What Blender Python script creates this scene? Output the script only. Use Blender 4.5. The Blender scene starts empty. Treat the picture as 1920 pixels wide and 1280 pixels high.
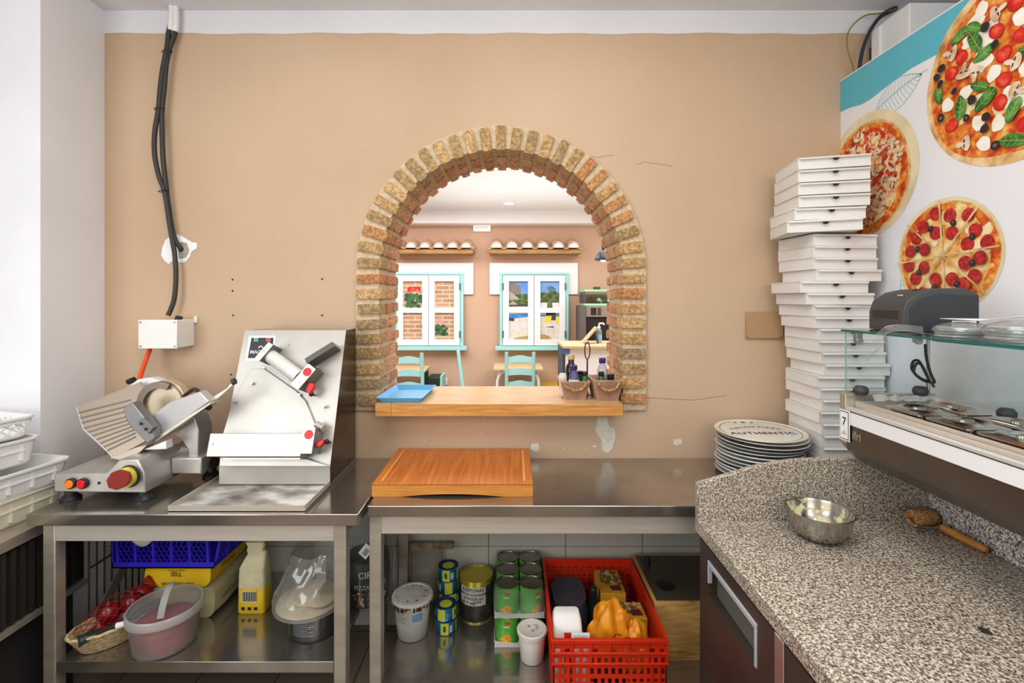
import bpy, bmesh, math, random
from mathutils import Vector, Matrix, noise
R = random.Random(7)
rad = math.radians
COL = bpy.context.scene.collection
F = 900.0          # focal length for a 1920 px wide frame
CZ = 1.695         # camera height
T = 0.87           # steel table height
D = 2.5            # back wall distance

def W(px, py, d):
    "world point that stands at depth d along the sight line"
    return Vector(((px-960)/F*d, d, CZ-(py-560)/F*d))
def WX(px, d): return (px-960)/F*d
def WZ(py, d): return CZ-(py-560)/F*d

def lin(c):
    def f(x):
        x = x/255.0
        return x/12.92 if x <= 0.04045 else ((x+0.055)/1.055)**2.4
    return (f(c[0]), f(c[1]), f(c[2]), 1.0)

# ------------------------------------------------------------------ materials
MATS = {}
def newmat(name):
    m = bpy.data.materials.new(name); m.use_nodes = True
    nt = m.node_tree; nt.nodes.clear()
    out = nt.nodes.new('ShaderNodeOutputMaterial')
    return m, nt, out
def nd(nt, t, **kw):
    n = nt.nodes.new(t)
    for k, v in kw.items():
        if k in n.inputs: n.inputs[k].default_value = v
        else: setattr(n, k, v)
    return n
def mat(name, col, rough=0.5, metal=0.0, col2=None, scale=8.0, stretch=(1,1,1), detail=4.0, bump=0.0, bscale=None,
        lo=0.35, hi=0.65, spec=0.5, trans=0.0, ior=1.45, emit=None, estr=0.0, attr=False, alpha=1.0, coat=0.0, rvar=0.0, sss=0.0):
    if name in MATS: return MATS[name]
    m, nt, out = newmat(name)
    p = nd(nt, 'ShaderNodeBsdfPrincipled')
    p.inputs['Roughness'].default_value = rough
    p.inputs['Metallic'].default_value = metal
    p.inputs['Specular IOR Level'].default_value = spec
    p.inputs['Transmission Weight'].default_value = trans
    p.inputs['IOR'].default_value = ior
    p.inputs['Alpha'].default_value = alpha
    p.inputs['Coat Weight'].default_value = coat
    if emit is not None:
        p.inputs['Emission Color'].default_value = lin(emit); p.inputs['Emission Strength'].default_value = estr
    nt.links.new(p.outputs[0], out.inputs[0])
    need = col2 is not None or bump or attr or rvar
    p.inputs['Base Color'].default_value = lin(col)
    if need:
        tc = nd(nt, 'ShaderNodeTexCoord'); mp = nd(nt, 'ShaderNodeMapping'); mp.inputs['Scale'].default_value = stretch
        nt.links.new(tc.outputs['Object'], mp.inputs[0])
        nz = nd(nt, 'ShaderNodeTexNoise'); nz.inputs['Scale'].default_value = scale; nz.inputs['Detail'].default_value = detail
        nt.links.new(mp.outputs[0], nz.inputs['Vector'])
        src = None
        if col2 is not None:
            rp = nd(nt, 'ShaderNodeValToRGB')
            rp.color_ramp.elements[0].position = lo; rp.color_ramp.elements[1].position = hi
            rp.color_ramp.elements[0].color = lin(col); rp.color_ramp.elements[1].color = lin(col2)
            nt.links.new(nz.outputs[0], rp.inputs[0]); src = rp.outputs[0]
        if attr:
            a = nd(nt, 'ShaderNodeAttribute'); a.attribute_name = 'Col'
            if src is not None:
                mx = nd(nt, 'ShaderNodeMix'); mx.data_type = 'RGBA'; mx.blend_type = 'MULTIPLY'; mx.inputs[0].default_value = 1.0
                nt.links.new(a.outputs[0], mx.inputs[6]); nt.links.new(src, mx.inputs[7]); src = mx.outputs[2]
            else: src = a.outputs[0]
        if src is not None: nt.links.new(src, p.inputs['Base Color'])
        if rvar:
            mr = nd(nt, 'ShaderNodeMapRange'); mr.inputs[3].default_value = max(0.02, rough-rvar); mr.inputs[4].default_value = rough+rvar
            nt.links.new(nz.outputs[0], mr.inputs[0]); nt.links.new(mr.outputs[0], p.inputs['Roughness'])
        if bump:
            bp = nd(nt, 'ShaderNodeBump'); bp.inputs['Strength'].default_value = bump; bp.inputs['Distance'].default_value = 0.01
            if bscale:
                n2 = nd(nt, 'ShaderNodeTexNoise'); n2.inputs['Scale'].default_value = bscale; n2.inputs['Detail'].default_value = 6
                nt.links.new(tc.outputs['Object'], n2.inputs['Vector']); nt.links.new(n2.outputs[0], bp.inputs['Height'])
            else: nt.links.new(nz.outputs[0], bp.inputs['Height'])
            nt.links.new(bp.outputs[0], p.inputs['Normal'])
    MATS[name] = m
    return m
def clear_mat(name, tint=(235,240,240), refl=0.12, haze=0.0, rough=0.03, fres=1.45):
    "thin clear sheet: see-through with a Fresnel gloss and a little milky haze"
    if name in MATS: return MATS[name]
    m, nt, out = newmat(name)
    tr = nd(nt, 'ShaderNodeBsdfTransparent'); tr.inputs[0].default_value = lin(tint)
    gl = nd(nt, 'ShaderNodeBsdfGlossy'); gl.inputs['Roughness'].default_value = rough
    fr = nd(nt, 'ShaderNodeLayerWeight'); fr.inputs[0].default_value = .5
    pw = nd(nt, 'ShaderNodeMath', operation='POWER'); pw.inputs[1].default_value = 4.0
    mu = nd(nt, 'ShaderNodeMath', operation='MULTIPLY_ADD'); mu.inputs[1].default_value = .75; mu.inputs[2].default_value = refl; mu.use_clamp = True
    nt.links.new(fr.outputs['Facing'], pw.inputs[0]); nt.links.new(pw.outputs[0], mu.inputs[0])
    mx = nd(nt, 'ShaderNodeMixShader')
    nt.links.new(mu.outputs[0], mx.inputs[0]); nt.links.new(tr.outputs[0], mx.inputs[1]); nt.links.new(gl.outputs[0], mx.inputs[2])
    last = mx
    if haze > 0:
        df = nd(nt, 'ShaderNodeBsdfDiffuse'); df.inputs[0].default_value = lin((225,225,222))
        m2 = nd(nt, 'ShaderNodeMixShader'); m2.inputs[0].default_value = haze
        nt.links.new(mx.outputs[0], m2.inputs[1]); nt.links.new(df.outputs[0], m2.inputs[2]); last = m2
    nt.links.new(last.outputs[0], out.inputs[0])
    MATS[name] = m
    return m
def granite_mat(name, a=(222,214,200), b=(184,174,158), c=(104,92,78)):
    m, nt, out = newmat(name)
    p = nd(nt, 'ShaderNodeBsdfPrincipled'); p.inputs['Roughness'].default_value = 0.28
    tc = nd(nt, 'ShaderNodeTexCoord')
    n1 = nd(nt, 'ShaderNodeTexNoise'); n1.inputs['Scale'].default_value = 210; n1.inputs['Detail'].default_value = 3
    n2 = nd(nt, 'ShaderNodeTexNoise'); n2.inputs['Scale'].default_value = 120; n2.inputs['Detail'].default_value = 5
    n3 = nd(nt, 'ShaderNodeTexVoronoi'); n3.inputs['Scale'].default_value = 170
    for n in (n1, n2, n3): nt.links.new(tc.outputs['Object'], n.inputs['Vector'])
    r1 = nd(nt, 'ShaderNodeValToRGB'); e = r1.color_ramp.elements
    e[0].position = 0.42; e[0].color = lin(c); e[1].position = 0.5; e[1].color = lin(b)
    x = e.new(0.6); x.color = lin(a)
    nt.links.new(n1.outputs[0], r1.inputs[0])
    r2 = nd(nt, 'ShaderNodeValToRGB'); e = r2.color_ramp.elements
    e[0].position = 0.38; e[0].color = lin((140,130,116)); e[1].position = 0.56; e[1].color = (1,1,1,1)
    nt.links.new(n2.outputs[0], r2.inputs[0])
    mx = nd(nt, 'ShaderNodeMix'); mx.data_type = 'RGBA'; mx.blend_type = 'MULTIPLY'; mx.inputs[0].default_value = 0.8
    nt.links.new(r1.outputs[0], mx.inputs[6]); nt.links.new(r2.outputs[0], mx.inputs[7])
    nt.links.new(mx.outputs[2], p.inputs['Base Color']); nt.links.new(p.outputs[0], out.inputs[0])
    MATS[name] = m
    return m
def tri_mat(name, cols, pos, scale, rough=0.5, detail=6, bump=0.0, stretch=(1,1,1), distort=0.0):
    "colour ramp over noise with any number of stops"
    m, nt, out = newmat(name)
    p = nd(nt, 'ShaderNodeBsdfPrincipled'); p.inputs['Roughness'].default_value = rough
    tc = nd(nt, 'ShaderNodeTexCoord'); mp = nd(nt, 'ShaderNodeMapping'); mp.inputs['Scale'].default_value = stretch
    nz = nd(nt, 'ShaderNodeTexNoise'); nz.inputs['Scale'].default_value = scale; nz.inputs['Detail'].default_value = detail
    nz.inputs['Distortion'].default_value = distort
    nt.links.new(tc.outputs['Object'], mp.inputs[0]); nt.links.new(mp.outputs[0], nz.inputs['Vector'])
    r = nd(nt, 'ShaderNodeValToRGB'); e = r.color_ramp.elements
    e[0].position = pos[0]; e[0].color = lin(cols[0]); e[1].position = pos[-1]; e[1].color = lin(cols[-1])
    for c, q in zip(cols[1:-1], pos[1:-1]):
        x = e.new(q); x.color = lin(c)
    nt.links.new(nz.outputs[0], r.inputs[0]); nt.links.new(r.outputs[0], p.inputs['Base Color'])
    if bump:
        bp = nd(nt, 'ShaderNodeBump'); bp.inputs['Strength'].default_value = bump; bp.inputs['Distance'].default_value = 0.01
        nt.links.new(nz.outputs[0], bp.inputs['Height']); nt.links.new(bp.outputs[0], p.inputs['Normal'])
    nt.links.new(p.outputs[0], out.inputs[0])
    MATS[name] = m
    return m

# ------------------------------------------------------------------ mesh builder
class MB:
    def __init__(s): s.v, s.f, s.mi, s.c = [], [], [], []
    def add(s, vs, fs, mi=0, M=None, col=None):
        b = len(s.v)
        for v in vs:
            v = Vector(v); s.v.append(M @ v if M is not None else v)
        for f in fs:
            s.f.append([b+i for i in f]); s.mi.append(mi); s.c.append(col)
        return s
    def box(s, x0, x1, y0, y1, z0, z1, mi=0, M=None, col=None):
        vs = [(x0,y0,z0),(x1,y0,z0),(x1,y1,z0),(x0,y1,z0),(x0,y0,z1),(x1,y0,z1),(x1,y1,z1),(x0,y1,z1)]
        fs = [(0,3,2,1),(4,5,6,7),(0,1,5,4),(1,2,6,5),(2,3,7,6),(3,0,4,7)]
        return s.add(vs, fs, mi, M, col)
    def cbox(s, c, sx, sy, sz, mi=0, M=None, col=None):
        return s.box(c[0]-sx/2, c[0]+sx/2, c[1]-sy/2, c[1]+sy/2, c[2]-sz/2, c[2]+sz/2, mi, M, col)
    def loft(s, rings, mi=0, M=None, cap0=True, cap1=True, closed=True, col=None):
        n = len(rings[0]); vs = [p for r in rings for p in r]; fs = []
        for i in range(len(rings)-1):
            for j in range(n if closed else n-1):
                k = (j+1) % n
                fs.append((i*n+j, i*n+k, (i+1)*n+k, (i+1)*n+j))
        if closed and cap0: fs.append(tuple(range(n-1, -1, -1)))
        if closed and cap1: fs.append(tuple((len(rings)-1)*n+j for j in range(n)))
        return s.add(vs, fs, mi, M, col)
    def ext(s, A, B, mi=0, M=None, col=None):
        "prism between two matching outlines"
        return s.loft([A, B], mi, M, True, True, True, col)
    def lathe(s, prof, c=(0,0,0), n=32, mi=0, M=None, cap0=True, cap1=True, ax=1.0, ay=1.0):
        rings = [[(c[0]+r*ax*math.cos(2*math.pi*j/n), c[1]+r*ay*math.sin(2*math.pi*j/n), c[2]+z) for j in range(n)] for r, z in prof]
        return s.loft(rings, mi, M, cap0, cap1)
    def cyl(s, p0, p1, r0, r1=None, n=16, mi=0, M=None, caps=True):
        r1 = r0 if r1 is None else r1
        p0, p1 = Vector(p0), Vector(p1); z = (p1-p0).normalized()
        x = z.orthogonal().normalized(); y = z.cross(x)
        rings = [[p + x*r*math.cos(2*math.pi*j/n) + y*r*math.sin(2*math.pi*j/n) for j in range(n)] for p, r in ((p0,r0),(p1,r1))]
        return s.loft(rings, mi, M, caps, caps)
    def tube(s, pts, r, n=8, mi=0, M=None, closed=False):
        pts = [Vector(p) for p in pts]; m = len(pts); rings = []
        prev = None
        for i in range(m):
            if closed: t = pts[(i+1) % m]-pts[i-1]
            else: t = pts[min(i+1, m-1)]-pts[max(i-1, 0)]
            t.normalize()
            if prev is None: x = t.orthogonal().normalized()
            else:
                x = prev - t*prev.dot(t)
                x = x.normalized() if x.length > 1e-6 else t.orthogonal().normalized()
            prev = x; y = t.cross(x)
            rr = r[i] if isinstance(r, (list, tuple)) else r
            rings.append([pts[i] + x*rr*math.cos(2*math.pi*j/n) + y*rr*math.sin(2*math.pi*j/n) for j in range(n)])
        if closed: rings.append(rings[0])
        return s.loft(rings, mi, M, not closed, not closed)
    def sphere(s, c, r, nu=20, nv=12, mi=0, M=None, jit=0.0, seed=0.0, freq=3.0, zmin=-1e9):
        if not isinstance(r, (tuple, list)): r = (r, r, r)
        vs = [(c[0], c[1], max(zmin, c[2]-r[2]))]; fs = []
        for i in range(1, nv):
            th = math.pi*i/nv
            for j in range(nu):
                ph = 2*math.pi*j/nu
                d = Vector((math.sin(th)*math.cos(ph), math.sin(th)*math.sin(ph), -math.cos(th)))
                k = 1.0 + (jit*noise.noise(d*freq+Vector((seed, seed*1.7, -seed))) if jit else 0)
                vs.append((c[0]+r[0]*d.x*k, c[1]+r[1]*d.y*k, max(zmin, c[2]+r[2]*d.z*k)))
        vs.append((c[0], c[1], c[2]+r[2])); last = len(vs)-1
        for j in range(nu):
            k = (j+1) % nu
            fs.append((0, 1+k, 1+j)); fs.append((last, 1+(nv-2)*nu+j, 1+(nv-2)*nu+k))
            for i in range(nv-2):
                a = 1+i*nu
                fs.append((a+j, a+k, a+nu+k, a+nu+j))
        return s.add(vs, fs, mi, M)
    def poly(s, pts, mi=0, M=None, col=None):
        return s.add(pts, [tuple(range(len(pts)))], mi, M, col)
    def rough(s, M, sx, sy, sz, n=(5,3,3), jit=0.003, rnd=0.18, mi=0, col=None, seed=0):
        "a worn block: subdivided box with rounded, chipped edges"
        vs, idx, fs = [], {}, []
        def g(i, j, k):
            key = (i, j, k)
            if key in idx: return idx[key]
            p = Vector((2*i/n[0]-1, 2*j/n[1]-1, 2*k/n[2]-1))
            e = sum(1 for c in p if abs(c) > 0.999)
            q = Vector((p.x*sx/2, p.y*sy/2, p.z*sz/2))
            if e >= 2: q *= 1 - rnd*min(sx, sy, sz)/max(sx, sy, sz)*0.5*(e-1)
            nz = noise.noise_vector(q*55 + Vector((seed*3.1, seed*1.3, seed*7.7)))
            q += nz*jit
            idx[key] = len(vs); vs.append(q); return idx[key]
        for i in range(n[0]):
            for j in range(n[1]):
                fs.append((g(i,j,0), g(i,j+1,0), g(i+1,j+1,0), g(i+1,j,0)))
                fs.append((g(i,j,n[2]), g(i+1,j,n[2]), g(i+1,j+1,n[2]), g(i,j+1,n[2])))
        for i in range(n[0]):
            for k in range(n[2]):
                fs.append((g(i,0,k), g(i+1,0,k), g(i+1,0,k+1), g(i,0,k+1)))
                fs.append((g(i,n[1],k), g(i,n[1],k+1), g(i+1,n[1],k+1), g(i+1,n[1],k)))
        for j in range(n[1]):
            for k in range(n[2]):
                fs.append((g(0,j,k), g(0,j,k+1), g(0,j+1,k+1), g(0,j+1,k)))
                fs.append((g(n[0],j,k), g(n[0],j+1,k), g(n[0],j+1,k+1), g(n[0],j,k+1)))
        return s.add(vs, fs, mi, M, col)
    def build(s, name, mats, parent=None, local=False, smooth=35, bevel=0.0, seg=2, fix=True, solid=0.0):
        me = bpy.data.meshes.new(name)
        vs = s.v
        if parent is not None and not local:
            inv = WM[parent.name].inverted(); vs = [inv @ v for v in vs]
        me.from_pydata([tuple(v) for v in vs], [], s.f)
        if not isinstance(mats, (list, tuple)): mats = [mats]
        for m in mats: me.materials.append(m)
        for p, i in zip(me.polygons, s.mi): p.material_index = i
        if any(c is not None for c in s.c):
            ca = me.color_attributes.new('Col', 'FLOAT_COLOR', 'CORNER')
            for p, c in zip(me.polygons, s.c):
                cc = lin(c) if c is not None else (1,1,1,1)
                for li in p.loop_indices: ca.data[li].color = cc
        if fix:
            bm = bmesh.new(); bm.from_mesh(me); bmesh.ops.recalc_face_normals(bm, faces=bm.faces); bm.to_mesh(me); bm.free()
        me.validate()
        if smooth:
            for p in me.polygons: p.use_smooth = True
            me.set_sharp_from_angle(angle=rad(smooth))
        o = bpy.data.objects.new(name, me); COL.objects.link(o)
        if parent is not None:
            o.parent = parent; WM[o.name] = WM[parent.name]
        else: WM[o.name] = Matrix.Identity(4)
        if bevel:
            b = o.modifiers.new('soft', 'BEVEL'); b.width = bevel; b.segments = seg; b.limit_method = 'ANGLE'; b.angle_limit = rad(40)
        if solid:
            b = o.modifiers.new('thick', 'SOLIDIFY'); b.thickness = solid
        return o
WM = {}
def tag(o, label=None, cat=None, group=None, kind=None):
    if label: o['label'] = label
    if cat: o['category'] = cat
    if group: o['group'] = group
    if kind: o['kind'] = kind
    return o
def thing(name, label, cat, loc=(0,0,0), rz=0.0, group=None, kind=None):
    o = bpy.data.objects.new(name, None); COL.objects.link(o)
    o.empty_display_size = 0.05
    o.location = loc; o.rotation_euler = (0,0,rz)
    WM[o.name] = Matrix.Translation(Vector(loc)) @ Matrix.Rotation(rz, 4, 'Z')
    return tag(o, label, cat, group, kind)
def copy_tree(o, parent=None):
    c = o.copy(); COL.objects.link(c)
    if parent is not None: c.parent = parent
    for ch in list(o.children): copy_tree(ch, c)
    return c
def dup(o, loc, rz=0.0, label=None, group=None, rot=None, scale=None):
    c = copy_tree(o); c.location = loc; c.rotation_euler = rot if rot else (0,0,rz)
    if scale: c.scale = scale
    if label: c['label'] = label
    if group: c['group'] = group
    return c
def struct(o): o['kind'] = 'structure'; return o

def rr(cx, cy, z, w, d, r, n=4):
    "rounded rectangle ring"
    pts = []; r = min(r, w/2-1e-4, d/2-1e-4)
    for qx, qy, a0 in ((1,1,0),(-1,1,90),(-1,-1,180),(1,-1,270)):
        for i in range(n+1):
            a = rad(a0+90*i/n)
            pts.append((cx+qx*(w/2-r)+r*math.cos(a), cy+qy*(d/2-r)+r*math.sin(a), z))
    return pts
def smooth_path(pts, k=6, closed=False):
    pts = [Vector(p) for p in pts]; out = []; n = len(pts)
    for i in range(n if closed else n-1):
        if closed: p0, p1, p2, p3 = pts[i-1], pts[i], pts[(i+1)%n], pts[(i+2)%n]
        else: p0, p1, p2, p3 = pts[max(i-1,0)], pts[i], pts[i+1], pts[min(i+2,n-1)]
        for j in range(k):
            t = j/k
            out.append(0.5*((2*p1)+(p2-p0)*t+(2*p0-5*p1+4*p2-p3)*t*t+(3*p1-p0-3*p2+p3)*t**3))
    if not closed: out.append(pts[-1])
    return out
def text_geo(txt, size=0.1, align='CENTER', space=1.0, bold=0.0):
    cu = bpy.data.curves.new('t', 'FONT'); cu.body = txt; cu.size = size; cu.align_x = align; cu.align_y = 'CENTER'
    cu.space_character = space; cu.offset = bold; cu.resolution_u = 3
    o = bpy.data.objects.new('t', cu); COL.objects.link(o)
    dg = bpy.context.evaluated_depsgraph_get()
    me = bpy.data.meshes.new_from_object(o.evaluated_get(dg))
    vs = [v.co.copy() for v in me.vertices]; fs = [tuple(p.vertices) for p in me.polygons]
    bpy.data.objects.remove(o); bpy.data.curves.remove(cu); bpy.data.meshes.remove(me)
    return vs, fs
def frame(o, u, v):
    "matrix with local x along u, y along v, z out of the face"
    u = Vector(u).normalized(); v = Vector(v); n = u.cross(v).normalized(); v = n.cross(u)
    return Matrix(((u.x,v.x,n.x,o[0]),(u.y,v.y,n.y,o[1]),(u.z,v.z,n.z,o[2]),(0,0,0,1)))
def put_text(mb, txt, size, M, mi=0, wrapr=None, **kw):
    vs, fs = text_geo(txt, size, **kw)
    if wrapr:
        vs = [Vector((wrapr*math.sin(v.x/wrapr), v.y, -wrapr*(1-math.cos(v.x/wrapr)))) for v in vs]
    mb.add(vs, fs, mi, M)
ORD = ['first','second','third','fourth','fifth','sixth','seventh','eighth','ninth','tenth','eleventh','twelfth','thirteenth','fourteenth','fifteenth',
       'sixteenth','seventeenth','eighteenth','nineteenth','twentieth','twenty-first','twenty-second','twenty-third','twenty-fourth','twenty-fifth','twenty-sixth','twenty-seventh','twenty-eighth','twenty-ninth','thirtieth']
def pxe(mb, pts, d0, depth, mi=0):
    "outline standing at depth d0, thickened straight back by depth"
    A = [W(x, y, d0) for x, y in pts]; B = [p+Vector((0, depth, 0)) for p in A]
    return mb.ext(A, B, mi)

# shared materials
STEEL = mat('brushed_steel', (220,212,200), 0.4, .6, (206,197,184), 3, (1,1,30), rvar=0.08)
STEEL_TOP = mat('worn_steel_top', (186,179,169), 0.17, .9, (168,160,150), 5, (1,1,1), rvar=0.10, detail=8)
STEEL_DK = mat('dull_steel', (196,186,170), 0.4, .65, (178,168,152), 6, (1,1,4), rvar=0.1)
ALU = mat('cast_aluminium', (206,204,200), 0.42, 0.75, (190,188,184), 9, bump=0.02)
WHITE = mat('white_paint', (233,231,230), 0.6)
WHITEP = mat('white_plastic', (235,234,230), 0.4)
BLACK = mat('black_plastic', (28,28,30), 0.45)
DKGREY = mat('dark_grey_plastic', (58,59,62), 0.5, bump=0.03, bscale=400)
RED = mat('red_plastic', (205,24,22), 0.35)
SCREW = mat('screw_metal', (170,168,165), 0.3, 1.0)
CABLE = mat('black_cable', (52,50,48), 0.55)
PAPER = mat('white_paper', (240,240,238), 0.7)
INK = mat('dark_ink', (30,30,34), 0.7)
CLEARB = clear_mat('thin_clear_film', refl=0.10, haze=0.10, rough=0.12)
GLASS = clear_mat('clear_glass', (244,250,250), refl=0.03, haze=0.0, rough=0.01)
# ================================================================== SETTING
def wall_col(name, a, b):
    return mat(name, a, 0.75, 0, b, 1.1, (1,1,1), 3, 0.12, 35, lo=0.3, hi=0.7)
BROWN = wall_col('tan_wall_paint', (201,174,146), (191,162,132))
BROWN2 = wall_col('tan_dining_paint', (203,168,144), (198,162,138))
CEILM = mat('ceiling_white', (226,225,227), 0.8, 0, (216,215,217), 0.8, bump=0.03, bscale=30)
WALLW = mat('white_wall_paint', (238,238,241), 0.75, 0, (230,230,234), 2, bump=0.04, bscale=60)
ARX, ARZ, ARR = -0.057, 1.84, 0.753
XL, XR, ZT = -2.122, 3.4, 3.195
TH = 0.35
SILLZ = 1.118
def arch_wall():
    N = 40
    arc = [(ARX-ARR*math.cos(math.pi*i/N), ARZ+ARR*math.sin(math.pi*i/N)) for i in range(N+1)]
    outline = [(ARX-ARR, SILLZ)] + arc + [(ARX+ARR, SILLZ)]
    mb = MB()
    for y in (D, D+TH):
        mb.poly([(XL,y,0),(ARX-ARR,y,0),(ARX-ARR,y,SILLZ),(ARX-ARR,y,ARZ),(ARX-ARR,y,ZT),(XL,y,ZT)])
        mb.poly([(ARX+ARR,y,0),(XR,y,0),(XR,y,ZT),(ARX+ARR,y,ZT),(ARX+ARR,y,ARZ),(ARX+ARR,y,SILLZ)])
        mb.poly([(ARX-ARR,y,0),(ARX+ARR,y,0),(ARX+ARR,y,SILLZ),(ARX-ARR,y,SILLZ)])
        for i in range(N):
            a, b = arc[i], arc[i+1]
            mb.poly([(a[0],y,a[1]),(b[0],y,b[1]),(b[0],y,ZT),(a[0],y,ZT)])
    n = len(outline)
    for i in range(n):
        a, b = outline[i], outline[(i+1) % n]
        mb.poly([(a[0],D,a[1]),(b[0],D,b[1]),(b[0],D+TH,b[1]),(a[0],D+TH,a[1])])
    return struct(mb.build('wall_back', BROWN, smooth=0, fix=False))
wall_back = arch_wall()
def flake(pts, d, name, m, jag=0.0):
    A = []
    n = len(pts)
    for i in range(n):
        a, b = Vector(pts[i]), Vector(pts[(i+1) % n])
        for k in range(3):
            p = a.lerp(b, k/3.0)
            A.append(W(p.x+R.uniform(-jag, jag), p.y+R.uniform(-jag*.5, jag*.5), d))
    mb = MB().poly(A)
    return mb.build(name, m, wall_back, smooth=0, fix=False)
PLASTER = mat('bare_plaster', (222,220,206), 0.85, 0, (206,203,190), 40)
flake([(1121,783),(1141,782),(1143,800),(1152,802),(1151,838),(1141,849),(1132,847),(1126,822),(1115,806)], D-.0012, 'bare_plaster_patch', PLASTER, 2.2)
flake([(997,832),(1009,830),(1011,844),(1004,848),(996,842)], D-.0012, 'bare_plaster_patch', PLASTER, 1.2)
flake([(1263,823),(1277,822),(1279,831),(1269,836),(1262,831)], D-.0012, 'bare_plaster_patch', PLASTER, 1)
flake([(1110,834),(1119,835),(1118,839),(1112,838)], D-.0012, 'bare_plaster_patch', PLASTER, .6)
for q in ((795,826),(906,794),(1128,843),(903,811),(1056,842),(1098,842)):
    flake([(q[0]-1.5,q[1]-2),(q[0]+2,q[1]-1),(q[0]+1,q[1]+3)], D-.0012, 'bare_plaster_patch', PLASTER, .4)
FILL = mat('fresh_filler', (240,238,238), 0.9, bump=0.1, bscale=60)
flake([(305,462),(310,450),(322,441),(334,439),(347,446),(360,454),(369,455),(369,465),(360,471),(354,484),(345,492),(333,491),(322,489),(317,495),(309,489),(302,478)], D-.0015, 'filler_patch', FILL, .6)
flake([(334,462),(340,453),(350,455),(355,470),(350,483),(335,485)], D-.0028, 'filler_patch', mat('grey_mortar', (176,168,154), .9, 0, (150,142,128), 60, bump=.3, bscale=90), .6)
HOLE = mat('dark_hole', (40,32,26), 0.9)
for q in ((436,524),(436,545),(604,523),(604,591),(437,591),(433,702)):
    mb = MB(); c = W(q[0], q[1], D-.0015)
    mb.poly([c+Vector((.005*math.cos(a*.7), 0, .005*math.sin(a*.7))) for a in range(9)])
    mb.build('wall_hole', HOLE, wall_back, smooth=0, fix=False)
# hairline cracks
for pts in ([(1108,292),(1118,296),(1132,293),(1150,291)], [(1192,309),(1208,304),(1240,308),(1262,312)], [(1192,744),(1300,750),(1362,741)]):
    MB().tube([W(x, y, D) for x, y in pts], .0012, 4).build('wall_crack', mat('crack', (120,92,66), .9), wall_back)
# painted white band above the tan paint, with its slightly wavy edge
mb = MB()
xs = [XL + (XR-XL)*i/60 for i in range(61)]
for i in range(60):
    w0 = .003*math.sin(i*1.7)+.002*math.sin(i*.6); w1 = .003*math.sin((i+1)*1.7)+.002*math.sin((i+1)*.6)
    mb.poly([(xs[i],D-.002,3.075+w0),(xs[i+1],D-.002,3.075+w1),(xs[i+1],D-.002,ZT),(xs[i],D-.002,ZT)])
struct(mb.build('trim_1', CEILM, smooth=0, fix=False))
# light tiles low on the back wall
LTILE = mat('pale_wall_tile', (196,194,184), 0.35)
GROUT = mat('tile_grout', (120,116,106), 0.8)
mb = MB(); mb.box(XL, XR, D-.002, D, 0.0, .84, 1)
x = XL
while x < 1.7:
    for z0 in (0.0, .41):
        mb.box(x+.002, min(x+.398, XR), D-.007, D-.002, z0+.002, z0+.408, 0)
    x += .4
struct(mb.build('trim_2', [LTILE, GROUT], smooth=0))
# left side: short return, then the wide pier whose bright face looks into the room
struct(MB().box(-4.2, XL, 2.16, D+TH, 0, ZT).build('wall_left', WALLW, smooth=0))
struct(MB().box(-4.2, XR, -1.75, D+.01, ZT, ZT+.1).build('ceiling', CEILM, smooth=0))
struct(MB().box(-4.2, 3.5, -1.75, -1.65, 0, ZT).build('wall_front', mat('front_wall_paint', (226,216,200), .8), smooth=0))
struct(MB().box(-4.3, -4.2, -1.75, D, 0, ZT).build('wall_side', WALLW, smooth=0))
struct(MB().box(3.4, 3.5, -1.75, D+TH, 0, ZT).build('wall_far_right', WALLW, smooth=0))
def floor_mat(name, a, b, g, s):
    m, nt, out = newmat(name); p = nd(nt, 'ShaderNodeBsdfPrincipled'); p.inputs['Roughness'].default_value = .35
    tc = nd(nt, 'ShaderNodeTexCoord'); br = nd(nt, 'ShaderNodeTexBrick'); br.offset = 0; br.inputs['Scale'].default_value = 1
    br.inputs['Brick Width'].default_value = s; br.inputs['Row Height'].default_value = s; br.inputs['Mortar Size'].default_value = .004
    br.inputs['Color1'].default_value = lin(a); br.inputs['Color2'].default_value = lin(b); br.inputs['Mortar'].default_value = lin(g)
    nt.links.new(tc.outputs['Object'], br.inputs['Vector']); nt.links.new(br.outputs[0], p.inputs['Base Color']); nt.links.new(p.outputs[0], out.inputs[0])
    return m
struct(MB().box(-4.2, 3.5, -1.75, D+TH, -.05, 0).build('floor', floor_mat('kitchen_floor_tile', (120,106,90), (110,98,84), (60,54,48), .35), smooth=0))
# low partition that carries the printed panel
PW = 1.711; PX = 1.58
struct(MB().box(PX+.001, PW-.001, -.4, 1.81, 0, 1.07).build('trim_4', WALLW, smooth=0))
struct(MB().box(PW+.003, PW+.06, -1.65, 2.499, 0, 2.828).build('wall_right', WALLW, smooth=0))

# ---- dining room behind the arch
DW = 7.0
struct(MB().box(-5, 5, DW, DW+.1, 0, 2.95).build('wall_dining', BROWN2, smooth=0))
struct(MB().box(-5, 5, D+TH, DW+.1, 2.927, 3.0).build('ceiling_dining', CEILM, smooth=0))
struct(MB().box(-5, 5, D+TH, DW+.1, -.05, 0).build('floor_dining', floor_mat('dining_floor_tile', (176,160,140), (168,152,132), (120,110,98), .45), smooth=0))
struct(MB().box(-5, 5, 6.75, DW, 2.757, 2.927).build('trim_3', WHITE, smooth=0))
struct(MB().box(-5.1, -5, D+TH, DW+.1, 0, 2.95).build('wall_dining_left', BROWN2, smooth=0))
struct(MB().box(5, 5.1, D+TH, DW+.1, 0, 2.95).build('wall_dining_right', BROWN2, smooth=0))

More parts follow.
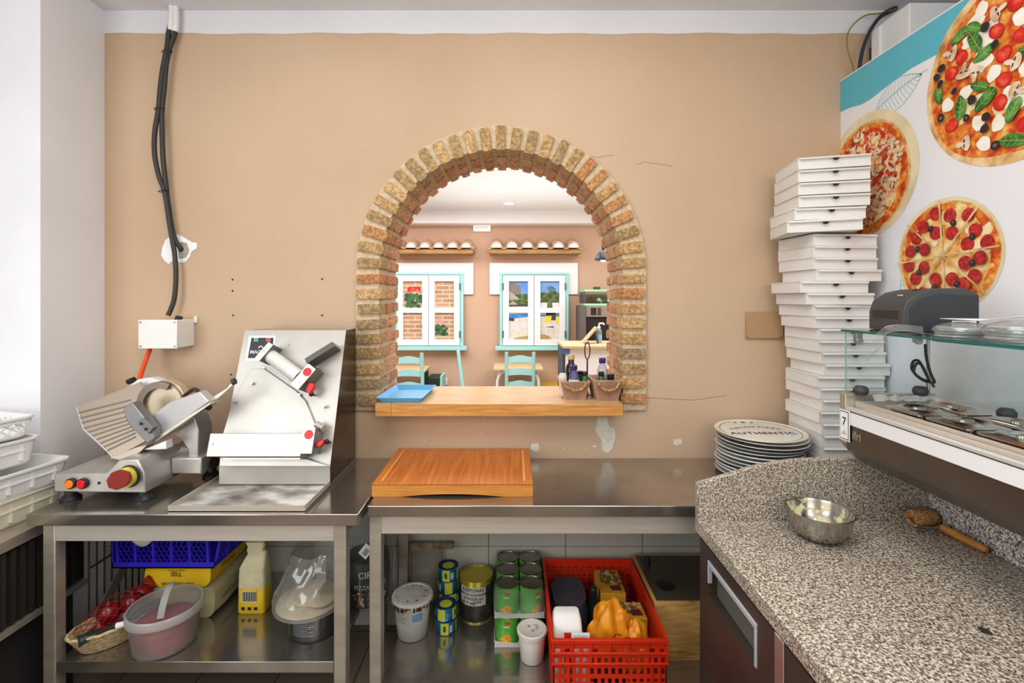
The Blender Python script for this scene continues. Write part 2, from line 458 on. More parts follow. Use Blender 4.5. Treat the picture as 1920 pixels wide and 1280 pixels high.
# ---- brick arch
BRICK = mat('rustic_brick', (255,252,246), 0.9, 0, (186,178,166), 70, attr=True, bump=0.7, bscale=120, lo=.32, hi=.62)
MORT = mat('arch_mortar', (222,200,166), 0.95, 0, (200,176,142), 50, bump=0.8, bscale=120)
FACEC = [(216,178,126),(200,168,122),(222,180,126),(214,152,104),(190,164,122),(224,188,136),(196,164,118),(208,174,122),(218,164,112),(184,160,122)]
SOFC = [(226,174,136),(218,160,122),(230,184,146),(212,148,110),(222,170,130),(208,164,126)]
arch = thing('brick_arch', 'rustic brick arch framing the serving opening in the tan wall', 'arch', (ARX, 2.66, SILLZ))
R0, R1 = .615, .745
mb = MB()
fb, sb = MB(), MB()
YF = 2.466
def ring(cx, a, r0, r1, y0, y1, thick, mbx, cols, seed, jit=.003, n=(4,4,2)):
    # a: angle from +x ; brick runs radially
    c = Vector((ARX+math.cos(a)*(r0+r1)/2, (y0+y1)/2, ARZ+math.sin(a)*(r0+r1)/2))
    u = Vector((math.cos(a),0,math.sin(a))); t = Vector((-math.sin(a),0,math.cos(a)))
    tw = R.uniform(-.03, .03); t = (t + u*tw).normalized(); u = Vector((t.z,0,-t.x))
    M = Matrix(((u.x,0,t.x,c.x),(0,1,0,c.y),(u.z,0,t.z,c.z),(0,0,0,1)))
    mbx.rough(M, r1-r0, y1-y0, thick, n, jit, .2, 0, R.choice(cols), seed)
slots = []
NA = 27
for i in range(NA): slots.append(('a', math.pi*(i+.5)/NA))
NJ = 9
for side in (-1, 1):
    for k in range(NJ): slots.append((side, ARZ-.04-.0775*(k)))
for si, (kind, val) in enumerate(slots):
    th = .05 + R.uniform(-.004, .004)
    dj = R.uniform(-.006, .006)
    first = .115 if si % 2 else .185
    segs = [(YF+dj*.6, YF+first)]
    y = YF+first+.012
    while y < 2.83:
        L = min(.13 if si % 2 else .11, 2.85-y)
        segs.append((y, y+L)); y += L+.012
    for j, (y0, y1) in enumerate(segs):
        r1 = (R1+dj) if j == 0 else .675
        cols = FACEC if j == 0 else SOFC
        ri = R0 + R.uniform(-.004, .004)
        if j == 0 and first > .12:      # long bricks: a face brick and its return
            pass
        mbx = fb if j == 0 else sb
        if kind == 'a':
            if j == 0:
                ring(0, val, ri, r1, y0, min(y1, y0+.115), th, fb, cols, si*7+j)
                if y1 > y0+.13: ring(0, val, ri, .675, y0+.115, y1, th*.97, sb, SOFC, si*7+j+3)
            else: ring(0, val, ri, r1, y0, y1, th, sb, cols, si*7+j)
        else:
            z = val
            def jb(mbx, x0, x1, ya, yb, cols, seed):
                s = kind
                xa, xb = ARX+s*x0, ARX+s*x1
                M = Matrix.Translation(((xa+xb)/2, (ya+yb)/2, z+R.uniform(-.004,.004))) @ Matrix.Rotation(R.uniform(-.03,.03), 4, 'Y')
                mbx.rough(M, abs(xb-xa), yb-ya, th, (4,4,2), .003, .2, 0, R.choice(cols), seed)
            if j == 0:
                jb(fb, ri, r1, y0, min(y1, y0+.115), cols, si*7+j)
                if y1 > y0+.13: jb(sb, ri, .675, y0+.115, y1, SOFC, si*7+j+3)
            else: jb(sb, ri, r1, y0, y1, cols, si*7+j)
fb.build('face_brick', BRICK, arch, smooth=45)
sb.build('soffit_brick', BRICK, arch, smooth=45)
# mortar bed
N = 48
path = [(-1, None, SILLZ+.001)] + [(0, math.pi-math.pi*i/N, None) for i in range(N+1)] + [(1, None, SILLZ+.001)]
def mp(r, k):
    s, a, z = path[k]
    if s == 0: return (ARX+r*math.cos(a), ARZ+r*math.sin(a))
    return (ARX+s*r, z)
rings = []
for k in range(len(path)):
    a, b = mp(.632, k), mp(.7515, k)
    rings.append([(a[0],2.482,a[1]),(b[0],2.486,b[1]),(b[0],2.845,b[1]),(a[0],2.845,a[1])])
MB().loft(rings).build('mortar_bed', MORT, arch, smooth=30)

# ---- serving sill (a thick wooden board lying in the opening)
SILLTOP = 1.178
WOOD = mat('oak_sill', (214,160,92), 0.32, 0, (178,116,52), 5, (1.5,22,22), 6, 0.04, lo=.3, hi=.72)
WOODT = mat('oak_sill_top', (226,190,146), 0.22, 0, (205,162,112), 4, (1.5,16,16), 6)
sl = thing('serving_sill', 'thick honey oak board forming the sill of the brick arch', 'shelf', (-.06, 2.6, SILLZ))
for x0, x1 in ((-.672, -.596), (-.5945, .546)):
    mb = MB()
    mb.box(x0, x1, 2.36, 2.462, SILLZ, SILLTOP-.001, 0)
    mb.box(x0, x1, 2.3605, 2.462, SILLTOP-.001, SILLTOP, 1)
    mb.build('front_plank', [WOOD, WOODT], sl, bevel=.003)
MB().box(-.664, .549, 2.462, 2.84, SILLZ, SILLTOP, 0).build('sill_board', WOODT, sl, bevel=.001)
# ================================================================== LEFT SIDE
# ---- cables, junction box
def cable(pts, r): return smooth_path([W(x, y, d) for x, y, d in pts], 8)
cb = thing('power_cable', 'black power cable hanging down the tan wall into the white junction box', 'cable', tuple(W(322, 30, 2.45)))
MB().tube(cable([(322,14,2.46),(321,40,2.46),(316,62,2.46),(313,90,2.455),(305,130,2.45),(300,170,2.45),(297,205,2.45),(290,250,2.45),(290,290,2.45),(298,330,2.455),(309,362,2.46),(318,420,2.465),(324,455,2.465),(328,480,2.465),(330,520,2.46),(327,558,2.455),(321,578,2.45),(315,591,2.445)], .01), .0115, 10).build('cable_sheath', CABLE, cb, smooth=60)
MB().tube(cable([(322,12,2.46),(322.5,30,2.46),(320,57,2.46)], .01), .014, 10).build('painted_sleeve', WHITE, cb, smooth=60)
for x, y, d in ((313,97,2.455),(299,204,2.45),(307,358,2.46)):
    p = W(x, y, d); MB().tube([p+Vector((.024*math.cos(a), .018*math.sin(a), .004*math.cos(a))) for a in [2*math.pi*i/14 for i in range(14)]], .002, 6, closed=True).build('cable_tie', BLACK, cb)
cb2 = thing('power_cable', 'black power cable bending into the filler-ringed hole in the tan wall', 'cable', tuple(W(330, 30, 2.45)))
MB().tube(cable([(330,14,2.47),(331,38,2.47),(328,62,2.468),(319,88,2.466),(312,120,2.46),(308,165,2.46),(304,205,2.46),(304,250,2.46),(306,300,2.46),(311,345,2.468),(316,385,2.474),(321,420,2.478),(327,445,2.478),(333,457,2.482),(339,466,2.492),(342,470,2.51)], .01), .0115, 10).build('cable_sheath', CABLE, cb2, smooth=60)
MB().tube(cable([(330,12,2.47),(331,35,2.47),(329,60,2.468)], .01), .014, 10).build('painted_sleeve', WHITE, cb2, smooth=60)
jb = thing('junction_box', 'square white junction box on the tan wall under the black cable', 'box', tuple(W(305, 625, 2.45)))
x0, x1 = WX(262, 2.37), WX(333, 2.37); z0, z1 = WZ(652.5, 2.37), WZ(600, 2.37)
MB().box(x0, x1, 2.375, 2.4985, z0, z1).build('box_body', WHITEP, jb, bevel=.004)
MB().box(x0-.002, x1+.002, 2.362, 2.375, z0-.002, z1+.002).build('box_lid', WHITEP, jb, bevel=.003)
for a in (x0+.01, x1-.01):
    for b in (z0+.01, z1-.01): MB().cyl((a, 2.3625, b), (a, 2.3595, b), .005, n=10).build('screw', SCREW, jb)
mb = MB(); mb.box(x1, x1+.016, 2.49, 2.4985, z1-.02, z1+.014); mb.build('mounting_lug', WHITEP, jb, bevel=.002)
MB().cyl(((x0+x1)/2+.045, 2.445, z1-.004), ((x0+x1)/2+.05, 2.445, z1+.016), .017, n=14).build('cable_gland', BLACK, jb)
og = thing('orange_cable', 'short orange cable running from the junction box down to the meat slicer', 'cable', tuple(W(272, 670, 2.42)))
MB().tube(smooth_path([W(282,652,2.42),W(276,668,2.40),W(268,690,2.36),W(261,712,2.30),W(260,716,2.285)]), .0105, 10).build('cable_sheath', mat('orange_cable', (232,80,28), .45), og, smooth=60)
cov = thing('blank_cover_plate', 'tan painted blank cover plate on the wall beside the pizza boxes', 'plate', tuple(W(1430, 610, D)))
mb = MB(); mb.box(WX(1397,D), WX(1466,D), 2.484, 2.4985, WZ(634,D), WZ(584,D)); mb.build('cover', mat('tan_cover', (176,140,104), .7, bump=.1, bscale=40), cov, bevel=.003)
for x, y in ((1400,632),(1463,631)): MB().cyl(W(x,y,2.4845), W(x,y,2.4845)+Vector((0,-.003,0)), .005, n=10).build('screw', mat('painted_screw', (150,116,84), .6), cov)

# ---- steel tables
def steel_table(name, label, x0, x1, y0, y1, shelfz, legw=.048, legx=None, top_t=.045, ap_h=.068, lip=.043, topmat=STEEL_TOP, apx=None):
    t = thing(name, label, 'table', ((x0+x1)/2, (y0+y1)/2, 0))
    mb = MB(); mb.box(x0, x1, y0, y1, T-top_t, T); mb.build('tabletop', topmat, t, bevel=.003)
    lx0, lx1 = legx if legx else (x0+.05, x1-.05)
    fy = y0+.018
    for lx in (lx0, lx1-legw):
        for ly in (fy, y1-legw-.012):
            MB().box(lx, lx+legw, ly, ly+legw, .0, T-top_t).build('leg', STEEL_DK, t, bevel=.004)
    a1 = T-top_t
    a0 = apx or lx0+legw
    MB().box(lx0+legw, lx1-legw, fy+.002, fy+.022, a1-ap_h, a1-.002).build('apron', STEEL, t, bevel=.002)
    MB().box(lx0+legw, lx1-legw, y1-.05, y1-.035, a1-ap_h, a1-.002).build('apron', STEEL_DK, t, bevel=.002)
    for lx in (lx0+.012, lx1-legw+.012):
        MB().box(lx, lx+.02, fy+legw, y1-legw-.012, a1-ap_h, a1-.002).build('side_rail', STEEL_DK, t, bevel=.002)
    mb = MB()
    e = .0015
    mb.loft([[(lx0+legw+e,fy+.004,shelfz-lip),(lx1-legw-e,fy+.004,shelfz-lip),(lx1-legw-e,fy+.004,shelfz),(lx0+legw+e,fy+.004,shelfz)],
             [(lx0+legw+e,fy+.03,shelfz-lip),(lx1-legw-e,fy+.03,shelfz-lip),(lx1-legw-e,fy+.03,shelfz),(lx0+legw+e,fy+.03,shelfz)]])
    mb.box(lx0+legw+e, lx1-legw-e, fy+.028, y1-.012, shelfz-.02, shelfz)
    mb.build('undershelf', STEEL_TOP, t, bevel=.0015)
    return t
steel_table('steel_prep_table', 'narrow steel prep table holding the meat slicer and dough roller', -1.862, -.59, 1.838, 2.486, .289, legx=(-1.815, -.642))
steel_table('steel_prep_table', 'long steel prep table under the brick arch holding the cutting board', -.577, 1.56, 1.914, 2.486, .14, legx=(-.575, 1.53), ap_h=.077)

# ---- low counter with the white crates, far side
lc = thing('low_counter', 'low steel counter with dark slatted front under the white crates', 'counter', (-2.3, 1.3, 0))
MB().box(-2.9, -1.875, .4, 2.14, .755, .80).build('worktop', STEEL_DK, lc, bevel=.003)
MB().box(-2.88, -1.90, .42, 2.13, .46, .754).build('cabinet_body', mat('counter_dark', (30,27,24), .6), lc)
mb = MB()
for i in range(46): mb.box(-1.899, -1.886, .44+.036*i, .44+.036*i+.018, .47, .745)
mb.build('vent_slat', mat('dark_slat', (46,42,36), .5), lc)
MB().box(-2.88, -1.88, .42, 2.13, .435, .458).build('bottom_rail', STEEL_DK, lc, bevel=.002)
MB().box(-2.86, -1.93, .44, 2.11, .0, .434).build('plinth', mat('plinth_dark', (38,36,33), .7), lc)

CRW = mat('white_crate_plastic', (238,238,236), .4)
CRC = mat('cream_crate_plastic', (236,230,205), .4)
def white_crate(label, cx, cy, rz, z, w, l, h, m, lattice):
    c = thing('plastic_crate', label, 'crate', (cx, cy, z), rz, 'white plastic crates on the low counter')
    b = .012; t = .006
    MB().loft([rr(0,0,0,w-.04,l-.04,.03), rr(0,0,.006,w-.04,l-.04,.03)]).build('crate_floor', m, c, local=True)
    out0, out1 = rr(0,0,.0062,w-.03,l-.03,.03), rr(0,0,h,w,l,.03)
    in1, in0 = rr(0,0,h,w-2*t,l-2*t,.027), rr(0,0,.0062,w-.03-2*t,l-.03-2*t,.027)
    if not lattice:
        mb = MB(); mb.loft([in0, in1, out1, out0], cap0=False, cap1=False)
        mb.loft([out0, in0], cap0=False, cap1=False)
        mb.build('crate_wall', m, c, local=True)
    else:
        mb = MB()
        for s in (1, -1):
            for ax in (0, 1):
                L = (l if ax == 0 else w)/2-.03
                off = (w if ax == 0 else l)/2-.012
                n = int(2*L/.035)
                def P(u, v): return (s*(off-.006+.006*v/h), u, v) if ax == 0 else (u, s*(off-.006+.006*v/h), v)
                for i in range(n):
                    u = -L+2*L*i/n; du = 2*L/n
                    for k in range(2):
                        za, zb = .012+(h-.03)*k/2, .012+(h-.03)*(k+1)/2
                        mb.tube([P(u, za), P(u+du, zb)], .0035, 5); mb.tube([P(u+du, za), P(u, zb)], .0035, 5)
        mb.loft([in0, [(p[0],p[1],.016) for p in in0], [(p[0],p[1],.016) for p in out0], out0], cap0=False, cap1=False)
        mb.loft([[(p[0],p[1],h-.022) for p in in1], in1, out1, [(p[0],p[1],h-.022) for p in out1]], cap0=False, cap1=False)
        mb.build('crate_lattice', m, c, local=True)
    rim = MB().loft([rr(0,0,h-.006,w+.001,l+.001,.03), rr(0,0,h-.006,w+.012,l+.012,.034), rr(0,0,h+.003,w+.012,l+.012,.034), rr(0,0,h+.003,w-2*t,l-2*t,.027), rr(0,0,h-.006,w-2*t-.0005,l-2*t-.0005,.027)], cap0=False, cap1=False)
    rim.build('crate_rim', m, c, local=True)
    if not lattice:
        mb = MB()
        for i in range(7):
            y = -l/2+.06+(l-.12)*i/6
            mb.box((w/2-.012)-.007, (w/2-.012)+.009, y-.004, y+.004, .02, h-.008)
        for s in (1,):
            mb.box(s*(w/2-.006)-.004, s*(w/2-.006)+.004, -l/2+.05, l/2-.05, h*.55, h*.55+.006)
        mb.build('crate_rib', m, c, local=True)
    return c
white_crate('cream plastic crate at the bottom of the crate stack', -2.17, 1.82, rad(-5), .80, .42, .58, .112, CRC, False)
white_crate('plain white crate resting on the cream crate', -2.16, 1.81, rad(-9), .9165, .42, .60, .096, CRW, False)
white_crate('plain white crate second from the top of the crate stack', -2.25, 1.78, rad(-13), 1.017, .42, .58, .103, CRW, False)
white_crate('lattice sided white crate on top of the crate stack', -2.27, 1.78, rad(-15), 1.1245, .42, .58, .084, CRW, True)

# ---- meat slicer
sc = thing('meat_slicer', 'aluminium meat slicer with dark red knob standing on the narrow table', 'slicer', (-1.66, 2.1, T))
mb = MB(); pxe(mb, [(101,889),(199,887),(224,862),(257,861),(270,886),(272,924),(101,922)], 1.95, .30)
mb.build('slicer_base', ALU, sc, bevel=.005)
mb = MB(); mb.box(-1.492, -1.36, 2.10, 2.27, .928, 1.0); mb.box(-1.60, -1.42, 2.18, 2.30, .95, 1.02)
mb.build('rear_housing', ALU, sc, bevel=.006)
for x, y in ((-1.815,1.975),(-1.512,1.975),(-1.79,2.215),(-1.40,2.235)):
    MB().lathe([(.036,0),(.037,.008),(.03,.016),(.021,.024),(.019,.05)], (x, y, T), 20).build('rubber_foot', BLACK, sc)
for px, c, nm in ((135,(245,128,20),'orange_button'),(157,(226,18,18),'red_button')):
    c0 = W(px+1, 905, 1.95); e = Vector((0,-.014,0))
    mb = MB().cyl(c0+Vector((0,.002,0)), c0+e, .0215, n=20, mi=0).cyl(c0+e*.9, c0+e*1.35, .0165, n=20, mi=1)
    mb.build('push_button', [BLACK, mat(nm, c, .3)], sc, bevel=.002)
c0 = W(186, 905, 1.95); MB().cyl(c0, c0+Vector((0,-.002,0)), .006, n=12).build('lock_hole', BLACK, sc)
c0 = W(243, 892, 1.95)
mb = MB().cyl(c0+Vector((.001,.002,0)), c0+Vector((0,-.008,0)), .045, n=32, mi=1).cyl(c0+Vector((0,-.006,0)), c0+Vector((0,-.03,0)), .040, n=32, mi=0)
mb.build('dial_ring', [mat('yellow_dial', (226,204,70), .45), BLACK], sc, bevel=.002)
c1 = c0+Vector((0,-.028,0)); dv = W(222, 899, 1.85)-c1
mb = MB().cyl(c1, c1+dv*.55, .024, .028, n=16).cyl(c1+dv*.5, c1+dv, .036, .038, n=8)
mb.build('thickness_knob', mat('dark_red_knob', (128,30,24), .3), sc, bevel=.003)
# gauge plate, leaning back: four outline points at growing depth
def plate_d(py): return 2.06+(860-py)*.0011
def Wp(x, y, off=0.0): return W(x, y, plate_d(y)+off)
GP = [(143,763),(262,716),(272,735),(290,770),(300,812),(213,859),(190,836),(157,804)]
mb = MB(); mb.ext([Wp(*p) for p in GP], [Wp(*p)+Vector((0,.014,0)) for p in GP]); mb.build('gauge_plate', mat('plate_alu', (196,182,164), .4, .7), sc, bevel=.002)
starts = [(147,772),(150,782),(153,791),(157,801),(165,808),(173,815),(181,822),(188,829),(194,836),(200,843)]
mb = MB()
for i, (x, y) in enumerate(starts):
    ex = 244-i*0.5+ (i*1.5); ey = y-24+ (i*-.2)
    a, b = Vector((x, y)), Vector((ex, ey)); w = Vector((0, 2.4))
    P = [a, b, b+w, a+w]
    mb.ext([Wp(p.x, p.y, -.004) for p in P], [Wp(p.x, p.y, .001) for p in P])
mb.build('plate_rib', mat('rib_alu', (150,138,124), .45, .6), sc)
mb = MB(); E = [(142,763),(145,763),(158,803),(192,835),(214,858),(213,860),(190,837),(155,805)]
mb.ext([Wp(*p, -.002) for p in E], [Wp(*p, .008) for p in E]); mb.build('plate_edge', mat('polished_edge', (240,240,240), .25, .6), sc)
# blade, guard ring and cover
cB = W(300, 757, 2.12)
def disc(mb, c, r0, r1, y0, y1, mi=0, a0=0, a1=360, n=48, sx=1.0):
    pts0 = [(c.x+sx*r1*math.cos(rad(a0+(a1-a0)*i/n)), c.z+r1*math.sin(rad(a0+(a1-a0)*i/n))) for i in range(n+1)]
    pts1 = [(c.x+sx*r0*math.cos(rad(a0+(a1-a0)*i/n)), c.z+r0*math.sin(rad(a0+(a1-a0)*i/n))) for i in range(n+1)]
    for i in range(n):
        q = [pts0[i], pts0[i+1], pts1[i+1], pts1[i]]
        mb.ext([(p[0], y0, p[1]) for p in q], [(p[0], y1, p[1]) for p in q], mi)
mb = MB(); disc(mb, cB, .070, .099, 2.112, 2.13, 0, 62, 250); mb.build('blade_guard_ring', mat('ring_metal', (128,118,106), .3, .9), sc, smooth=20)
MB().cyl(cB+Vector((0,.012,0)), cB+Vector((0,.016,0)), .088, n=48).build('blade', mat('blade_beige', (206,190,166), .35, .6), sc)
PC = [(303,712),(318,714),(336,724),(350,748),(336,772),(318,786),(300,790)]
mb = MB(); pxe(mb, PC, 2.142, .04); mb.build('blade_cover', mat('cover_beige', (206,186,160), .45, .4), sc, bevel=.003)
PT = [(222,740),(258,711),(282,708),(300,714),(292,732),(262,745)]
mb = MB(); pxe(mb, PT, 2.25, .05); mb.build('sharpener_housing', mat('housing_white', (236,234,230), .45, .1), sc, bevel=.003)
mb = MB(); mb.cyl(W(240,716,2.27), W(252,711,2.27), .013, n=12); mb.build('sharpener_knob', BLACK, sc)
mb = MB(); mb.cyl(W(309,716,2.235), W(315,715,2.235), .007, n=10); mb.build('cover_knob', BLACK, sc)
# motor column
COLP = [(362,778),(372,806),(370,884),(354,884),(353,843),(340,824),(312,806)]
mb = MB(); pxe(mb, COLP, 2.12, .10); mb.build('support_column', ALU, sc, bevel=.004)
# product carriage
AR = [(373.5,734),(392,753),(290,824),(271,787),(319,753)]
mb = MB(); mb.ext([W(x,y,2.055-(x-271)*.0003) for x,y in AR], [W(x,y,2.055-(x-271)*.0003)+Vector((0,.05,0)) for x,y in AR]); mb.build('carriage_tray', mat('carriage_alu', (208,206,206), .4, .6), sc, bevel=.004)
LIPP = [(393,752),(394,758),(292,828),(288,823)]
mb = MB(); pxe(mb, LIPP, 2.03, .06); mb.build('carriage_lip', STEEL, sc, bevel=.001)
PU = [(231,764),(247,754),(286,803),(291,821),(276,832),(259,814),(240,795),(232,772)]
mb = MB(); pxe(mb, PU, 2.00, .045); mb.build('meat_pusher', mat('pusher_grey', (140,140,140), .45, .7), sc, bevel=.004)
PB = [(258,790),(268,783),(287,802),(279,814)]
mb = MB(); pxe(mb, PB, 1.985, .03); mb.build('pusher_clamp', mat('clamp_grey', (122,122,122), .45, .7), sc, bevel=.002)
for x, y in ((265,794),(274,804)):
    c0 = W(x, y, 1.985); MB().cyl(c0+Vector((0,.004,0)), c0+Vector((0,-.004,0)), .006, n=12).build('screw', BLACK, sc)
HN = [(389,750),(424,728),(434,716),(440,711),(440,719),(432,726),(398,757)]
mb = MB(); pxe(mb, HN, 2.06, .018); mb.build('carriage_handle', STEEL, sc, bevel=.002)
mb = MB(); mb.cyl(W(436,716,2.06), W(441,714,2.06), .014, n=12); mb.build('handle_end', DKGREY, sc)
mb = MB(); mb.tube(smooth_path([W(345,742,2.14),W(360,731,2.13),W(368,730,2.12),W(374,737,2.11)]), .008, 8); mb.build('carriage_grip', mat('grip_brown', (70,40,34), .4), sc)
mb = MB(); mb.cyl(W(386,760,2.06), W(393,765,2.05), .012, n=12); mb.build('carriage_stop', BLACK, sc)
mb = MB(); mb.cyl(W(374,862,2.17), W(389,866,2.18), .022, .02, n=16); mb.build('lock_knob', mat('brown_red_knob', (132,48,28), .35), sc)
mb = MB(); mb.cyl(W(388.5,866,2.182), W(402,866,2.17), .026, .03, n=8); mb.build('lock_knob_end', mat('deep_brown_knob', (48,34,26), .4), sc, bevel=.003)
mb = MB(); pxe(mb, [(269,843),(296,832),(311,826),(312,842)], 2.03, .04); mb.build('slide_guard', mat('guard_white', (238,238,238), .4, .3), sc, bevel=.002)
mb = MB(); pxe(mb, [(205,858),(255,839),(275,834),(262,848),(224,862)], 2.03, .06); mb.build('slide_rail', STEEL, sc, bevel=.001)

# ---- dough roller
RB = Vector((0, 2.098, .963)); RT = Vector((0, 2.30, 1.544))
rv = (RT-RB).normalized(); rn = Vector((0, -rv.z, rv.y))
def RP(x, y, h=0.0):
    dirv = Vector(((x-960)/F, 1, (560-y)/F)); o = Vector((0,0,CZ)); B = RB+rn*h
    return o+dirv*((B-o).dot(rn)/dirv.dot(rn))
def rext(mb, pts, h0, h1, mi=0):
    A = [RP(x, y, h1) for x, y in pts]
    return mb.ext(A, [p-rn*(h1-h0) for p in A], mi)
RM = mat('roller_steel', (192,189,182), .4, .5, (180,177,170), 5)
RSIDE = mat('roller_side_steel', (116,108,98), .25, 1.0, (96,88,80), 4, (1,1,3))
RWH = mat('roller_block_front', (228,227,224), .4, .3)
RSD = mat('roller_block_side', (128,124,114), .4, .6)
dr = thing('dough_roller', 'steel pizza dough roller with sloping front standing beside the slicer', 'dough roller', (-1.04, 2.2, T))
x0, x1 = -1.28, -.795
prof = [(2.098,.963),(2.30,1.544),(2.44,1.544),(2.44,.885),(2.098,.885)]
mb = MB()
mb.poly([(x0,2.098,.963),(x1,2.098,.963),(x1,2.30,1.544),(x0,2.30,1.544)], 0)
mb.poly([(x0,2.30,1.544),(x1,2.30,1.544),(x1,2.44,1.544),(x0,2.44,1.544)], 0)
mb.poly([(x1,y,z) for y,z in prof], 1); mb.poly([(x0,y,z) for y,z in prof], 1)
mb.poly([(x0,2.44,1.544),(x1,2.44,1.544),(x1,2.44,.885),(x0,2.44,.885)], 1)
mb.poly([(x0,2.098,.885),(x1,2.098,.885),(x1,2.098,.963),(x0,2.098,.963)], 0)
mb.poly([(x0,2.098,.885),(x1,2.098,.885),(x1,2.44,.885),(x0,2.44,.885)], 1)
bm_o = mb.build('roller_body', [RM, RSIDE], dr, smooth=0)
# tray with raised edges and flour
tr0, tr1, ty0, ty1 = -1.325, -.797, 1.848, 2.46
mb = MB(); mb.box(tr0, tr1, ty0, ty1, T+.003, T+.008); mb.build('tray_floor', tri_mat('floury_tray', [(96,90,82),(168,164,156),(226,224,218)], [.32,.46,.6], 6, .5, 8, stretch=(1,1.6,1)), dr)
mb = MB(); mb.box(tr0, tr1, ty0, ty0+.004, T+.001, T+.028); mb.box(tr0, tr0+.004, ty0+.004, ty1, T+.001, T+.028); mb.box(tr1-.004, tr1, ty0+.004, ty1, T+.001, T+.028)
mb.build('tray_rim', STEEL, dr)
# front cover plate and lower guard
mb = MB(); rext(mb, [(470,652+40),(494,690),(556,733),(573,752),(593,800),(590,815),(417,815),(436,752)], 0, .012)
mb.build('front_cover', RM, dr, bevel=.002)
GU = [(394,812),(569,812),(563,856),(386,856)]
mb = MB(); rext(mb, GU, .004, .085); mb.build('lower_guard', RM, dr, bevel=.002)
mb = MB(); rext(mb, [(412,857),(566,857),(619,874),(411,874)], .0, .02); mb.build('lower_lip', RM, dr, bevel=.002)
mb = MB(); rext(mb, [(418,858),(563,858),(562,861),(420,861)], .0, .07); mb.build('scraper_blade', STEEL, dr)
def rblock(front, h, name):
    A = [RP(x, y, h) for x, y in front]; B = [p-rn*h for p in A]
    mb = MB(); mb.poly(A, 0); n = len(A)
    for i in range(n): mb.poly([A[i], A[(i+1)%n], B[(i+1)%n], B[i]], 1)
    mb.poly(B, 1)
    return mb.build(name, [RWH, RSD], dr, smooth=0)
rblock([(503.5,641),(512,646.5),(486,676.5),(477.5,671)], .095, 'roller_bracket')
rblock([(578,681),(592,692),(559,730),(545,719.5)], .10, 'roller_bracket')
rblock([(569,801),(591.5,801),(584,850),(562,850)], .10, 'roller_bracket')
a, b = RP(504.5, 665, .05), RP(560, 706, .05)
mb = MB(); mb.cyl(a, b, .031, n=28); mb.build('upper_roller', mat('white_roller', (226,226,220), .4, 0, (212,212,204), 9), dr)
mb = MB(); rext(mb, [(503,674),(508,669),(557,718),(553,722)], .0, .05); mb.build('roller_scraper', RSIDE, dr)
mb = MB(); rext(mb, [(623,640),(628,648.5),(575,681.5),(571,672)], 0, .085); mb.build('dough_chute', mat('chute_dark', (92,90,82), .4, .5), dr, bevel=.001)
for x, y, h in ((576,697,.1015),(578.8,814.4,.1015)):
    c0 = RP(x, y, h); mb = MB(); ux, uy = Vector((1,0,0)), rv
    mb.ext([c0+ux*.019*math.cos(k*math.pi/14)+uy*.019*math.sin(k*math.pi/14) for k in range(28)], [c0-rn*.0013+ux*.019*math.cos(k*math.pi/14)+uy*.019*math.sin(k*math.pi/14) for k in range(28)])
    mb.build('red_dot', RED, dr)
mb = MB(); rext(mb, [(572,733),(578,716),(589,719),(588,726),(581,738)], .05, .075); mb.build('thickness_lever', RED, dr, bevel=.003)
mb = MB(); rext(mb, [(590,833),(598,826),(607,823),(606,831),(599,838),(592,837)], .04, .075); mb.build('thickness_lever', RED, dr, bevel=.003)
for x, y, h in ((584,738.5,.045),(613,828,.045)):
    c0 = RP(x, y, h); MB().cyl(c0-rn*h, c0, .004, n=10).sphere(c0, .0115, 14, 9).build('lever_knob', BLACK, dr)
c0 = RP(601, 801, .04); MB().cyl(RP(594,795,.03), RP(607,803,.04), .015, n=16).build('roller_end', STEEL, dr)
c0 = RP(606, 761, .03); MB().cyl(c0-rn*.03, c0, .007, n=12).build('stop_pin', WHITEP, dr)
c0 = RP(471, 718, .03); MB().cyl(c0-rn*.03, c0, .006, n=12).build('stop_pin', SCREW, dr)
for x, y, h in ((540,646,.004),(494,690,.004),(560,740,.016),(442,754,.016),(633,653,.02),(494,658,.097),(559,716,.103),(396,832,.088),(568,832,.103)):
    c0 = RP(x, y, h); MB().cyl(c0-rn*.006, c0, .007, n=12).build('screw', SCREW, dr)
# control label
u = Vector((1,0,0))
mb = MB()
L = [RP(x, y, .0015) for x, y in ((467,629),(517,629),(514,677),(460,677))]
mb.ext(L, [p-rn*.001 for p in L], 0)
L = [RP(x, y, .003) for x, y in ((471.5,633),(512.5,633),(510,671),(464.5,671))]
mb.ext(L, [p-rn*.001 for p in L], 1)
for x, c in ((480,2),(503,3)):
    L = [RP(x+a*3.6, 636.4+b*3.4, .0045) for a, b in ((-1,-1),(1,-1),(1,1),(-1,1))]; mb.ext(L, [p-rn*.001 for p in L], c)
    L = [RP(x+a*2.6, 636.4+b*2.4, .0055) for a, b in ((-1,-1),(1,-1),(1,1),(-1,1))]; mb.ext(L, [p-rn*.0005 for p in L], 4 if c == 2 else 5)
M = frame(RP(488, 660, .0050), u, rv); put_text(mb, 'MAGNUS', .0235, M, 0, bold=.0003)
cc = RP(489, 650, .0045)
disc_pts = [(6*math.cos(rad(k)), 6*math.sin(rad(k))) for k in range(0,181,12)]
mb.loft([[RP(489+p[0]*s*.8, 652.5-p[1]*s*.8, .0045) for p in disc_pts] for s in (.95,.6)], 0, closed=False)
mb.build('control_label', [WHITE, mat('label_black', (46,46,50), .4), mat('lbl_green_edge', (170,225,205), .4), mat('lbl_red_edge', (235,150,160), .4), mat('lbl_green', (60,150,110), .4), mat('lbl_red', (196,30,50), .4)], dr, smooth=0)

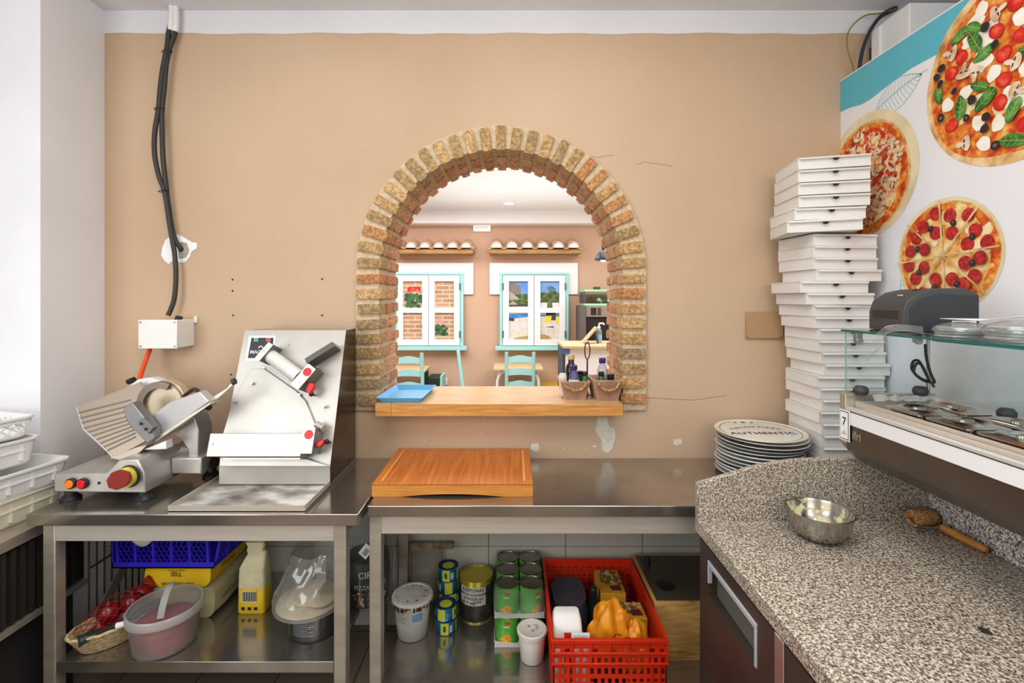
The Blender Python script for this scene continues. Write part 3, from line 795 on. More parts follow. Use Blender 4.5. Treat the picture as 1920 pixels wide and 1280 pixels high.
# ---- cutting board
CB = mat('bamboo_board', (206,124,52), .38, 0, (172,92,30), 3, (26,1.2,1), 5, .02, lo=.3, hi=.7)
CBE = mat('bamboo_edge', (214,150,72), .45, 0, (190,118,48), 4, (2,2,40), 5, lo=.3, hi=.7)
cbd = thing('cutting_board', 'thick bamboo cutting board lying on the long steel table', 'cutting board', (-.25, 2.24, T))
bx0, bx1, by0, by1, bz1 = -.584, .087, 2.0, 2.47, .926
mb = MB(); N = 16
def arcz(t): return T+.0005+.011*max(0, 1-((t-.5)/.32)**2) if abs(t-.5) < .32 else T+.0005
rings = []
for i in range(N+1):
    t = i/N; x = bx0+(bx1-bx0)*t
    rings.append([(x,by0,arcz(t)),(x,by1,arcz(t)),(x,by1,bz1-.008),(x,by0,bz1-.008)])
mb.loft(rings); mb.build('board_edge', CBE, cbd, smooth=20)
mb = MB(); mb.box(bx0, bx1, by0, by1, bz1-.0075, bz1); mb.build('board_top', CB, cbd, bevel=.002)
mb = MB()
for a, b, c, d in ((bx0+.03,bx0+.038,by0+.03,by1-.03),(bx1-.038,bx1-.03,by0+.03,by1-.03)): mb.box(a, b, c, d, bz1, bz1+.0006)
mb.build('juice_groove', mat('groove_wood', (228,160,84), .5), cbd, smooth=0)
# ================================================================== RIGHT SIDE
# ---- printed panel on the partition
BW = mat('panel_white', (232,232,236), .35)
TEAL = mat('panel_teal', (88,180,198), .35)
bn = thing('pizza_poster', 'large white printed panel with a teal band and three pizza photographs', 'poster', (PW, 1.0, 1.5))
def BP(s, z, h=0.0):
    "s = distance toward the room from the panel's free end"
    return Vector((PW-.0005-h, 2.499-s*1.083, CZ+(z-CZ)*1.083))
mb = MB(); mb.ext([BP(0,.9),BP(3.3,.9),BP(3.3,2.74),BP(0,2.74)], [BP(0,.9,-.002),BP(3.3,.9,-.002),BP(3.3,2.74,-.002),BP(0,2.74,-.002)])
mb.build('panel_sheet', BW, bn, smooth=0)
lowpts = [(0,2.592),(.06,2.588),(.14,2.572),(.2,2.574),(.3,2.592),(.41,2.606),(.55,2.602),(.75,2.59),(1.0,2.6),(1.6,2.6),(3.3,2.6)]
mb = MB(); mb.poly([BP(s,z,.0006) for s,z in lowpts]+[BP(3.3,2.74,.0006),BP(0,2.74,.0006)]); mb.build('teal_band', TEAL, bn, smooth=0)
mb = MB(); mb.ext([BP(0,2.738,-.002),BP(3.3,2.738,-.002),BP(3.3,2.743,-.002),BP(0,2.743,-.002)],[BP(0,2.738,.002),BP(3.3,2.738,.002),BP(3.3,2.743,.002),BP(0,2.743,.002)]); mb.build('panel_edge', WHITE, bn, smooth=0)
def ribbon(mb, pts, w, h, mi=0):
    for i in range(len(pts)-1):
        a, b = Vector(pts[i]), Vector(pts[i+1]); t = (b-a)
        if t.length < 1e-6: continue
        n = Vector((-t.y, t.x)).normalized()*w/2
        mb.poly([BP(*(a-n),h),BP(*(b-n),h),BP(*(b+n),h),BP(*(a+n),h)], mi)
def leafprint(c, L, W_, ang, name='leaf_print'):
    mb = MB(); ca, sa = math.cos(ang), math.sin(ang)
    def q(x, y): return (c[0]+x*ca-y*sa, c[1]+x*sa+y*ca)
    for s in (1,-1):
        ribbon(mb, [q(-L/2+L*t, s*W_*math.sin(math.pi*t)**.8*(1-.25*t)) for t in [i/16 for i in range(17)]], .004, .0007)
    ribbon(mb, [q(-L/2+L*1.12*t, .012*math.sin(3*t)) for t in [i/10 for i in range(11)]], .004, .0007)
    for k in range(1, 14):
        t = k/14
        for s in (1,-1): ribbon(mb, [q(-L/2+L*t, 0), q(-L/2+L*(t+.08), s*W_*.85*math.sin(math.pi*min(1,t+.06))**.8*(1-.25*t))], .0025, .0007)
    return mb.build(name, mat('leaf_line', (150,200,206), .5), bn, smooth=0)
leafprint((.34, 2.535), .24, .07, rad(12))
leafprint((.43, 1.74), .26, .085, rad(100))
CRUST = tri_mat('print_crust', [(176,112,54),(222,180,118),(240,214,168)], [.3,.5,.68], 18, .4)
SAUCE = tri_mat('print_sauce', [(168,40,16),(208,84,24),(228,140,50),(240,196,110)], [.3,.44,.56,.7], 26, .4, 8)
CHEESE = tri_mat('print_cheese', [(206,96,30),(232,170,84),(242,218,150),(246,236,200)], [.3,.42,.55,.7], 22, .4, 8)
CHEESE2 = tri_mat('print_cheese_white', [(214,130,56),(240,210,150),(246,238,212)], [.34,.48,.62], 14, .4, 8)
HAMMIX = tri_mat('print_mixed_topping', [(150,34,20),(214,96,50),(238,200,140),(246,232,200)], [.34,.46,.54,.68], 30, .4, 8, distort=1.0)
MOZZ = tri_mat('print_mozzarella', [(240,230,208),(250,246,236)], [.3,.6], 14, .4)
OLIVE = mat('print_olive', (38,32,40), .35); OLIVEIN = mat('print_olive_inner', (120,96,72), .4)
TOM = tri_mat('print_tomato', [(176,16,14),(220,44,32),(240,110,80)], [.35,.55,.72], 30, .35)
TOMD = mat('print_tomato_skin', (196,22,18), .35)
BASIL = tri_mat('print_basil', [(28,78,22),(64,128,44),(120,170,80)], [.35,.52,.7], 24, .4)
BASILV = mat('print_basil_vein', (150,190,110), .4)
MUSH = tri_mat('print_mushroom', [(200,164,130),(236,216,190)], [.35,.6], 24, .4)
MUSHD = mat('print_mushroom_gill', (92,66,50), .5)
PEPP = tri_mat('print_pepperoni', [(140,14,16),(184,26,24),(216,70,56)], [.38,.55,.74], 60, .4)
BOARDC = tri_mat('print_wood_plate', [(214,196,150),(232,220,184)], [.35,.6], 8, .4)
ONION = mat('print_onion', (232,208,190), .4)
PAL = [CRUST, SAUCE, CHEESE, CHEESE2, HAMMIX, MOZZ, OLIVE, OLIVEIN, TOM, TOMD, BASIL, BASILV, MUSH, MUSHD, PEPP, BOARDC, ONION]
CR, SA, CH, CH2, HM, MZ, OL, OLI, TM, TMD, BS, BSV, MU, MUD, PE, BO, ON = range(17)
def pizza(yc, zc, r, kind, seed):
    rg = random.Random(seed); mb = MB(); s0 = 2.309-yc; H = [.0012]
    def lay(): H[0] += .00007; return H[0]
    def clampS(p): return BP(max(p[0], .0005), p[1], H[0])
    def blob(cx, cz, rx, rz, a, mi, jit=.06, n=22):
        lay(); ca, sa = math.cos(a), math.sin(a); ph = rg.random()*6
        pts = []
        for k in range(n):
            t = 2*math.pi*k/n; j = 1+jit*(math.sin(3*t+ph)+.6*math.sin(5*t+2*ph))
            x, y = rx*math.cos(t)*j, rz*math.sin(t)*j
            pts.append(clampS((s0+cx+x*ca-y*sa, zc+cz+x*sa+y*ca)))
        mb.poly(pts, mi)
    def spot(rmax, rmin=0):
        a = rg.random()*6.283; q = math.sqrt(rmin**2+(rmax**2-rmin**2)*rg.random()); return q*math.cos(a), q*math.sin(a)
    used = []
    def free(rmax, gap, tries=40):
        for _ in range(tries):
            p = spot(rmax)
            if all((p[0]-u[0])**2+(p[1]-u[1])**2 > (gap+u[2])**2 for u in used):
                used.append((p[0], p[1], gap)); return p
        return None
    def basil(x, y, L, a):
        blob(x, y, L, L*.5, a, BS, .07)
        lay(); ca, sa = math.cos(a), math.sin(a)
        ribbon(mb, [(s0+x-L*.9*ca, zc+y-L*.9*sa), (s0+x+L*.9*ca, zc+y+L*.9*sa)], .002, H[0], BSV)
        for k in (-.4,0,.4):
            for s in (1,-1):
                ribbon(mb, [(s0+x+k*L*ca, zc+y+k*L*sa), (s0+x+(k+.25)*L*ca-s*.35*L*sa, zc+y+(k+.25)*L*sa+s*.35*L*ca)], .0012, H[0], BSV)
    def olive(x, y, q):
        blob(x, y, q, q*.9, rg.random()*3, OL, .03); blob(x, y, q*.42, q*.36, 0, rg.choice([OLI, OL]), .03)
    def mush(x, y, q, a):
        ca, sa = math.cos(a), math.sin(a)
        blob(x-q*.55*ca, y-q*.55*sa, q*.6, q*.3, a, MU, .05); blob(x+q*.3*ca, y+q*.3*sa, q*.55, q*.95, a, MU, .06)
        blob(x+q*.02*ca, y+q*.02*sa, q*.14, q*.62, a, MUD, .1); blob(x-q*.2*ca, y-q*.2*sa, q*.4, q*.16, a, MU, .05)
    def tomato(x, y, q):
        blob(x, y, q, q*.86, rg.random()*3, TMD, .03); blob(x, y, q*.82, q*.7, 0, TM, .05)
    if kind == 'big':
        blob(0,0,r,r,0,CR,.006,64); blob(0,0,r*.93,r*.93,0,SA,.02,64)
        for _ in range(34): x, y = spot(r*.8); blob(x, y, r*rg.uniform(.07,.16), r*rg.uniform(.06,.14), rg.random()*3, rg.choice([CH,CH2,CH2,MZ]), .16)
        for _ in range(15):
            p = free(r*.8, r*.075)
            if p: blob(p[0], p[1], r*.085, r*.07, rg.random()*3, MZ, .07)
        for _ in range(15):
            p = free(r*.82, r*.075)
            if p: tomato(p[0], p[1], r*.085)
        for _ in range(13):
            p = free(r*.82, r*.08)
            if p: basil(p[0], p[1], r*rg.uniform(.10,.15), rg.random()*3)
        for _ in range(13):
            p = free(r*.82, r*.07)
            if p: mush(p[0], p[1], r*.09, rg.random()*6)
        for _ in range(34):
            p = free(r*.86, r*.045)
            if p: olive(p[0], p[1], r*rg.uniform(.04,.055))
    elif kind == 'mix':
        blob(0,0,r,r,0,BO,.004,64); blob(-.01,-.012,r*.90,r*.90,0,CR,.01,64); blob(-.01,-.012,r*.86,r*.86,0,SA,.015,64); blob(-.01,-.012,r*.74,r*.74,0,HM,.03,64)
        for _ in range(44): x, y = spot(r*.72); blob(x, y, r*rg.uniform(.04,.11), r*rg.uniform(.02,.05), rg.random()*3, rg.choice([CH2,CH,HM,TM,MU]), .14)
        for _ in range(22):
            p = free(r*.72, r*.07)
            if p: mush(p[0], p[1], r*.085, rg.random()*6)
        for _ in range(16):
            x, y = spot(r*.7); a0 = rg.random()*6; q = r*rg.uniform(.06,.1); lay()
            ribbon(mb, [(s0+x+q*math.cos(a0+k*.4), zc+y+q*.7*math.sin(a0+k*.4)) for k in range(11)], .003, H[0], rg.choice([ON,ON,TMD]))
        for _ in range(18): x, y = spot(r*.7); blob(x, y, r*.06, r*.022, rg.random()*3, TMD, .1)
        basil(r*.02, r*.1, r*.19, 1.35)
    else:
        blob(0,0,r,r,0,mi_light,.004,64); blob(0,-.004,r*.955,r*.955,0,CR,.006,64); blob(0,-.004,r*.93,r*.93,0,SA,.012,64); blob(0,-.004,r*.79,r*.79,0,CH,.03,64)
        for _ in range(26): x, y = spot(r*.85); blob(x, y, r*rg.uniform(.06,.15), r*rg.uniform(.04,.1), rg.random()*3, rg.choice([CH,CH2,CH,SA]), .15)
        for k in range(8):
            for rr_, da in ((.72,-.2),(.66,.22),(.42,.0)):
                a = rad(22+45*k)+da+rg.uniform(-.05,.05); q = r*rr_*rg.uniform(.93,1.07)
                blob(q*math.cos(a), q*math.sin(a), r*.118, r*.118, 0, PE, .02)
                for _ in range(4): blob(q*math.cos(a)+rg.uniform(-.06,.06)*r, q*math.sin(a)+rg.uniform(-.06,.06)*r, r*.016, r*.012, 0, TM, .1, 8)
            a = rad(22+45*k)+.1; q = r*.56; blob(q*math.cos(a), q*math.sin(a), r*.055, r*.06, a, OL, .05); blob(q*math.cos(a)-.002, q*math.sin(a)+.003, r*.016, r*.02, a, OLI, .05)
        for k in range(8):
            a = rad(4+45*k); lay()
            ribbon(mb, [(s0, zc), (s0+r*.97*math.cos(a), zc+r*.97*math.sin(a))], .0065, H[0], CR)
    return mb.build('pizza_print', PAL, bn, smooth=0, fix=False)
mi_light = BO
PK=1
pizza(1.515, 2.44, .315, 'big', 3)
pizza(2.139, 2.24, .278, 'mix', 5)
pizza(1.75, 1.852, .212, 'pepperoni', 8)

# ---- white duct box and wires behind the panel, up by the ceiling
db = thing('duct_box', 'white metal box mounted high on the wall behind the printed panel', 'box', (2.0, 2.35, 2.5))
MB().box(1.85, 2.45, 2.235, 2.455, 2.36, 3.075).build('box_body', mat('box_white', (226,228,228), .5), db, bevel=.006)
MB().box(1.838, 1.85, 2.40, 2.456, 2.40, 3.06).build('side_flange', WHITE, db, bevel=.002)
MB().box(1.86, 2.44, 2.458, 2.4985, 2.45, 3.0).build('mounting_bracket', DKGREY, db)
wr = thing('power_wire', 'blue black cable bundle looping behind the printed panel near the ceiling', 'cable', tuple(W(1620, 80, 2.43)))
for off in (0, 3): MB().tube(smooth_path([W(1680,14+off,2.47),W(1662,22+off,2.46),W(1648,34,2.45),W(1633,55,2.44),W(1622,80,2.43),W(1615,105,2.42),W(1611,140,2.42),W(1610,180,2.43)]), .009, 8).build('cable_sheath', mat('navy_cable', (40,46,58), .5), wr, smooth=60)
wr = thing('earth_wire', 'thin yellow green wire looping beside the blue black cables near the ceiling', 'wire', tuple(W(1600, 60, 2.44)))
MB().tube(smooth_path([W(1680,17,2.46),W(1650,25,2.45),W(1625,28,2.45),W(1604,42,2.44),W(1590,62,2.44),W(1588,84,2.44),W(1593,106,2.44),W(1600,128,2.44),W(1604,160,2.44)]), .0035, 6).build('wire_sheath', mat('yellow_green_wire', (128,124,40), .5), wr, smooth=60)

# ---- granite counter
GR = granite_mat('granite')
GRL = granite_mat('granite_light', (246,244,240), (216,211,204), (84,80,76))
gx = .692
gw = thing('granite_worktop', 'speckled grey granite worktop with an upstand curving up at its far end', 'worktop', (1.13, 1.0, .82))
mb = MB(); mb.box(gx, PX-.001, -.4, 1.789, .82, T); mb.build('top_slab', GR, gw, bevel=.004)
prof = [(gx,.82),(PX-.001,.82),(PX-.001,1.098),(1.15,1.098),(1.06,1.094),(.98,1.084),(.90,1.066),(.82,1.042),(.74,1.018),(gx,1.005)]
mb = MB(); mb.ext([(x,1.790,z) for x,z in prof], [(x,1.815,z) for x,z in prof]); mb.build('end_upstand', GR, gw, bevel=.003)
mb = MB(); mb.box(PX-.024, PX-.001, -.4, 1.789, T+.0005, 1.075); mb.build('side_upstand', GRL, gw, bevel=.002)
mb = MB()
c = Vector((1.175, 1.192, T+.0006)); mb.poly([c+Vector((.012*math.cos(k*.5)*(1+.3*math.sin(k*2)), .016*math.sin(k*.5), 0)) for k in range(12)]); mb.build('dark_chip', HOLE, gw, smooth=0, fix=False)
# refrigerated base: body, two doors with moulded pull recesses
DOOR = mat('fridge_door_steel', (92,82,74), .42, .6, (74,65,58), 2.5, (1,1,1), rvar=.08)
fr = thing('counter_fridge', 'steel under-counter fridge with pull-handle doors below the granite worktop', 'fridge', (1.13, 1.0, 0))
MB().box(gx+.045, PX-.01, -.38, 1.785, .10, .8185).build('fridge_body', mat('fridge_body_dark', (46,42,38), .5, .5), fr)
MB().box(gx+.08, PX-.03, -.36, 1.76, .0, .0995).build('plinth', mat('fridge_plinth', (38,36,34), .6), fr)
def fdoor(y0, y1, hy0, hy1):
    d = MB(); fx0, fx1 = gx+.004, gx+.0445; hz0, hz1 = .645, .765
    rim = [(y0,.13),(y1,.13),(y1,.812),(y0,.812)]
    # door skin with a rectangular recess
    hole = [(hy0,hz0),(hy1,hz0),(hy1,hz1),(hy0,hz1)]
    for i in range(4):
        a, b, c_, e = rim[i], rim[(i+1)%4], hole[(i+1)%4], hole[i]
        d.poly([(fx0,*a),(fx0,*b),(fx0,*c_),(fx0,*e)])
        d.poly([(fx0,*e),(fx0,*c_),(fx1-.002,*c_),(fx1-.002,*e)])
        d.poly([(fx0,*a),(fx1,*a),(fx1,*b),(fx0,*b)])
    d.poly([(fx1-.002,*p) for p in hole]); d.poly([(fx1,*p) for p in rim])
    o = d.build('door', DOOR, fr, smooth=0)
    h = MB()
    w_ = .016
    L = [(hy1-w_,hz1),(hy1,hz1)]
    # bright bent trim along the top and both ends
    h.box(fx0-.004, fx0+.012, hy0, hy1, hz1-.012, hz1+.006)
    h.box(fx0-.004, fx0+.012, hy0, hy0+.012, hz0, hz1-.012)
    h.box(fx0-.004, fx0+.012, hy1-.006, hy1, hz1-.075, hz1-.012)
    ho = h.build('handle', mat('handle_grey', (186,188,196), .4, .2), o, bevel=.002)
    e = MB(); e.box(fx0+.028, fx1-.004, hy0+.013, hy1-.007, hz0+.002, hz1-.013); e.build('recess', mat('recess_grey', (92,92,86), .5), o)
fdoor(1.275, 1.778, 1.362, 1.70)
fdoor(.72, 1.222, .80, 1.14)
fdoor(.165, .667, .25, .59)
MB().box(gx+.002, gx+.0445, 1.2285, 1.271, .11, .815).build('door_pillar', mat('pillar_bright', (200,196,188), .35, .9), fr, bevel=.002)
MB().box(gx+.002, gx+.0445, .673, .715, .11, .815).build('door_pillar', mat('pillar_bright2', (200,196,188), .35, .9), fr, bevel=.002)

# ---- mixing bowl
bw = thing('mixing_bowl', 'steel mixing bowl with dough scraps standing on the granite worktop', 'bowl', (1.045, 1.575, T))
bc = (1.062, 1.66, T)
prof = [(.055,.001),(.075,.006),(.098,.03),(.113,.06),(.122,.10),(.127,.108),(.1275,.111),(.1235,.112),(.119,.10),(.109,.06),(.093,.033),(.07,.012),(.0,.0095)]
MB().lathe([(r*.83, z*.86) for r, z in prof], bc, 48).build('bowl_shell', mat('bowl_steel', (190,186,178), .22, 1.0, (160,154,146), 12, rvar=.1), bw, smooth=50)
m_, nt_, out_ = newmat('dough_smear')
tr_ = nd(nt_, 'ShaderNodeBsdfTransparent'); df_ = nd(nt_, 'ShaderNodeBsdfDiffuse'); df_.inputs[0].default_value = lin((228,218,178))
tc_n = nd(nt_, 'ShaderNodeTexCoord'); nz_ = nd(nt_, 'ShaderNodeTexNoise'); nz_.inputs['Scale'].default_value = 22; nz_.inputs['Detail'].default_value = 6
rp_ = nd(nt_, 'ShaderNodeValToRGB'); rp_.color_ramp.elements[0].position = .5; rp_.color_ramp.elements[1].position = .6
mx_ = nd(nt_, 'ShaderNodeMixShader'); nt_.links.new(tc_n.outputs['Object'], nz_.inputs['Vector']); nt_.links.new(nz_.outputs[0], rp_.inputs[0]); nt_.links.new(rp_.outputs[0], mx_.inputs[0])
nt_.links.new(tr_.outputs[0], mx_.inputs[1]); nt_.links.new(df_.outputs[0], mx_.inputs[2]); nt_.links.new(mx_.outputs[0], out_.inputs[0])
MB().lathe([(r*.83-.0012, z*.86+.0012) for r, z in ((.122,.108),(.119,.10),(.109,.06),(.093,.033),(.07,.012),(.001,.0095))], bc, 48, cap0=False, cap1=False).build('dough_residue', m_, bw, smooth=60)
MB().sphere((bc[0]+.01, bc[1]+.01, T+.022), (.06,.055,.012), 24, 10, jit=.3, seed=9).build('dough_scrap', mat('dough_cream', (228,218,178), .8, bump=.1, bscale=60), bw)
# ---- dough docker
dk = thing('dough_docker', 'wooden dough docker roller lying against the granite upstand', 'docker', (1.46, 1.62, T))
p0, p1 = Vector((1.448, 1.738, T+.0305)), Vector((1.533, 1.748, T+.0305))
mb = MB(); mb.lathe([(.0275,0),(.0295,.003),(.0295,.083),(.0275,.086)], (0,0,0), 32, 0, Matrix.Translation(p0) @ (p1-p0).to_track_quat('Z','Y').to_matrix().to_4x4())
mb.build('roller_head', tri_mat('docker_wood', [(128,84,46),(172,124,74),(190,146,94)], [.35,.5,.66], 120, .6, 2, .08), dk)
ax = (p1-p0).normalized()
fk = smooth_path([p0-ax*.006, p0-ax*.012+Vector((.0,-.03,-.01)), p0+Vector((.03,-.045,-.014)), p1+Vector((-.025,-.05,-.012)), p1+Vector((-.012,-.055,-.012))])
MB().tube(fk, .004, 8).tube([p0-ax*.01, p1+ax*.008], .004, 8).build('fork_wire', SCREW, dk)
h0 = p1+Vector((-.012,-.05,-.013)); h1 = Vector((1.534, 1.55, T+.013))
hp = [h0.lerp(h1, t) for t in (0,.04,.15,.35,.6,.85,.96,1)]
MB().tube(hp, [.011,.013,.012,.0135,.0125,.0125,.011,.007], 14).build('handle', mat('docker_handle', (206,146,72), .45, 0, (180,118,52), 12, (1,1,4)), dk, smooth=50)

# ---- refrigerated topping display
TX0, TX1 = 1.227, 1.5555
ZB, ZR, ZP, ZG = 1.108, 1.2965, 1.326, 1.574
Y1, Y0 = 1.79, .80
tp = thing('topping_display', 'steel refrigerated topping display with glass guard standing on the granite upstand', 'display', (1.4, 1.3, 1.10))
BST = mat('display_steel', (122,114,106), .26, .9, (106,99,92), 2, rvar=.05)
mb = MB(); P = [(TX0,1.15),(TX0,ZR-.03),(TX1,ZR-.03),(TX1,1.10),(TX0+.05,1.10)]
mb.ext([(x,Y0,z) for x,z in P], [(x,Y1-.031,z) for x,z in P]); mb.build('display_body', BST, tp, smooth=0)
P = [(TX0-.004,1.165),(TX0-.004,1.345),(TX1,1.345),(TX1,1.099),(TX0+.055,1.099)]
mb = MB(); mb.ext([(x,Y1-.03,z) for x,z in P], [(x,Y1+.002,z) for x,z in P]); mb.build('end_plate', STEEL_DK, tp, bevel=.002)
RAIL = mat('rail_satin', (226,226,226), .35, .5)
mb = MB(); mb.box(TX0-.006, TX0+.018, Y0, Y1-.031, ZR-.008, ZR+.004); mb.build('rim_rail', RAIL, tp, bevel=.002)
mb = MB(); mb.box(TX0-.003, TX0, Y0, Y1-.031, ZR-.058, ZR-.012); mb.build('white_strip', mat('strip_white', (232,232,232), .4), tp)
mb = MB(); mb.box(TX0+.018, TX1, Y0, Y1-.031, ZR-.029, ZR+.002); mb.box(TX0+.03, TX0+.04, Y0, Y1-.031, ZR+.002, ZP-.004); mb.box(TX1-.02, TX1, Y0, Y1-.031, ZR+.002, ZP-.004); mb.box(TX0+.04, TX1-.02, Y1-.045, Y1-.031, ZR+.002, ZP-.004)
mb.build('well_frame', STEEL, tp, bevel=.001)
mb = MB(); mb.box(TX0+.012, TX0+.026, Y0, Y1-.10, ZR+.004, ZR+.016); mb.build('pan_rail', STEEL, tp, bevel=.002)
mb = MB(); mb.box(TX0, TX1, Y0, Y1, ZG, ZG+.008); mb.build('top_glass', GLASS, tp, smooth=0)
mb = MB(); mb.box(TX0+.008, TX1-.01, Y1-.018, Y1-.012, 1.3455, ZG-.0005); mb.build('end_glass', GLASS, tp, smooth=0)
mb = MB(); mb.box(TX1-.012, TX1-.006, Y0, Y1-.02, ZP+.01, ZG-.0005); mb.build('back_glass', GLASS, tp, smooth=0)
GEDGE = mat('glass_edge_green', (34,96,88), .15)
mb = MB(); mb.box(TX0-.0012, TX0, Y0, Y1, ZG+.0005, ZG+.0075); mb.box(TX0, TX1, Y1, Y1+.001, ZG+.0005, ZG+.0075); mb.build('top_glass_edge', GEDGE, tp, smooth=0)
mb = MB(); mb.box(TX0+.0065, TX0+.0078, Y1-.018, Y1-.012, 1.3455, ZG-.001); mb.build('end_glass_edge', mat('glass_edge_light', (120,170,160), .2), tp, smooth=0)
mb = MB(); mb.box(TX1-.0055, TX1-.004, Y0, Y1-.02, ZG-.035, ZG-.002); mb.build('teal_reflection_strip', mat('reflection_teal', (70,176,190), .3), tp, smooth=0)  # painted reflection: teal of the poster band mirrored in the glass
mb = MB(); mb.tube([(TX1-.03,Y1-.03,1.345),(TX1-.03,Y1-.03,ZG)], .006, 10); mb.build('glass_post', SCREW, tp)
for x, y in ((TX0+.05,Y1-.022),(TX1-.06,Y1-.022),(TX1-.02,1.30)):
    MB().box(x-.012, x+.012, y-.004, y+.012, ZG-.04, ZG-.001).cyl((x,y-.008,ZG-.034),(x,y+.004,ZG-.034),.013,n=14).build('glass_bracket', SCREW, tp, bevel=.001)
for x, y in ((TX0+.045,Y1-.04),(TX1-.075,Y1-.05),(TX1-.02,1.49)):
    MB().lathe([(.018,0),(.024,.01),(.024,.022),(.016,.032),(.0,.034)], (x, y, 1.3455 if y > 1.7 else ZP-.003), 20, cap1=False).build('clamp_knob', DKGREY, tp, smooth=50)
# the number card and maker's letters on the front
mb = MB(); mb.box(TX0-.0075, TX0-.0055, 1.735, 1.786, 1.176, 1.288, 0); mb.box(TX0-.0085, TX0-.0075, 1.739, 1.782, 1.181, 1.283, 1); mb.box(TX0-.0092, TX0-.0085, 1.741, 1.780, 1.184, 1.280, 0)
FM = lambda y, z, h=.0096: frame((TX0-h, y, z), (0,-1,0), (0,0,1))
put_text(mb, '7', .042, FM(1.760, 1.245), 1, bold=.0006)
for i, w_ in enumerate((.006,.014,.026)): mb.poly([(TX0-.0096,1.760+s*w_/2,1.212-.006*i+q) for s, q in ((1,0),(-1,0),(-1,.002),(1,.002))], 1)
mb.build('number_card', [PAPER, INK], tp, smooth=0)
mb = MB(); put_text(mb, 'ifri', .042, FM(1.708, 1.205, .0008), 0, bold=.001); mb.build('lettering', mat('letter_silver', (190,182,170), .35, .8), tp, smooth=0)
# crumpled foil on the far ledge
mb = MB()
N = 14
g = []
for i in range(N+1):
    row = []
    for j in range(5):
        x = TX0+.06+(TX1-TX0-.1)*i/N; y = Y1-.088+.016*j*.8
        row.append((x, y, ZP+.004+.02*abs(noise.noise(Vector((x*40, y*40, 1))))+(.012 if j in (1,2) else 0)))
    g.append(row)
mb.loft(g, closed=False)
mb.build('crumpled_film', clear_mat('film_bright', refl=.3, haze=.35, rough=.2), tp, smooth=0)
# pan lids
def pan_lid(label, cx, cy, w, l):
    o = thing('food_pan', label, 'pan', (cx, cy, ZP), 0, 'lidded steel food pans in the topping display')
    mb = MB(); z = .0
    rg = [rr(0,0,z-.018,w-.03,l-.03,.015), rr(0,0,z,w-.028,l-.028,.015), rr(0,0,z,w-.002,l-.002,.02), rr(0,0,z+.004,w-.002,l-.002,.02), rr(0,0,z+.007,w-.022,l-.022,.018),
          rr(0,0,z+.009,w*.80,l*.80,.05), rr(0,0,z+.013,w*.74,l*.74,.055), rr(0,0,z+.013,w*.66,l*.66,.05), rr(0,0,z+.006,w*.56,l*.56,.04), rr(0,0,z+.005,w*.50,l*.50,.035)]
    mb.loft(rg); mb.build('lid', mat('lid_steel', (200,196,188), .2, 1.0), o, local=True, smooth=50)
    mb = MB(); mb.loft([rr(0,0,z+.0052,w*.36,l*.13,.01), rr(0,0,z+.014,w*.30,l*.10,.008), rr(0,0,z+.015,w*.24,l*.07,.006)]); mb.build('lid_grip', mat('grip_steel', (150,146,138), .25, 1.0), o, local=True, smooth=50)
    return o
FX, BX = 1.337, 1.467
pan_lid('lidded steel pan at the glass-end corner of the open front row', FX, 1.575, .135, .155)
pan_lid('lidded steel pan in the middle of the front row of the topping display', FX, 1.412, .135, .155)
pan_lid('lidded steel pan in the front row just before the frame edge', FX, 1.249, .135, .155)
pan_lid('lidded steel pan in the back row beneath the cable bundle', BX, 1.60, .106, .19)
pan_lid('lidded steel pan in the back row beside the single clamp knob', BX, 1.39, .106, .19)
# ---- printer
pr = thing('receipt_printer', 'dark grey receipt printer standing on the glass top of the topping display', 'printer', (1.41, 1.66, ZG+.009), rad(-14))
Z = .0
side = [(0,0),(0,.066),(.012,.104),(.05,.134),(.10,.146),(.17,.146),(.20,.132),(.21,.124),(.21,0)]   # local: x = depth from the slot side, z up
W2 = .115
mb = MB()
rg = []
mb.ext([(x-.105, -W2, z) for x, z in side], [(x-.105, W2, z) for x, z in side])
mb.build('printer_shell', DKGREY, pr, local=True, smooth=50, bevel=.004)
mb = MB(); mb.box(-.1062, -.1045, -.085, .085, .045, .072); mb.build('paper_slot', BLACK, pr, local=True)
mb = MB(); mb.ext([(x-.105, -W2-.0015, z) for x, z in ((.02,.004),(.02,.08),(.05,.114),(.10,.128),(.20,.122),(.207,.118),(.207,.004))], [(x-.105, -W2+.001, z) for x, z in ((.02,.004),(.02,.08),(.05,.114),(.10,.128),(.20,.122),(.207,.118),(.207,.004))]); mb.build('side_cover', mat('printer_side', (40,44,47), .55), pr, local=True, smooth=0, bevel=.001)
mb = MB(); mb.box(.03, .095, -W2-.0028, -W2-.0015, .018, .042, 0)
for i in range(4): mb.box(.034, .034+R.uniform(.03,.055), -W2-.0034, -W2-.0028, .022+.005*i, .0235+.005*i, 1)
mb.build('rating_label', [mat('label_silver', (206,206,206), .4), INK], pr, local=True, smooth=0)
mb = MB(); mb.box(-.108, -.1045, -.11, -.075, .002, .024); mb.build('cable_port', BLACK, pr, local=True)
mb = MB(); mb.ext([(-.03,-.03,.1442),(.03,-.03,.1467),(.03,.0,.1467),(-.03,.0,.1442)], [(-.03,-.03,.1452),(.03,-.03,.1477),(.03,.0,.1477),(-.03,.0,.1452)]); mb.build('cover_latch', mat('latch_grey', (84,85,88), .5), pr, local=True)
mb = MB(); mb.box(-.082, -.078, -.06, -.035, .122, .126); mb.build('maker_mark', mat('mark_silver', (200,200,200), .4), pr, local=True)
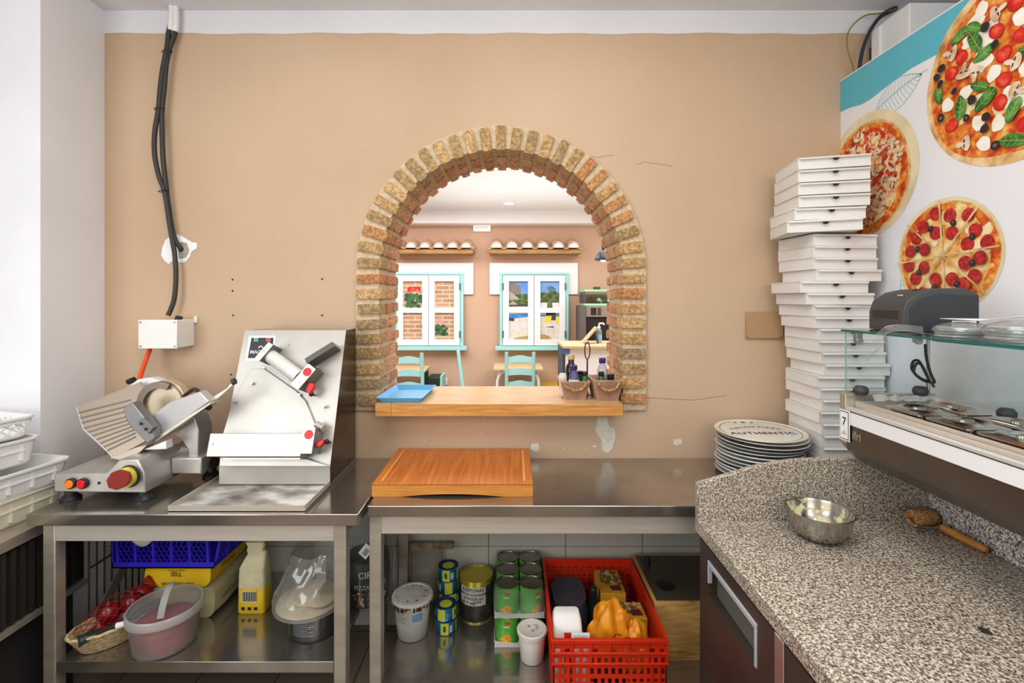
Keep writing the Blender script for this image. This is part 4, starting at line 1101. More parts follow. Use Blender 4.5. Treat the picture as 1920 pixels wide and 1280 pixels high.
# ---- bags of clear lids on the glass
def lidpack(label, cx, cy, n, r, tilt):
    o = thing('lid_pack', label, 'lids', (cx, cy, ZG+.0085), 0, 'bags of clear lids on the glass top')
    mb = MB()
    for i in range(n):
        mb.lathe([(r*.9,0),(r,.0016),(r*.97,.0045),(r*.6,.004),(0,.004)], (R.uniform(-.004,.004), R.uniform(-.004,.004), .0028*i), 28, cap0=True, cap1=False)
    mb.build('lid_pile', clear_mat('lid_clear', (246,248,248), refl=.12, haze=.3, rough=.12), o, local=True, smooth=50)
    mb = MB(); mb.sphere((0,0,.003*n*.55+.004), (r*1.12, r*1.2, .0017*n+.006), 28, 12, jit=.06, seed=cx*9, freq=5); mb.build('film_bag', CLEARB, o, local=True, smooth=60)
    return o
lidpack('clear bag of plastic lids beside the receipt printer', 1.335, 1.42, 10, .062, 0)
lidpack('clear bag of plastic lids farthest from the receipt printer', 1.335, 1.26, 14, .066, 0)
ww = thing('plastic_wrap', 'scrunched clear plastic wrap hanging over the edge of the glass top', 'wrap', (TX0, 1.6, ZG))
mb = MB()
for s in range(5):
    pts = smooth_path([(TX0+.06+.01*s,1.50+.012*s,ZG+.012+.004*s),(TX0+.02,1.53+.008*s,ZG+.018+.004*s),(TX0-.006-.003*s,1.56+.006*s,ZG+.008),(TX0-.012-.004*s,1.575+.008*s,ZG-.03-.008*s),(TX0-.01-.002*s,1.60+.01*s,ZG-.06-.012*s)])
    mb.loft([[p, p+Vector((.004,.007+.004*math.sin(k),.003))] for k, p in enumerate(pts)], closed=False)
mb.build('wrap_film', clear_mat('wrap_film_m', refl=.15, haze=.22, rough=.15), ww, smooth=60)
pen = thing('printed_leaflet', 'thin white leaflet lying on the bags of clear lids', 'paper', (1.38, 1.33, 1.65))
MB().loft([[(1.31,1.47,1.634),(1.36,1.49,1.634)],[(1.34,1.38,1.632),(1.41,1.40,1.636)],[(1.36,1.28,1.648),(1.43,1.30,1.648)]], closed=False).build('leaflet_sheet', PAPER, pen, smooth=60, solid=.001, fix=False)
# ---- coiled lead behind the glass
cd = thing('power_lead', 'black power lead tied in a loop behind the display glass', 'cord', (1.47, 1.70, 1.35))
pts = [W(1735,645,1.71),W(1737,670,1.71),W(1745,700,1.70),W(1752,716,1.69),W(1742,716,1.69),W(1722,706,1.70),W(1710,692,1.70),W(1712,678,1.70),W(1722,676,1.70),W(1732,692,1.70),W(1742,714,1.69),W(1730,712,1.685),W(1714,698,1.69),W(1718,682,1.69),W(1728,684,1.69),W(1738,704,1.685),W(1752,726,1.67)]
MB().tube(smooth_path(pts, 6), .0045, 8).build('lead_sheath', BLACK, cd, smooth=60)

# ---- pizza boxes
CARD = mat('white_card', (230,228,224), .75, 0, (222,219,214), 4, bump=.03, bscale=60)
CARDI = mat('card_inside', (120,112,104), .85)
BH, BS_ = .052, .30
def boxproto():
    o = thing('pizza_box', 'white pizza box', 'pizza box', (0,0,0), 0, 'pizza boxes in the tall stack')
    w, d, h = BS_, BS_, BH
    mb = MB()
    ch = .045
    base = [(0,0),(w,0),(w,d-ch),(w-ch,d),(ch,d),(0,d-ch)]
    mb.ext([(x,y,0) for x,y in base], [(x,y,h-.004) for x,y in base]); mb.build('box_tray', CARD, o, local=True, smooth=0, bevel=.001)
    lid = [(-.002,-.003),(w+.002,-.003),(w+.002,d-ch+.002),(w-ch,d+.002),(ch,d+.002),(-.002,d-ch+.002)]
    mb = MB(); mb.ext([(x,y,h-.0038) for x,y in lid], [(x,y,h) for x,y in lid])
    # slightly lifted front tongue
    mb.ext([(.004,-.004,h-.0065),(w-.004,-.004,h-.0065),(w-.004,-.014,h-.010),(.004,-.014,h-.010)], [(.004,-.004,h-.004),(w-.004,-.004,h-.004),(w-.004,-.014,h-.0085),(.004,-.014,h-.0085)])
    mb.build('box_lid', CARD, o, local=True, smooth=0)
    mb = MB(); mb.poly([(w*.5+.0135*math.cos(rad(a)), -.0155, h-.011+.0125*math.sin(rad(a))*1.0) for a in range(180,361,15)]); mb.build('thumb_notch', mat('notch_dark', (40,38,36), .9), o, local=True, smooth=0, fix=False)
    return o
proto = boxproto()
# front edges: sight-line of the near corner, yaw, roll; bottom to top
bl = [(1541,0,0),(1541,1,0),(1541,-1,0),(1542,1,0),(1540,0,0),(1535,1,0),(1540,-1,0),(1536,1,0),(1530,-2,0),(1544,0,0),(1539,2,0),(1534,1,0),(1535,2,0),(1526,1,0),(1525,3,0),(1512,-1,0),(1500,-2,0),(1531,2,0),(1525,3,0),(1525,4,0),(1526,4,0),(1476,-13,1.2),(1490,-6,1.0),(1498,-6,1.4),(1497,-7,1.4),(1497,-7,1.6),(1497,-8,1.8)]
n = len(bl)
order = ['lowest']+[None]*(n-2)+['topmost']
BD = 2.16
for i, (px, yaw, roll) in enumerate(bl):
    d = BD
    k = n-1-i
    lab = ('topmost white pizza box of the tall leaning stack' if k == 0 else 'lowest white pizza box of the tall leaning stack' if i == 0
           else f'{ORD[k]} white pizza box down from the top of the tall stack')
    loc = (WX(px, d), d, T+.0005+i*(BH+.0012)+max(0, i-20)*.0036)
    o = proto if i == 0 else dup(proto, loc, rad(yaw), lab)
    if i == 0: o['label'] = lab
    o.location = loc; o.rotation_euler = (0, rad(-roll), rad(yaw))

# ---- plates
PLW = mat('plate_white', (232,232,228), .2); PLC = mat('plate_cream', (226,224,200), .22); PLB = mat('plate_dark_rim', (40,38,46), .25); PLG = mat('plate_grey', (186,192,196), .2)
pl_c = (1.178, 2.285)
specs = [('G',.2),('W',.192),('W',.190),('D',.194),('G',.2),('W',.188),('W',.190),('D',.192),('G',.196),('D',.2),('D',.197),('C',.2)]
pitch = .0165
def plate(label, z, kind, r, cx, cy, top=False):
    o = thing('pizza_plate', label, 'plate', (cx, cy, z), 0, 'pizza plates stacked on the long steel table')
    h = .020
    m = {'W': PLW, 'C': PLC, 'D': PLW, 'G': PLG}[kind]
    MB().lathe([(r*.62,0),(r*.64,.002),(r*.985,h-.005),(r,h-.001),(r*.992,h+.0015),(r*.965,h),(r*.70,.0075),(0,.006)], (0,0,0), 64, cap1=False).build('plate_body', m, o, local=True, smooth=50)
    if kind == 'D':
        MB().lathe([(r*.66,.0012),(r*.987,h-.0075),(r*1.003,h-.0035),(r*1.001,h-.0005),(r*.97,h-.004)], (0,0,0), 64, cap0=False, cap1=False).build('dark_underside', PLB, o, local=True, smooth=50)
    if top:
        mb = MB()
        zf = lambda q: (.0085 if q < .70 else .0085+(q-.70)/.265*(h-.0075))
        for a, b in ((.872,.882),):
            mb.loft([[(r*q*math.cos(rad(t)), r*q*math.sin(rad(t)), zf(q)+.0012) for t in range(110, 431, 5)] for q in (a, b)], closed=False)
        put_text(mb, 'AUTHENTIC', .050, Matrix.Translation((0,-.035,.0150)), 0, space=1.15, bold=.0012)
        vs, fs = text_geo('ITALIAN PIZZA', .036, space=1.1)
        Rr = .19; vs = [Vector(((Rr+v.y)*math.sin(v.x/Rr), (Rr+v.y)*math.cos(v.x/Rr)-Rr+.075, 0)) for v in vs]
        mb.add(vs, fs, 0, Matrix.Translation((0,0,.0150)))
        for k, q in ((-1,.7),(0,1),(1,.7)):
            pts = []
            for j in range(10):
                rr_ = (.016 if j % 2 == 0 else .0065)*q
                pts.append((k*.042+rr_*math.sin(j*math.pi/5), .165+rr_*math.cos(j*math.pi/5)-abs(k)*.004, .0158))
            mb.poly(pts)
        MB().lathe([(.178,.0),(.172,.001),(0,.0012)], (0,0,.0128), 48, cap0=False, cap1=False).build('plate_face', mat('plate_face_white', (226,226,220), .22), o, local=True, smooth=50)
        mb.build('printed_lettering', mat('plate_ink', (44,44,46), .4), o, local=True, smooth=0, fix=False)
    return o
for i, (k, r) in enumerate(specs):
    j = len(specs)-1-i
    lab = ('cream rimmed plate lettered AUTHENTIC on top of the plate stack' if j == 0 else 'lowest pizza plate resting directly on the long steel table' if i == 0 else f'{ORD[j]} pizza plate down in the plate stack beside the boxes')
    dx = R.uniform(-.008,.008); dy = R.uniform(-.006,.006)
    if j == 0: dx, dy = -.002, 0
    plate(lab, T+.0005+i*pitch, k, r, pl_c[0]+dx, pl_c[1]-.005+dy, j == 0)
# ================================================================== UNDER THE TABLES
S1 = .289; S2 = .14
# ---- left shelf -----------------------------------------------------------
# wire rack leaning at the far end
rk = thing('wire_rack', 'grey wire rack leaning on the tiles at the end of the narrow undershelf', 'rack', (-1.86, 2.32, S1))
def RK(u, v): return Vector((-1.7625+.0*u, 2.0+u*.42, S1+.006+v*.45))
mb = MB()
for i in range(12): mb.tube([RK(i/11, 0)+Vector((-.0,0,0)), RK(i/11, 1)], .0035, 6)
for v in (0, .62, 1): mb.tube([RK(0, v)+Vector((.005,0,0)), RK(1, v)+Vector((.005,0,0))], .0045, 6)
mb.build('rack_wire', mat('rack_wire', (70,68,62), .45, .6), rk)
mb = MB(); a, b = Vector((-1.757,1.99,S1+.019)), Vector((-1.757,2.42,S1+.44)); q = Vector((0,.018,-.017)); t_ = Vector((.006,0,0))
mb.ext([a-q,a+q,b+q,b-q],[a-q+t_,a+q+t_,b+q+t_,b-q+t_]); mb.build('flat_brace', mat('brace_grey', (120,116,108), .5, .3), rk)
# wicker basket
bk = thing('bread_basket', 'oval cream wicker basket holding netted onions on the narrow undershelf', 'basket', (-1.645, 1.99, S1), rad(54))
WIC = tri_mat('wicker', [(150,120,78),(206,182,136),(228,210,172)], [.3,.5,.7], 70, .7, 3, .5, (1,1,3))
mb = MB(); hb = .075
A_, B_ = .152, .086
def ov(k, z): return [(A_*k*math.cos(2*math.pi*j/40), B_*k*math.sin(2*math.pi*j/40), z) for j in range(40)]
rings = []
for i in range(15):
    t = i/14; rings.append(ov(.70+.30*t+(.012 if i % 2 else 0), .002+hb*t))
for i in range(14, -1, -1):
    t = i/14; rings.append(ov(.66+.30*t, .006+hb*t))
mb.loft(rings); mb.build('basket_weave', WIC, bk, local=True, smooth=25)
mb = MB(); mb.tube([(A_*.985*math.cos(2*math.pi*j/40), B_*.98*math.sin(2*math.pi*j/40), hb+.004+.002*math.sin(j*2.5)) for j in range(40)], .0065, 8, closed=True); mb.build('basket_rim', WIC, bk, local=True)
MB().loft([ov(.60,.0065), ov(.60,.009)]).build('basket_base', WIC, bk, local=True)
# onions in a net
ONM = tri_mat('red_onion_skin', [(74,8,14),(124,14,24),(166,34,48)], [.3,.5,.7], 10, .25, 5, stretch=(1,1,.2))
th0 = rad(54); ca, sa = math.cos(th0), math.sin(th0)
def bkp(u, v, z): return (-1.645+u*ca-v*sa, 1.99+u*sa+v*ca, z)
ons = [(-.055,-.012,.052,.040,'red onion at the low end of the red net'),(.02,-.028,.055,.043,'red onion low in the middle of the red net'),(.028,.032,.058,.040,'red onion at the wall side of the red net'),(.088,-.012,.060,.040,'red onion at the tub end of the red net'),(-.018,.018,.108,.041,'red onion on top of the pile near the low end of the net'),(.058,.0,.118,.043,'red onion highest in the red net'),(.10,.03,.128,.038,'red onion near the gathered tail of the net')]
for u, v, z, r, lab in ons:
    o = thing('red_onion', lab, 'onion', bkp(u, v, S1+z), R.random()*6, 'red onions in the net')
    prof = [(0,-r*.92),(r*.3,-r*.88),(r*.75,-r*.6),(r,-.05*r),(r*.85,r*.5),(r*.4,r*.85),(r*.14,r*1.02),(r*.07,r*1.22),(0,r*1.24)]
    MB().lathe(prof, (0,0,0), 20, cap0=False, cap1=False).build('onion_bulb', ONM, o, local=True, smooth=60)
nb = thing('onion_net', 'red netting wrapped around the onions in the wicker basket', 'net', bkp(.02,0,S1+.03), 0)
mb = MB()
def netp(t, a):
    "t along the bag, a around it"
    u = -.125+.255*t; rr_ = .07*math.sin(math.pi*min(1, max(.02, t*.92+.06)))**.6
    zc = .075+.055*t
    return Vector(bkp(u, rr_*math.cos(a)*1.02, S1+zc+rr_*math.sin(a)*(.80 if math.sin(a) < 0 else .98)))
for k in range(14):
    for s in (1, -1):
        mb.tube([netp(i/18, 2*math.pi*k/14+s*i/18*3.2) for i in range(19)], .0008, 4)
mb.build('net_mesh', mat('net_red', (130,14,14), .5), nb)
mb = MB(); mb.tube(smooth_path([netp(.99,1.4), netp(1,1.5)+Vector((-.01,.008,.02)), netp(1,1.4)+Vector((-.03,.0,.045))]), [.022,.018,.014,.012,.010,.008,.008,.008,.010,.012,.013,.013,.013][:13], 8); mb.build('net_tail', mat('net_tail_red', (150,24,24), .6), nb)
mb = MB(); g = []
for i in range(9):
    t = i/8; g.append([Vector(bkp(-.13+.27*t, -.072+.02*math.sin(t*3)-.012*math.sin(math.pi*t), S1+.066+.008*math.sin(t*9)+.014*t)), Vector(bkp(-.13+.27*t, -.052, S1+.094+.016*t+.008*math.cos(t*7)))])
mb.loft(g, closed=False); mb.build('net_label', mat('black_label', (34,44,42), .3), nb, solid=.001, fix=False)
# clear tub
tb = thing('clear_tub', 'clear plastic tub with a hinged lid and red food inside', 'tub', (-1.418, 1.965, S1))
tc_ = (-1.418, 1.965, S1)
TUBM = clear_mat('tub_clear', (244,242,240), refl=.04, haze=.13, rough=.25)
MB().lathe([(.100,.0005),(.110,.004),(.128,.138),(.124,.138),(.107,.008),(0,.006)], tc_, 40, cap0=True, cap1=False).build('tub_body', TUBM, tb, smooth=50)
MB().lathe([(.1285,.126),(.134,.128),(.135,.158),(.131,.162),(.126,.160),(.1285,.13)], tc_, 40, cap0=False, cap1=False).build('tub_rim', clear_mat('rim_clear', (240,240,238), refl=.06, haze=.3, rough=.25), tb, smooth=50)
MB().lathe([(.125,.150),(.119,.149),(.117,.156),(0,.1555)], tc_, 40, cap0=False, cap1=False).build('tub_lid', clear_mat('lid_haze', (244,244,240), refl=.04, haze=.10, rough=.2), tb, smooth=50)
MB().cyl((tc_[0]-.118, tc_[1]-.062, S1+.118), (tc_[0]-.142, tc_[1]-.072, S1+.115), .011, .013, n=14).build('handle_pivot', WHITEP, tb)
mb = MB(); hh = [(tc_[0]-.02,tc_[1]+.09,S1+.175),(tc_[0]-.005,tc_[1]+.04,S1+.215),(tc_[0]+.015,tc_[1]-.02,S1+.20),(tc_[0]+.03,tc_[1]-.06,S1+.175),(tc_[0]+.055,tc_[1]-.105,S1+.165)]
pth = smooth_path(hh, 6); mb.loft([[p+Vector((-.014,0,0)), p+Vector((.014,0,.004)), p+Vector((.014,0,.008)), p+Vector((-.014,0,.004))] for p in pth]); mb.build('tub_handle', clear_mat('handle_clear', (240,240,240), refl=.06, haze=.3, rough=.25), tb, smooth=40)
tf = thing('tub_filling', 'dark red sauce inside the clear tub', 'food', (tc_[0], tc_[1], S1+.02))
MB().lathe([(0,.0085),(.098,.0095),(.113,.086),(.105,.098),(.06,.103),(0,.099)], tc_, 32, cap0=False, cap1=False).build('red_sauce', tri_mat('red_sauce', [(104,6,20),(150,20,36),(190,60,66)], [.3,.5,.72], 14, .4, 4, .2), tf, smooth=60)
# sacks
YEL = mat('yellow_sack', (238,198,40), .45, 0, (222,178,24), 5, bump=.35, bscale=9)
CREAM = mat('cream_sack', (214,206,160), .6, 0, (196,188,142), 5, bump=.35, bscale=10)
def sack(name, label, x0, x1, y0, y1, z0, z1, m, bulge=.012):
    o = thing(name, label, 'sack', ((x0+x1)/2, (y0+y1)/2, z0))
    cx, w = (x0+x1)/2, x1-x0; cz, h = (z0+z1)/2, z1-z0
    rings = []
    N = 14
    for i in range(N+1):
        t = i/N; y = y0+(y1-y0)*t
        e = min(1, math.sin(math.pi*t)**.35+ (0.86 if i in (0,N) else 0))
        ring = []
        for px_, pz_, _ in rr(0,0,0,w,h,.035,5):
            q = 1-.06*(1-e)
            p = Vector((px_*q, pz_*q))
            p += p.normalized()*bulge*.6*noise.noise(Vector((px_*14, y*9, pz_*14)))
            ring.append((cx+p.x, y, max(z0, cz+p.y)))
        rings.append(ring)
    MB().loft(rings).build('sack_body', m, o, smooth=40)
    return o
sk = sack('flour_sack', 'cream paper flour sack lying lowest on the narrow undershelf', -1.62, -1.312, 2.118, 2.475, S1+.0005, .422, CREAM)
FXs = frame((-1.3085, 2.26, .35), (0,1,0), (0,0,1))
mb = MB(); put_text(mb, 'NAPOLETANA', .03, FXs, 0); put_text(mb, 'TIPO 00', .018, frame((-1.3085,2.30,.385),(0,1,0),(0,0,1)), 0); mb.build('sack_print', mat('sack_ink', (86,84,60), .6), sk, smooth=0)
sk = sack('flour_sack', 'bright yellow flour sack lying on the cream sack beneath the blue crate', -1.618, -1.325, 2.112, 2.47, .4275, .5285, YEL)
mb = MB(); MI = frame((-1.475, 2.1075, .488), (-1,0,0), (0,0,-1)); put_text(mb, 'T00', .030, MI, 0); put_text(mb, 'FARINA DI GRANO', .009, frame((-1.475,2.1075,.503),(-1,0,0),(0,0,-1)), 0); put_text(mb, 'NAPOLETANA', .022, frame((-1.47,2.1075,.444),(-1,0,0),(0,0,-1)), 0)
put_text(mb, 'FARINA', .03, frame((-1.3215,2.24,.48),(0,1,0),(0,0,1)), 0)
mb.build('sack_print', INK, sk, smooth=0)
# blue crate with white cloth
BLU = mat('blue_crate_plastic', (52,40,196), .35)
bc_ = thing('plastic_crate', 'deep blue honeycomb crate on the yellow flour sack', 'crate', (-1.50, 2.24, .53))
bx0, bx1, by0_, by1_, bz0, bz1 = -1.73, -1.29, 2.075, 2.46, .530, .685
def hexwall(mb, P, L, H_, s=.0125, t=.0022):
    "honeycomb lattice on a rectangle; P(u,v) gives the point"
    dx = s*math.sqrt(3); nx = int(L/dx); ny = int(H_/(1.5*s))
    for r_ in range(ny):
        for c in range(nx):
            cx = (c+.5+(.5 if r_ % 2 else 0))*dx; cy = s+r_*1.5*s
            if cx > L-dx*.4 or cy > H_-s: continue
            pts = [(cx+s*math.cos(rad(90+60*k)), cy+s*math.sin(rad(90+60*k))) for k in range(6)]
            for k in ((0,1,2,3) if (c < nx-1) else range(6)): mb.tube([P(*pts[k]), P(*pts[(k+1)%6])], t, 4)
mb = MB()
pf = lambda u, v: Vector((bx0+.02+u, by0_-.01*v/.15+.004, bz0+.016+v))
pr_ = lambda u, v: Vector((bx1-.004+.03*v/.15, by0_+.02+u, bz0+.016+v))
hexwall(mb, pf, bx1-bx0-.04, .115); mb.build('front_honeycomb_mesh', BLU, bc_)
mb = MB(); hexwall(mb, pr_, by1_-by0_-.04, .115); mb.build('side_honeycomb_mesh', BLU, bc_)
mb = MB()
for i in range(6):
    u = (bx1-bx0-.05)*i/5; mb.ext([pf(u,-.012)+Vector((0,-.004,0)), pf(u+.011,-.012)+Vector((0,-.004,0)), pf(u+.011,.135)+Vector((0,-.004,0)), pf(u,.135)+Vector((0,-.004,0))], [pf(u,-.012)+Vector((0,.008,0)), pf(u+.011,-.012)+Vector((0,.008,0)), pf(u+.011,.135)+Vector((0,.008,0)), pf(u,.135)+Vector((0,.008,0))])
mb.box(bx0, bx1, by0_, by0_+.008, bz0, bz0+.026)
mb.build('front_rib', BLU, bc_)
for i in range(5):
    mb = MB(); u = (by1_-by0_-.05)*i/4; mb.ext([pr_(u,-.012)+Vector((.004,0,0)), pr_(u+.011,-.012)+Vector((.004,0,0)), pr_(u+.011,.135)+Vector((.004,0,0)), pr_(u,.135)+Vector((.004,0,0))], [pr_(u,-.012)-Vector((.006,0,0)), pr_(u+.011,-.012)-Vector((.006,0,0)), pr_(u+.011,.135)-Vector((.006,0,0)), pr_(u,.135)-Vector((.006,0,0))])
    mb.build('side_rib', BLU, bc_)
mb = MB(); mb.box(bx0, bx1, by0_, by1_, bz0, bz0+.006); mb.box(bx0, bx0+.006, by0_, by1_, bz0, bz1); mb.box(bx0, bx1, by1_-.006, by1_, bz0, bz1); mb.build('crate_shell', BLU, bc_)
mb = MB(); mb.box(bx0-.004, bx1+.026, by0_-.014, by0_, bz1-.012, bz1); mb.box(bx1+.018, bx1+.03, by0_, by1_, bz1-.012, bz1); mb.build('crate_rim', BLU, bc_, bevel=.002)
CLOTH = mat('white_cloth', (206,200,190), .9, bump=.3, bscale=40)
cl = thing('white_cloth', 'crumpled off-white cloth hanging over the blue crate edge', 'cloth', (-1.5, 2.2, .6))
mb = MB(); g = []
for i in range(25):
    x = bx0+.02+(bx1-bx0-.04)*i/24; row = []
    for j in range(9):
        y = by0_+.014+.32*j/8
        z = .668+.022*noise.noise(Vector((x*12, y*12, 3)))+.004
        row.append((x, y, z))
    g.append(row)
mb.loft(g, closed=False); mb.build('cloth_sheet', CLOTH, cl, smooth=60, solid=.002, fix=False)
mb = MB(); g = []
for i in range(13):
    t = i/12; x = -1.655+.12*t; dz = .055*math.sin(math.pi*t)**.7
    g.append([(x, by0_-.021-.005*math.sin(t*9), .690), (x+.01*math.sin(t*3), by0_-.024-.004*math.sin(t*7), .690-dz*.6), (x+.012, by0_-.022, .690-dz)])
mb.loft(g, closed=False); mb.build('cloth_fold', CLOTH, cl, smooth=60, solid=.003, fix=False)
# paper flour bag, standing
fb_ = thing('flour_bag', 'small yellow and cream flour bag with rolled top standing on the undershelf', 'bag', (-1.165, 2.175, S1))
def bagring(z, w, d, ox=0, oy=0): return [(-1.165+ox+x, 2.178+oy+y, S1+z) for x, y, _ in rr(0,0,0,w,d,.014,3)]
mb = MB(); mb.loft([bagring(.0005,.116,.072), bagring(.01,.124,.08), bagring(.07,.12,.078), bagring(.115,.12,.076)], cap1=False); mb.build('bag_lower', mat('bag_yellow', (240,204,60), .6, 0, (226,186,40), 16), fb_, smooth=40)
mb = MB(); mb.loft([bagring(.115,.12,.076), bagring(.16,.118,.075), bagring(.2,.114,.072), bagring(.228,.100,.055,.006), bagring(.255,.084,.034,.012), bagring(.262,.088,.030,.010), bagring(.272,.074,.034,.002), bagring(.285,.080,.026,.008), bagring(.305,.086,.016,.0), bagring(.300,.06,.008,.004)], cap0=False); mb.build('bag_upper', mat('bag_cream', (222,214,178), .65, 0, (204,196,158), 18, bump=.3, bscale=26), fb_, smooth=40)
mb = MB(); yb = 2.178-.0415
mb.poly([(-1.205,yb,S1+.055),(-1.138,yb,S1+.055),(-1.138,yb-.001,S1+.108),(-1.205,yb-.001,S1+.108)], 0)
for k in range(17):
    w_ = .0012+.0016*((k*7) % 3)/2; x = -1.200+.0037*k; mb.poly([(x,yb-.0012,S1+.06),(x+w_,yb-.0012,S1+.06),(x+w_,yb-.0018,S1+.103),(x,yb-.0018,S1+.103)], 1)
for k in range(3): mb.poly([(-1.205+.028*k,yb,S1+.02),(-1.19+.028*k,yb,S1+.02),(-1.19+.028*k,yb,S1+.034),(-1.205+.028*k,yb,S1+.034)], 1)
mb.build('bag_print', [mat('bag_label', (226,220,190), .6), INK], fb_, smooth=0, fix=False)
# black tub in shrink film, pizza bases in a clear bag on it
bt = thing('black_tub', 'black printed tub in clear wrap beneath the bag of pizza bases', 'tub', (-.845, 2.06, S1))
MB().lathe([(.095,.0005),(.103,.006),(.106,.106),(.1,.11),(0,.11)], (-.845,2.06,S1), 36, cap1=False).build('tub_body', mat('tub_black', (34,36,44), .35), bt, smooth=50)
mb = MB()
for k in range(9):
    L_ = .06+.03*R.random(); 
    for a in range(6): pass
    z = S1+.03+.0075*k; a0, a1 = rad(-118), rad(-118)+L_/.107
    mb.loft([[(-.845+.1075*math.cos(a0+(a1-a0)*i/5), 2.06+.1075*math.sin(a0+(a1-a0)*i/5), z+q) for i in range(6)] for q in (0,.0028)], closed=False)
mb.build('fine_print', mat('print_grey', (176,178,182), .5), bt, smooth=0, fix=False)
MB().lathe([(.106,.001),(.109,.004),(.112,.10),(.118,.112)], (-.845,2.06,S1), 28, cap0=False, cap1=False).build('shrink_film', clear_mat('shrink', refl=.05, haze=.03, rough=.15), bt, smooth=60)
PB_ = mat('pizza_base_dough', (214,198,164), .8, 0, (196,178,142), 9, bump=.15, bscale=50)
zb = S1+.1135
def base(label, cx, cy, z, r, tilt=0):
    o = thing('pizza_crust', label, 'pizza base', (cx, cy, z), 0, 'pale pizza bases in the clear bag')
    MB().lathe([(r*.96,0),(r,.004),(r*.985,.010),(r*.94,.012),(0,.011)], (0,0,0), 40, cap1=False).build('dough_disc', PB_, o, local=True, smooth=50)
    o.rotation_euler = (0, tilt, 0); return o
base('wide pizza base lying flat at the bottom of the clear bag', -.865, 2.056, zb+.001, .134)
base('second pizza base resting on the wide base toward the wall', -.858, 2.085, zb+.0135, .098)
base('smaller pizza base on top near the table leg', -.80, 2.02, zb+.026, .055)
pt = thing('plastic_bag', 'big clear plastic bag around the pale pizza bases', 'bag', (-.84, 2.06, zb))
mb = MB(); g = []
for i in range(15):
    t = i/14; z = zb-.001+t*.215
    k = 1.0 if t < .15 else 1-.36*((t-.15)/.85)**1.1
    ring = []
    for j in range(36):
        a = 2*math.pi*j/36; n_ = 1+.26*noise.noise(Vector((math.cos(a)*3.2, math.sin(a)*3.2, z*22)))*(.12+t)
        ring.append((-.865+.02*t+.15*k*n_*math.cos(a), 2.06+.03*t+.15*k*n_*math.sin(a), z))
    g.append(ring)
mb.loft(g, cap0=True, cap1=False); mb.build('bag_film', clear_mat('bag_film_m', (240,240,238), refl=.10, haze=.13, rough=.12), pt, smooth=60)
# big black pouch with label, partly behind the table legs
pc = thing('pizza_sauce_tub', 'large black pizza sauce tub in film showing between the two steel tables', 'tub', (-.70, 2.20, S1))
cx, cy, r = -.682, 2.268, .10
MB().lathe([(.092,.0005),(.099,.006),(.102,.20),(.096,.206),(0,.206)], (cx,cy,S1), 36, cap1=False).build('tub_body', mat('sauce_black', (30,34,40), .35), pc, smooth=50)
mb = MB()
def cyl_text(mb, txt, size, z, ang, mi=0, **kw):
    M = Matrix.Translation((cx,cy,S1+z)) @ Matrix.Rotation(rad(ang), 4, 'Z') @ Matrix.Translation((0,-.1035,0)) @ Matrix.Rotation(rad(90), 4, 'X')
    put_text(mb, txt, size, M, mi, wrapr=.1035, **kw)
cyl_text(mb, 'CIRIO', .040, .155, 22, 0, bold=.0006); cyl_text(mb, 'PIZZA SAUCE', .026, .10, 26, 0)
mb.build('label_lettering', mat('letter_white', (226,224,220), .5), pc, smooth=0)
mb = MB()
for i in range(26):
    a = rad(-90+R.uniform(-20,60)); z = S1+R.uniform(.02,.075); c = Vector((cx+.1028*math.cos(a), cy+.1028*math.sin(a), z))
    mb.sphere(c, (R.uniform(.006,.012), R.uniform(.003,.005), R.uniform(.005,.01)), 8, 6, mi=R.choice([0,1,2,3]))
mb.build('label_picture', [mat('pic_blue', (70,140,180), .5), mat('pic_red', (190,50,40), .5), mat('pic_cream', (220,200,170), .5), mat('pic_green', (80,120,60), .5)], pc)
mb = MB(); M = frame((-.655, 2.150, .565), (1,0,0), (0,.25,1)) @ Matrix.Rotation(rad(-38), 4, 'Z')
mb.add([(-.022,-.026,0),(.022,-.026,0),(.022,.026,0),(-.022,.026,0)], [(0,1,2,3)], 0, M); mb.add([(-.008,-.018,.0006),(.014,-.018,.0006),(.014,.012,.0006),(-.008,.012,.0006)], [(0,1,2,3)], 1, M)
mb.build('price_sticker', [mat('sticker_white', (224,222,216), .5), mat('sticker_print', (140,140,138), .6)], pc, smooth=0, fix=False)
mb = MB(); g = []
for i in range(9):
    t = i/8; z = S1+.002+t*.33; k = 1.1-.55*max(0,t-.6)
    g.append([(cx+.105*k*(1+.06*noise.noise(Vector((math.cos(a)*2, math.sin(a)*2, z*12))))*math.cos(a), cy+.105*k*(1+.06*noise.noise(Vector((math.cos(a)*2, math.sin(a)*2, z*12))))*math.sin(a), z) for a in [2*math.pi*j/28 for j in range(28)]])
mb.loft(g, cap0=False, cap1=False); mb.build('shrink_film', clear_mat('shrink2', refl=.05, haze=.03, rough=.15), pc, smooth=60)

